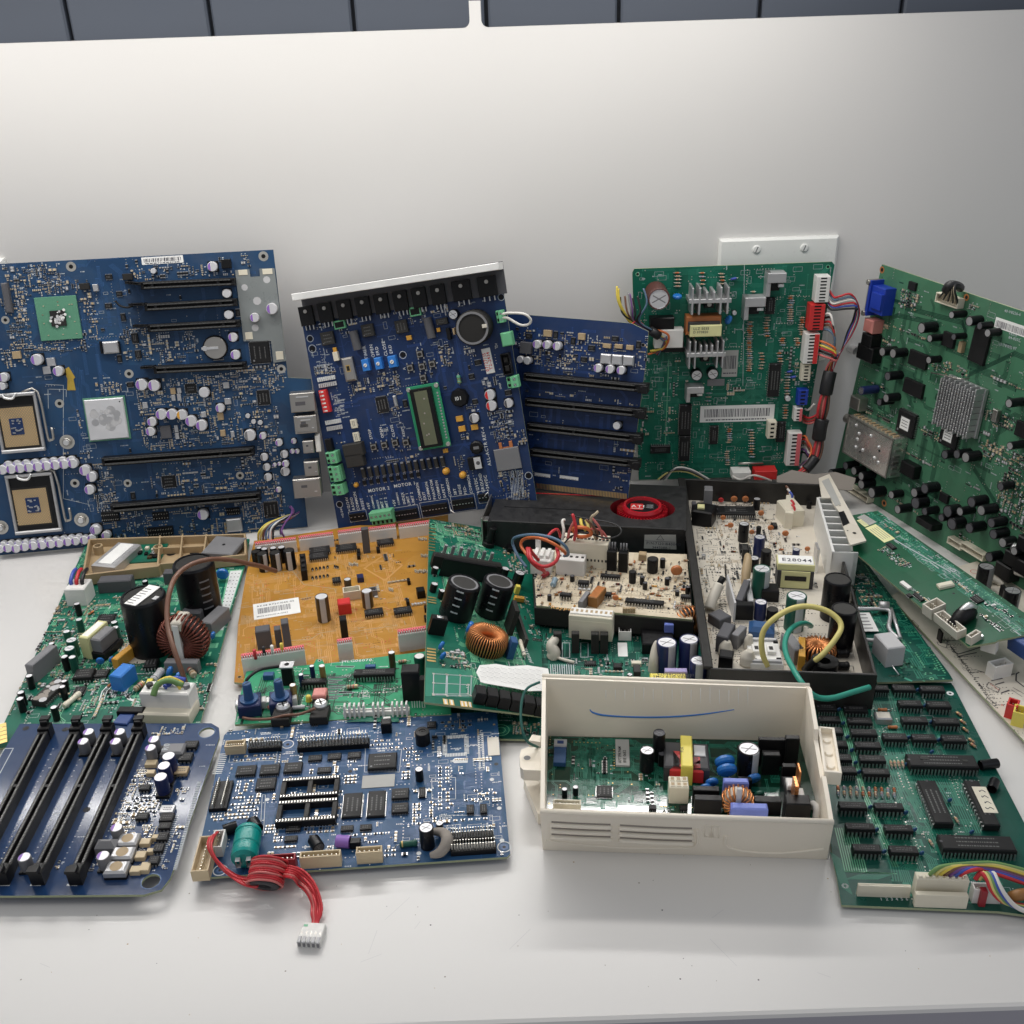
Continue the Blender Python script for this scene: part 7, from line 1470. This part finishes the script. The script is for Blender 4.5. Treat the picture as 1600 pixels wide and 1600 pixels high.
for i in range(5): B.art.disc(*B.uv(1045+i*12,1218+i*9),.0002,.0005,'silk_red',6)
B.text('R',1112,1360,2.4,-25,'silk_red'); B.silk(720,900,1262,1600,70,'silk_black',.3); B.pads(720,900,1262,1600,60,'black',.0005); B.art.ring(*B.uv(938,478),.0002,.003,.0035,'silk_red'); B.done()

# ================================================================= LONG GREEN BOARD (tilted, right)
B=Board('interface_board','long narrow green board slanting to the right with cream sockets and yellow stickers','circuit board',
  flat((1331,861),(1511,1009),(1371,798),.034,.030,.044),[(1333,861),(1326,806),(1371,798),(1640,985),(1560,1000),(1555,1003),(1513,1010)],'greenlong',(1300,780,4.21),tr_='tr_lgreen')
B.M
for q,c_ in (([(215,185),(340,282),(420,262),(290,168)],'paperyellow'),([(160,120),(245,165),(295,155),(215,98)],'papergrey'),([(165,140),(215,182),(245,172),(190,130)],'paperyellow')):
    o,a,b=face4('sticker',q,.25,c_,c=0,z=0); q2=MB()
    for i in range(4): q2.quad(0,b*(.3-i*.2),.0003,a*.7,b*.04,'grey')
    q2.build('print',o,Matrix.Identity(4))
face4('crystal',[(700,580),(805,555),(790,528),(695,548)],3,'ivory',c=.001); face4('crystal',[(490,590),(520,580),(475,530),(455,540)],2,'white')
def sk(pts,h,n,mt_='pink'):
    P=[Vector(B.uv(*p,h*mm)) for p in pts]; ctr=sum(P,Vector((0,0)))/4; ex=((P[1]-P[0])+(P[2]-P[3]))/2; ey=((P[3]-P[0])+(P[2]-P[1]))/2; B.put('socket',c_conn(ex.length,max(ey.length,.006),h*mm,n,mt_,wall=.0011),ctr.x,ctr.y,math.atan2(ex.y,ex.x),occ=(ex.length,ey.length))
sk([(603,690),(660,735),(745,680),(680,640)],9,4,'glue'); sk([(685,760),(835,880),(872,845),(715,715)],7,9,'glue'); sk([(893,900),(925,915),(975,870),(935,845)],7,2,'glue')
m=MB(); m.tube([(-.006,0,.002),(0,0,.006),(.008,-.001,.005),(.014,-.004,.001)],[.004,.0065,.006,.003],'black',10); m.tube([(-.006,.003,.008),(0,.001,.0125),(.006,-.002,.010)],[.0015,.003,.0015],'alu',7); B.put('sealed_coil',m,*B.uv(890,760,.004),rot=RD(-70),occ=(.02,.014))
for x,y,w,l in ((390,315,9,4),(955,665,8,6),(570,650,10,3),(510,640,4,3)): u,v=B.uv(x,y); B.put('chip',c_chip(w*mm,l*mm,.0016,6,2),u,v,RD(0),occ=(w*mm,l*mm))
face4('jumper',[(970,905),(1000,900),(990,885),(965,888)],3,'alu')
for q,n in (((290,330,520,430),46),((800,540,1040,700),60),((960,760,1130,870),60),((1120,730,1190,780),16),((450,540,640,680),26),((340,170,440,230),8),((1060,700,1100,750),4)): B.smd(*q,n,.25,.35)
for q in (((590,395),(640,410),(700,455)),((350,230),(520,330),(780,480)),((780,455),(815,470),(800,480),(775,462),(780,455))): 
    P=[B.uv(*p) for p in q]
    for i in range(len(P)-1): B.art.line(*P[i],*P[i+1],.0001,.0009,'silk_dim')
B.traces(150,80,1500,960,120,(1,6),w=.0005,p=.0011,mt='tr_green'); B.silk(150,80,1500,960,110,'silk_dim',.3); B.pads(150,80,1500,960,160,'tr_lgreen',.0005)
u,v=B.uv(1230,885); B.box(1150,880,1500,905,1,'black','under_clip',z=-9,occ=False)
m=MB(); m.box(0,0,-.014,.034,.016,.0123,'tr_navy',c=.0005); B.put('blue_socket',m,u+.012,v+.004,RD(4)); m=MB(); m.box(0,0,-.012,.010,.006,.0103,'white',c=.0005); B.put('white_socket',m,*B.uv(1040,905),rot=RD(30))
B.hole(1235,775,6,9,'tr_dark'); B.hole(800,620,8,10,'tr_dark'); B.done()

# ================================================================= WHITE PLASTIC HOUSING WITH ITS SEALED BOARD
HF=.015
bl,br=onz(857,1149,HF),onz(1254,1157,HF); Yl,Yr=bl.y+.004,br.y+.004
RBL,RBR=ony(847,1057,Yl),ony(1265,1072,Yr); RFL,RFR=onz(844,1269,.043),onz(1303,1286,.041)
BFL,BFR=onz(848,1328,0),onz(1292,1343,0)
B=Board('control_housing','ivory plastic open box with a sealed green board inside, standing at the front','control box',(BFL,BFR,BFL+Vector((0,.1,0))),None,'green',(780,1020,2.909))
HI=B.root.matrix_world.inverted(); lc_=lambda p:HI@p
def slab(m,Q,t,mt_):
    """plate with outer corners Q (ring) thickened towards its normal"""
    n=(Q[1]-Q[0]).cross(Q[-1]-Q[0]).normalized()*t; k=len(Q); b=len(m.v); m.v+=[tuple(q) for q in Q]+[tuple(q+n) for q in Q]
    m.face(list(range(b,b+k))[::-1],mt_); m.face(list(range(b+k,b+2*k)),mt_)
    for i in range(k): m.face([b+i,b+(i+1)%k,b+k+(i+1)%k,b+k+i],mt_)
F0,F1=lc_(BFL),lc_(BFR); f0,f1=lc_(RFL),lc_(RFR); b0,b1=lc_(RBL),lc_(RBR); G0=Vector((b0.x+.001,b0.y-.001,0)); G1=Vector((b1.x-.001,b1.y-.001,0))
m=MB(); T_=.0024
slab(m,[F1,F0,f0,f1],T_,'housing')          # front, grows inwards (checked below)
slab(m,[G0,G1,b1,b0],T_,'housing')
def mix(a,b,t): return a+(b-a)*t
R1=[G1,F1,f1,mix(f1,b1,.18)+Vector((0,0,.001)),mix(f1,b1,.30)+Vector((0,0,.001)),mix(f1,b1,.32)+Vector((0,0,-.003)),mix(f1,b1,.60)+Vector((0,0,-.003)),mix(f1,b1,.62)+Vector((0,0,.003)),mix(f1,b1,.93)+Vector((0,0,.004)),b1]
slab(m,R1,T_,'housing'); slab(m,[F0,G0,b0,f0],T_,'housing')
slab(m,[F0+Vector((0,0,.002)),F1+Vector((0,0,.002)),G1+Vector((0,0,.002)),G0+Vector((0,0,.002))],.003,'housing')
# rim lips
for a_,b_ in ((f0,f1),(b0,b1)):
    m.tube([a_+Vector((0,.0008,0)),b_+Vector((0,.0008,0))],.0014,'housing',8,smooth=False)
fn=(F1-F0).normalized(); up=(f0-F0)
def fp(x,y,o=0):
    """point on the outer front face"""
    X,Y=B.ph(x,y); n=(BFR-BFL).cross(RFL-BFL).normalized(); q=onp(X,Y,BFL,n); return lc_(q-n*0)+ (HI.to_3x3()@(-n if n.dot(CP-BFL)<0 else n))*o
for x0,x1,ys in ((232,512,(778,806,834)),(543,882,(793,821,850))):
    for y in ys:
        d_=-.0*1; m.tube([fp(x0,y),fp((x0+x1)/2,y+ (x1-x0)*.028),fp(x1,y+(x1-x0)*.045)],.0017,'housing',8)
        m.tube([fp(x0+6,y-11),fp((x0+x1)/2,y-11+(x1-x0)*.028),fp(x1-6,y-11+(x1-x0)*.045)],.0006,'dust',6)
m.tube([fp(215,850),fp(350,868),fp(560,885),fp(760,886),fp(890,878),fp(900,800)],.0009,'housing',6); m.tube([fp(1030,830),fp(1035,880),fp(1150,905),fp(1300,908),fp(1475,890)],.0009,'housing',6)
for q in ((935,785,960,835),(970,787,998,838)):
    P=[fp(q[0],q[1],.0),fp(q[2],q[1]+2,.0),fp(q[2],q[3]+2,.0),fp(q[0],q[3],.0)]
    for i in range(4): m.tube([P[i],P[(i+1)%4]],.0005,'housing',5,smooth=False)
# left lug with eye
P=[B.uv(*p,.030) for p in ((190,432),(130,428),(100,440),(92,470),(96,520),(110,532),(188,535))]; m.prism(P,.022,.030,'housing',); e=B.uv(127,478,.030); m.ring(*e,.0302,.0022,.0030,'housing'); m.disc(*e,.0301,.0021,'grey',14); P=[B.uv(*p,.022) for p in ((190,400),(150,395),(135,420),(188,430))]; m.prism(P,.018,.026,'housing')
P=[B.uv(*p,.012) for p in ((110,560),(190,560),(190,720),(175,720))]; m.prism(P,.002,.010,'housing')
# right tray lug
u,v,a,b=B.rect(1455,340,1552,540,.046); q=MB(); q.box(0,0,0,.012,.034,.003,'housing',c=.0006)
P=[Vector(B.uv(*p,.046)) for p in ((1478,545),(1558,540),(1522,335),(1450,335))]; ctr=sum(P,Vector((0,0)))/4; ex=((P[1]-P[0])+(P[2]-P[3]))/2; ey=((P[3]-P[0])+(P[2]-P[1]))/2; q=c_conn(ex.length,ey.length,.009,0,'housing',wall=.0016,floor=.55)
for t in (-.28,0,.28): q.lathe(0,t*ey.length,[(.0026,.005),(.0018,.006),(0,.0061)],10,mt='housing')
m.merge(q,tr(ctr.x,ctr.y,.037,math.atan2(-ey.x,ey.y)))
m.build('housing_body',B.root,Matrix.Identity(4))
# pen stroke and drips on the inner back wall
nb=Vector((0,-1,0)); nrm=(b1-b0).cross(G0-b0).normalized(); wn=(RBR-RBL).cross(BFL*0+Vector((0,0,1))).normalized()
def bp(x,y,o=.0027):
    X,Y=B.ph(x,y); q=onp(X,Y,RBL-Vector((0,o,0)),wn); return lc_(q)
m=MB(); m.tube([bp(412,256),bp(425,270),bp(470,282),bp(560,289),bp(680,292),bp(800,289),bp(930,278),bp(1068,258)],[.00025,.0007,.0008,.0007,.0007,.0007,.0006,.0003],'bluebox',5); m.build('pen_stroke',B.root,Matrix.Identity(4))
m=MB()
for i in range(16): x=485+i*43; m.box(0,0,0,0,0,0,'housing',c=0) if 0 else m.tube([bp(x,160+random.uniform(-5,10),.0024),bp(x,345,.0024)],.0003,'white',5,smooth=False)
m.build('wall_ribs',B.root,Matrix.Identity(4))
root=B.root; bfl2=lc_
B=Board('','', '',(onz(850,1275,HF),onz(1300,1290,HF),onz(857,1149,HF)),[(857,1150),(1255,1158),(1298,1288),(848,1272)],'greenpot',(780,1020,2.909),tr_='tr_green',root=root,pcbname='sealed_circuit_board')
for x,y,r,h,tp in ((728,362,28,21,'greybox'),(673,442,33,15,'can'),(740,457,17,9,'greybox'),(1135,434,50,19,'can'),(297,618,13,6,'can'),(347,609,13,6,'can')): B.cap(x,y,r,h,'capblack',tp,'silk_dim' if x==1135 else None,cross=r>25)
u,v,a,b=B.rect(792,395,925,440,.014); m=MB(); m.box(0,-.004,0,.027,.024,.011,'ferrite',c=.001); m.box(0,-.008,.001,.020,.018,.010,'red',c=.002); m.box(.0,-.004,.0,.007,.029,.0145,'yellow',c=.0006); m.box(.008,0,.0108,.007,.010,.001,'lightgrey',c=.0003); m.text('PLK',-.002,-.006,.01456,.002,'ink',RD(90)); B.put('transformer',m,u-.001,v-.002,RD(-3),occ=(.03,.03))
for x,y,r,ro,ld,mt_ in ((1015,462,46,10,6,'bluedisc'),(1027,505,46,8,4,'bluedisc'),(797,520,34,70,2,'bluedisc'),(963,574,30,10,1,'bluedisc'),(1148,556,34,20,1,'bluedisc'),(935,600,26,10,.5,'bluedisc'),(1180,632,24,10,.5,'capgreen')): B.ddisc(x,y,r,mt_,ro,ld,5,25)
u,v,a,b=B.rect(770,568,862,606,.012); b=max(b,.010); m=c_box(a,b,.012,'ivory',c=.0004)
for i in range(3):
    for j in (-1,1): m.box((-1+i)*a*.31,j*b*.23,.0119,a*.25,b*.36,.0006,'ivory',c=0); m.quad((-1+i)*a*.31,j*b*.23,.01256,a*.18,b*.26,'tan')
B.put('connector',m,u,v,occ=(a,b))
for q,h in (((880,602,1002,628),12),((886,642,1014,672),12),((1155,646,1285,680),10),((1085,560,1150,580),8)):
    o=B.box(*q,h,'black','relay'); u,v,a,b=B.rect(*q,h*mm); q2=MB(); q2.ring(a*.3,-b*.1,h*mm+.0001,.0011,.0015,'black_dust'); q2.build('vent',o,Matrix.Identity(4))
B.box(1018,564,1136,592,13,'periwinkle','film_capacitor',c=.0008); B.box(1052,676,1224,712,15,'periwinkle','film_capacitor',c=.0008)
m=c_toroid(.0078,.0028,.008,20,'glue','copper',True,wr=.0006); m.box(0,-.005,.009,.003,.002,.013,'lightgrey'); B.put('ring_coil',m,*B.uv(1085,650,.012),rot=RD(-4),occ=(.02,.01))
for q,h in (((1178,380,1362,400),20),((1300,372,1368,392),23),((1195,440,1280,468),15),((1285,500,1350,520),16),((1295,640,1420,690),17)): B.box(*q,h,'black','power_socket')
u,v,a,b=B.rect(1290,520,1402,640,.020); m=MB(); m.box(0,0,0,a,b*1.2,.012,'black'); m.box(-a*.1,b*.2,.012,a*.5,b*.35,.003,'white',c=.0006); m.box(a*.2,-b*.25,.012,a*.5,b*.4,.004,'white',c=.0008); m.box(-a*.05,-b*.2,.012,.0022,.009,.011,'copper',c=.0003); m.box(a*.3,b*.3,.012,.0012,.008,.012,'copper',c=.0003); B.put('spade_terminal',m,u,v,occ=(a,b))
m=MB(); m.tube([(0,0,.0),(.0,0,.003),(.001,-.005,.0045),(0,-.010,.001)],.0022,'white',8); B.put('glue_blob',m,*B.uv(1425,700,.001))
B.conn(246,663,371,690,10,7,'ivory'); u,v,a,b=B.rect(252,402,302,500,.003); m=c_box(a,b,.003,'tr_blue'); m.box(0,b*.38,.0029,.008,.006,.0015,'lightgrey'); m.quad(0,b*.38,.00446,.004,.003,'tr_navy'); B.put('connector',m,u,v,occ=(a,b))
u,v,a,b=B.rect(528,392,594,512,.0015); m=c_box(a,b,.0015,'papergrey'); m.text('AF739K96M',-a*.1,-b*.42,.0016,.0020,'black',RD(90)); m.text('101E 06E2',a*.25,-b*.42,.0016,.0020,'black',RD(90)); B.put('label_tag',m,u,v,occ=(a,b))
B.chip(443,600,513,655,1.5,10,4); B.chip(680,690,715,710,2,3); B.chip(820,690,855,712,2,3)
B.smd(330,480,500,600,7,.3,.8); B.smd(560,540,760,700,9,.3,.8); B.smd(700,700,880,740,6)
B.traces(220,380,1380,740,90,(2,6),w=.0004,p=.0009); B.silk(220,380,1000,740,40,'tr_green',.4); B.pads(220,380,1000,740,26,'gold',.0005)
B.done()
B=Board('','', '',(BFL,BFR,BFL+Vector((0,.1,0))),None,'green',(780,1020,2.909),root=root)
m=MB(); m.tube([B.L(245,428,.018),B.L(215,436,.018),B.L(188,434,.024),B.L(168,425,.032),B.L(130,405,.038),B.L(108,360,.044),B.L(98,290,.050),B.L(105,210,.056),B.L(130,160,.060),B.L(185,133,.062)],.00085,'w_dkgreen',7); m.build('thin_green_wire',root,B.Mi)

# ================================================================= WIRE BUNDLE BETWEEN THE TWO STANDING GREEN BOARDS
t=empty('wire_bundle',tr(*onz(1270,760,.0)),'thick bundle of coloured wires wrapped in black tape, hanging between two green boards','wire bundle'); Ti=t.matrix_world.inverted()
def yp(x,y,Y): return tuple(Ti@ony(x,y,Y))
def cw(x,y,Y): return yp(1220+x/3.0769,380+y/3.0769,Y)
Yb=.905
import itertools
for k,(mt_,sx,sy) in enumerate((('w_red',232,225),('w_bluegrey',232,240),('w_white',225,262),('w_red',228,275),('w_blue',228,285),('w_black',222,300))):
    m=MB(); m.tube([cw(sx,sy,.905),cw(sx+25,sy+35-k*3,.90),cw(285+k*6,255+k*12,.895),cw(335+k*6,245+k*14,.893),cw(368-k*2,290+k*8,.895),cw(375-k*6,350+k*5,.90),cw(345-k*5,430,.90),cw(300-k*2,500+k*4,.90),cw(265-k*3,570,.90),cw(236+k*3,640,.90)],.0010,mt_,6); m.build('wire',t)
for k,(mt_,sx,sy) in enumerate((('w_white',205,345),('w_black',210,360),('w_red',208,380),('w_brown',205,395),('w_bluegrey',200,415),('w_orange',175,470),('w_yellow',175,488),('w_red',175,500),('w_black',180,515),('w_pink',175,530))):
    m=MB(); m.tube([cw(sx,sy,.905),cw(sx+30,sy-5+k*2,.897),cw(250+k*2,sy+35,.893),cw(262-k*2,(sy+600)/2,.895),cw(248-k*3,600,.90),cw(240-k*3,650,.90)],.0011,mt_,6); m.build('wire',t)
for k,mt_ in enumerate(('w_red','w_brown','w_pink','w_red','w_black','w_brown')):
    dx=-10+k*5; m=MB(); m.tube([cw(230+dx,640,.90),cw(218+dx,700,.898-.001*(k%2)),cw(205+dx*1.6,760,.895),cw(196+dx*1.7,810,.895),cw(190+dx,860,.898),cw(184+dx,930,.898),cw(178+dx*1.4,980,.895),cw(160+dx*1.4,1040,.892),cw(120+dx*1.3,1085,.885),cw(60+dx,1125,.878)],.0015,mt_,7); m.build('wire',t)
for P,r_ in (((238,618,.90),(226,668,.897),(216,722,.897)),.0062),(((200,845,.897),(190,885,.896),(182,940,.897)),.0064),(((165,1030,.892),(140,1065,.888),(115,1090,.885)),.0050):
    m=MB(); m.tube([cw(*p) for p in P],r_,'w_black',12,sub=4); m.build('tape_wrap',t)
for k,(mt_,sx,sy) in enumerate((('w_orange',80,935),('w_red',80,950),('w_white',85,985),('w_brown',80,970),('w_purple',78,1000),('w_black',80,1015))):
    m=MB(); m.tube([cw(sx,sy,.915),cw(sx+35,sy-8,.905),cw(130+k*3,sy+15+k*4,.90),cw(148+k*2,990+k*8,.896),cw(130-k*3,1050,.89),cw(100-k*3,1080,.885)],.0010,mt_,6); m.build('wire',t)
for k,(mt_,sy) in enumerate((('w_white',795),('w_red',850),('w_red',835),('w_brown',845),('w_pink',862))):
    m=MB(); 
    if k==0: m.tube([cw(105,785,.915),cw(130,802,.908),cw(162,772,.905)],.0011,mt_,6)
    else: m.tube([cw(95,sy-15,.915),cw(130,sy+5,.905),cw(165,sy-5,.90),cw(188,sy-30,.898)],.0010,mt_,6)
    m.build('wire',t)
# torn brown scrap of card behind the black tray
m=MB(); P=[(-.035,-.006),(.034,-.009),(.038,.004),(.02,.010),(0,.007),(-.02,.011),(-.034,.004)]; m.prism(P,0,.0009,'dust'); o=m.build('card_scrap',None,tr(*onz(1272,752,.026),RD(-8))@Matrix.Rotation(RD(38),4,'X')); o['label']='torn grey brown scrap standing behind the black tray under the wire bundle'; o['category']='scrap'
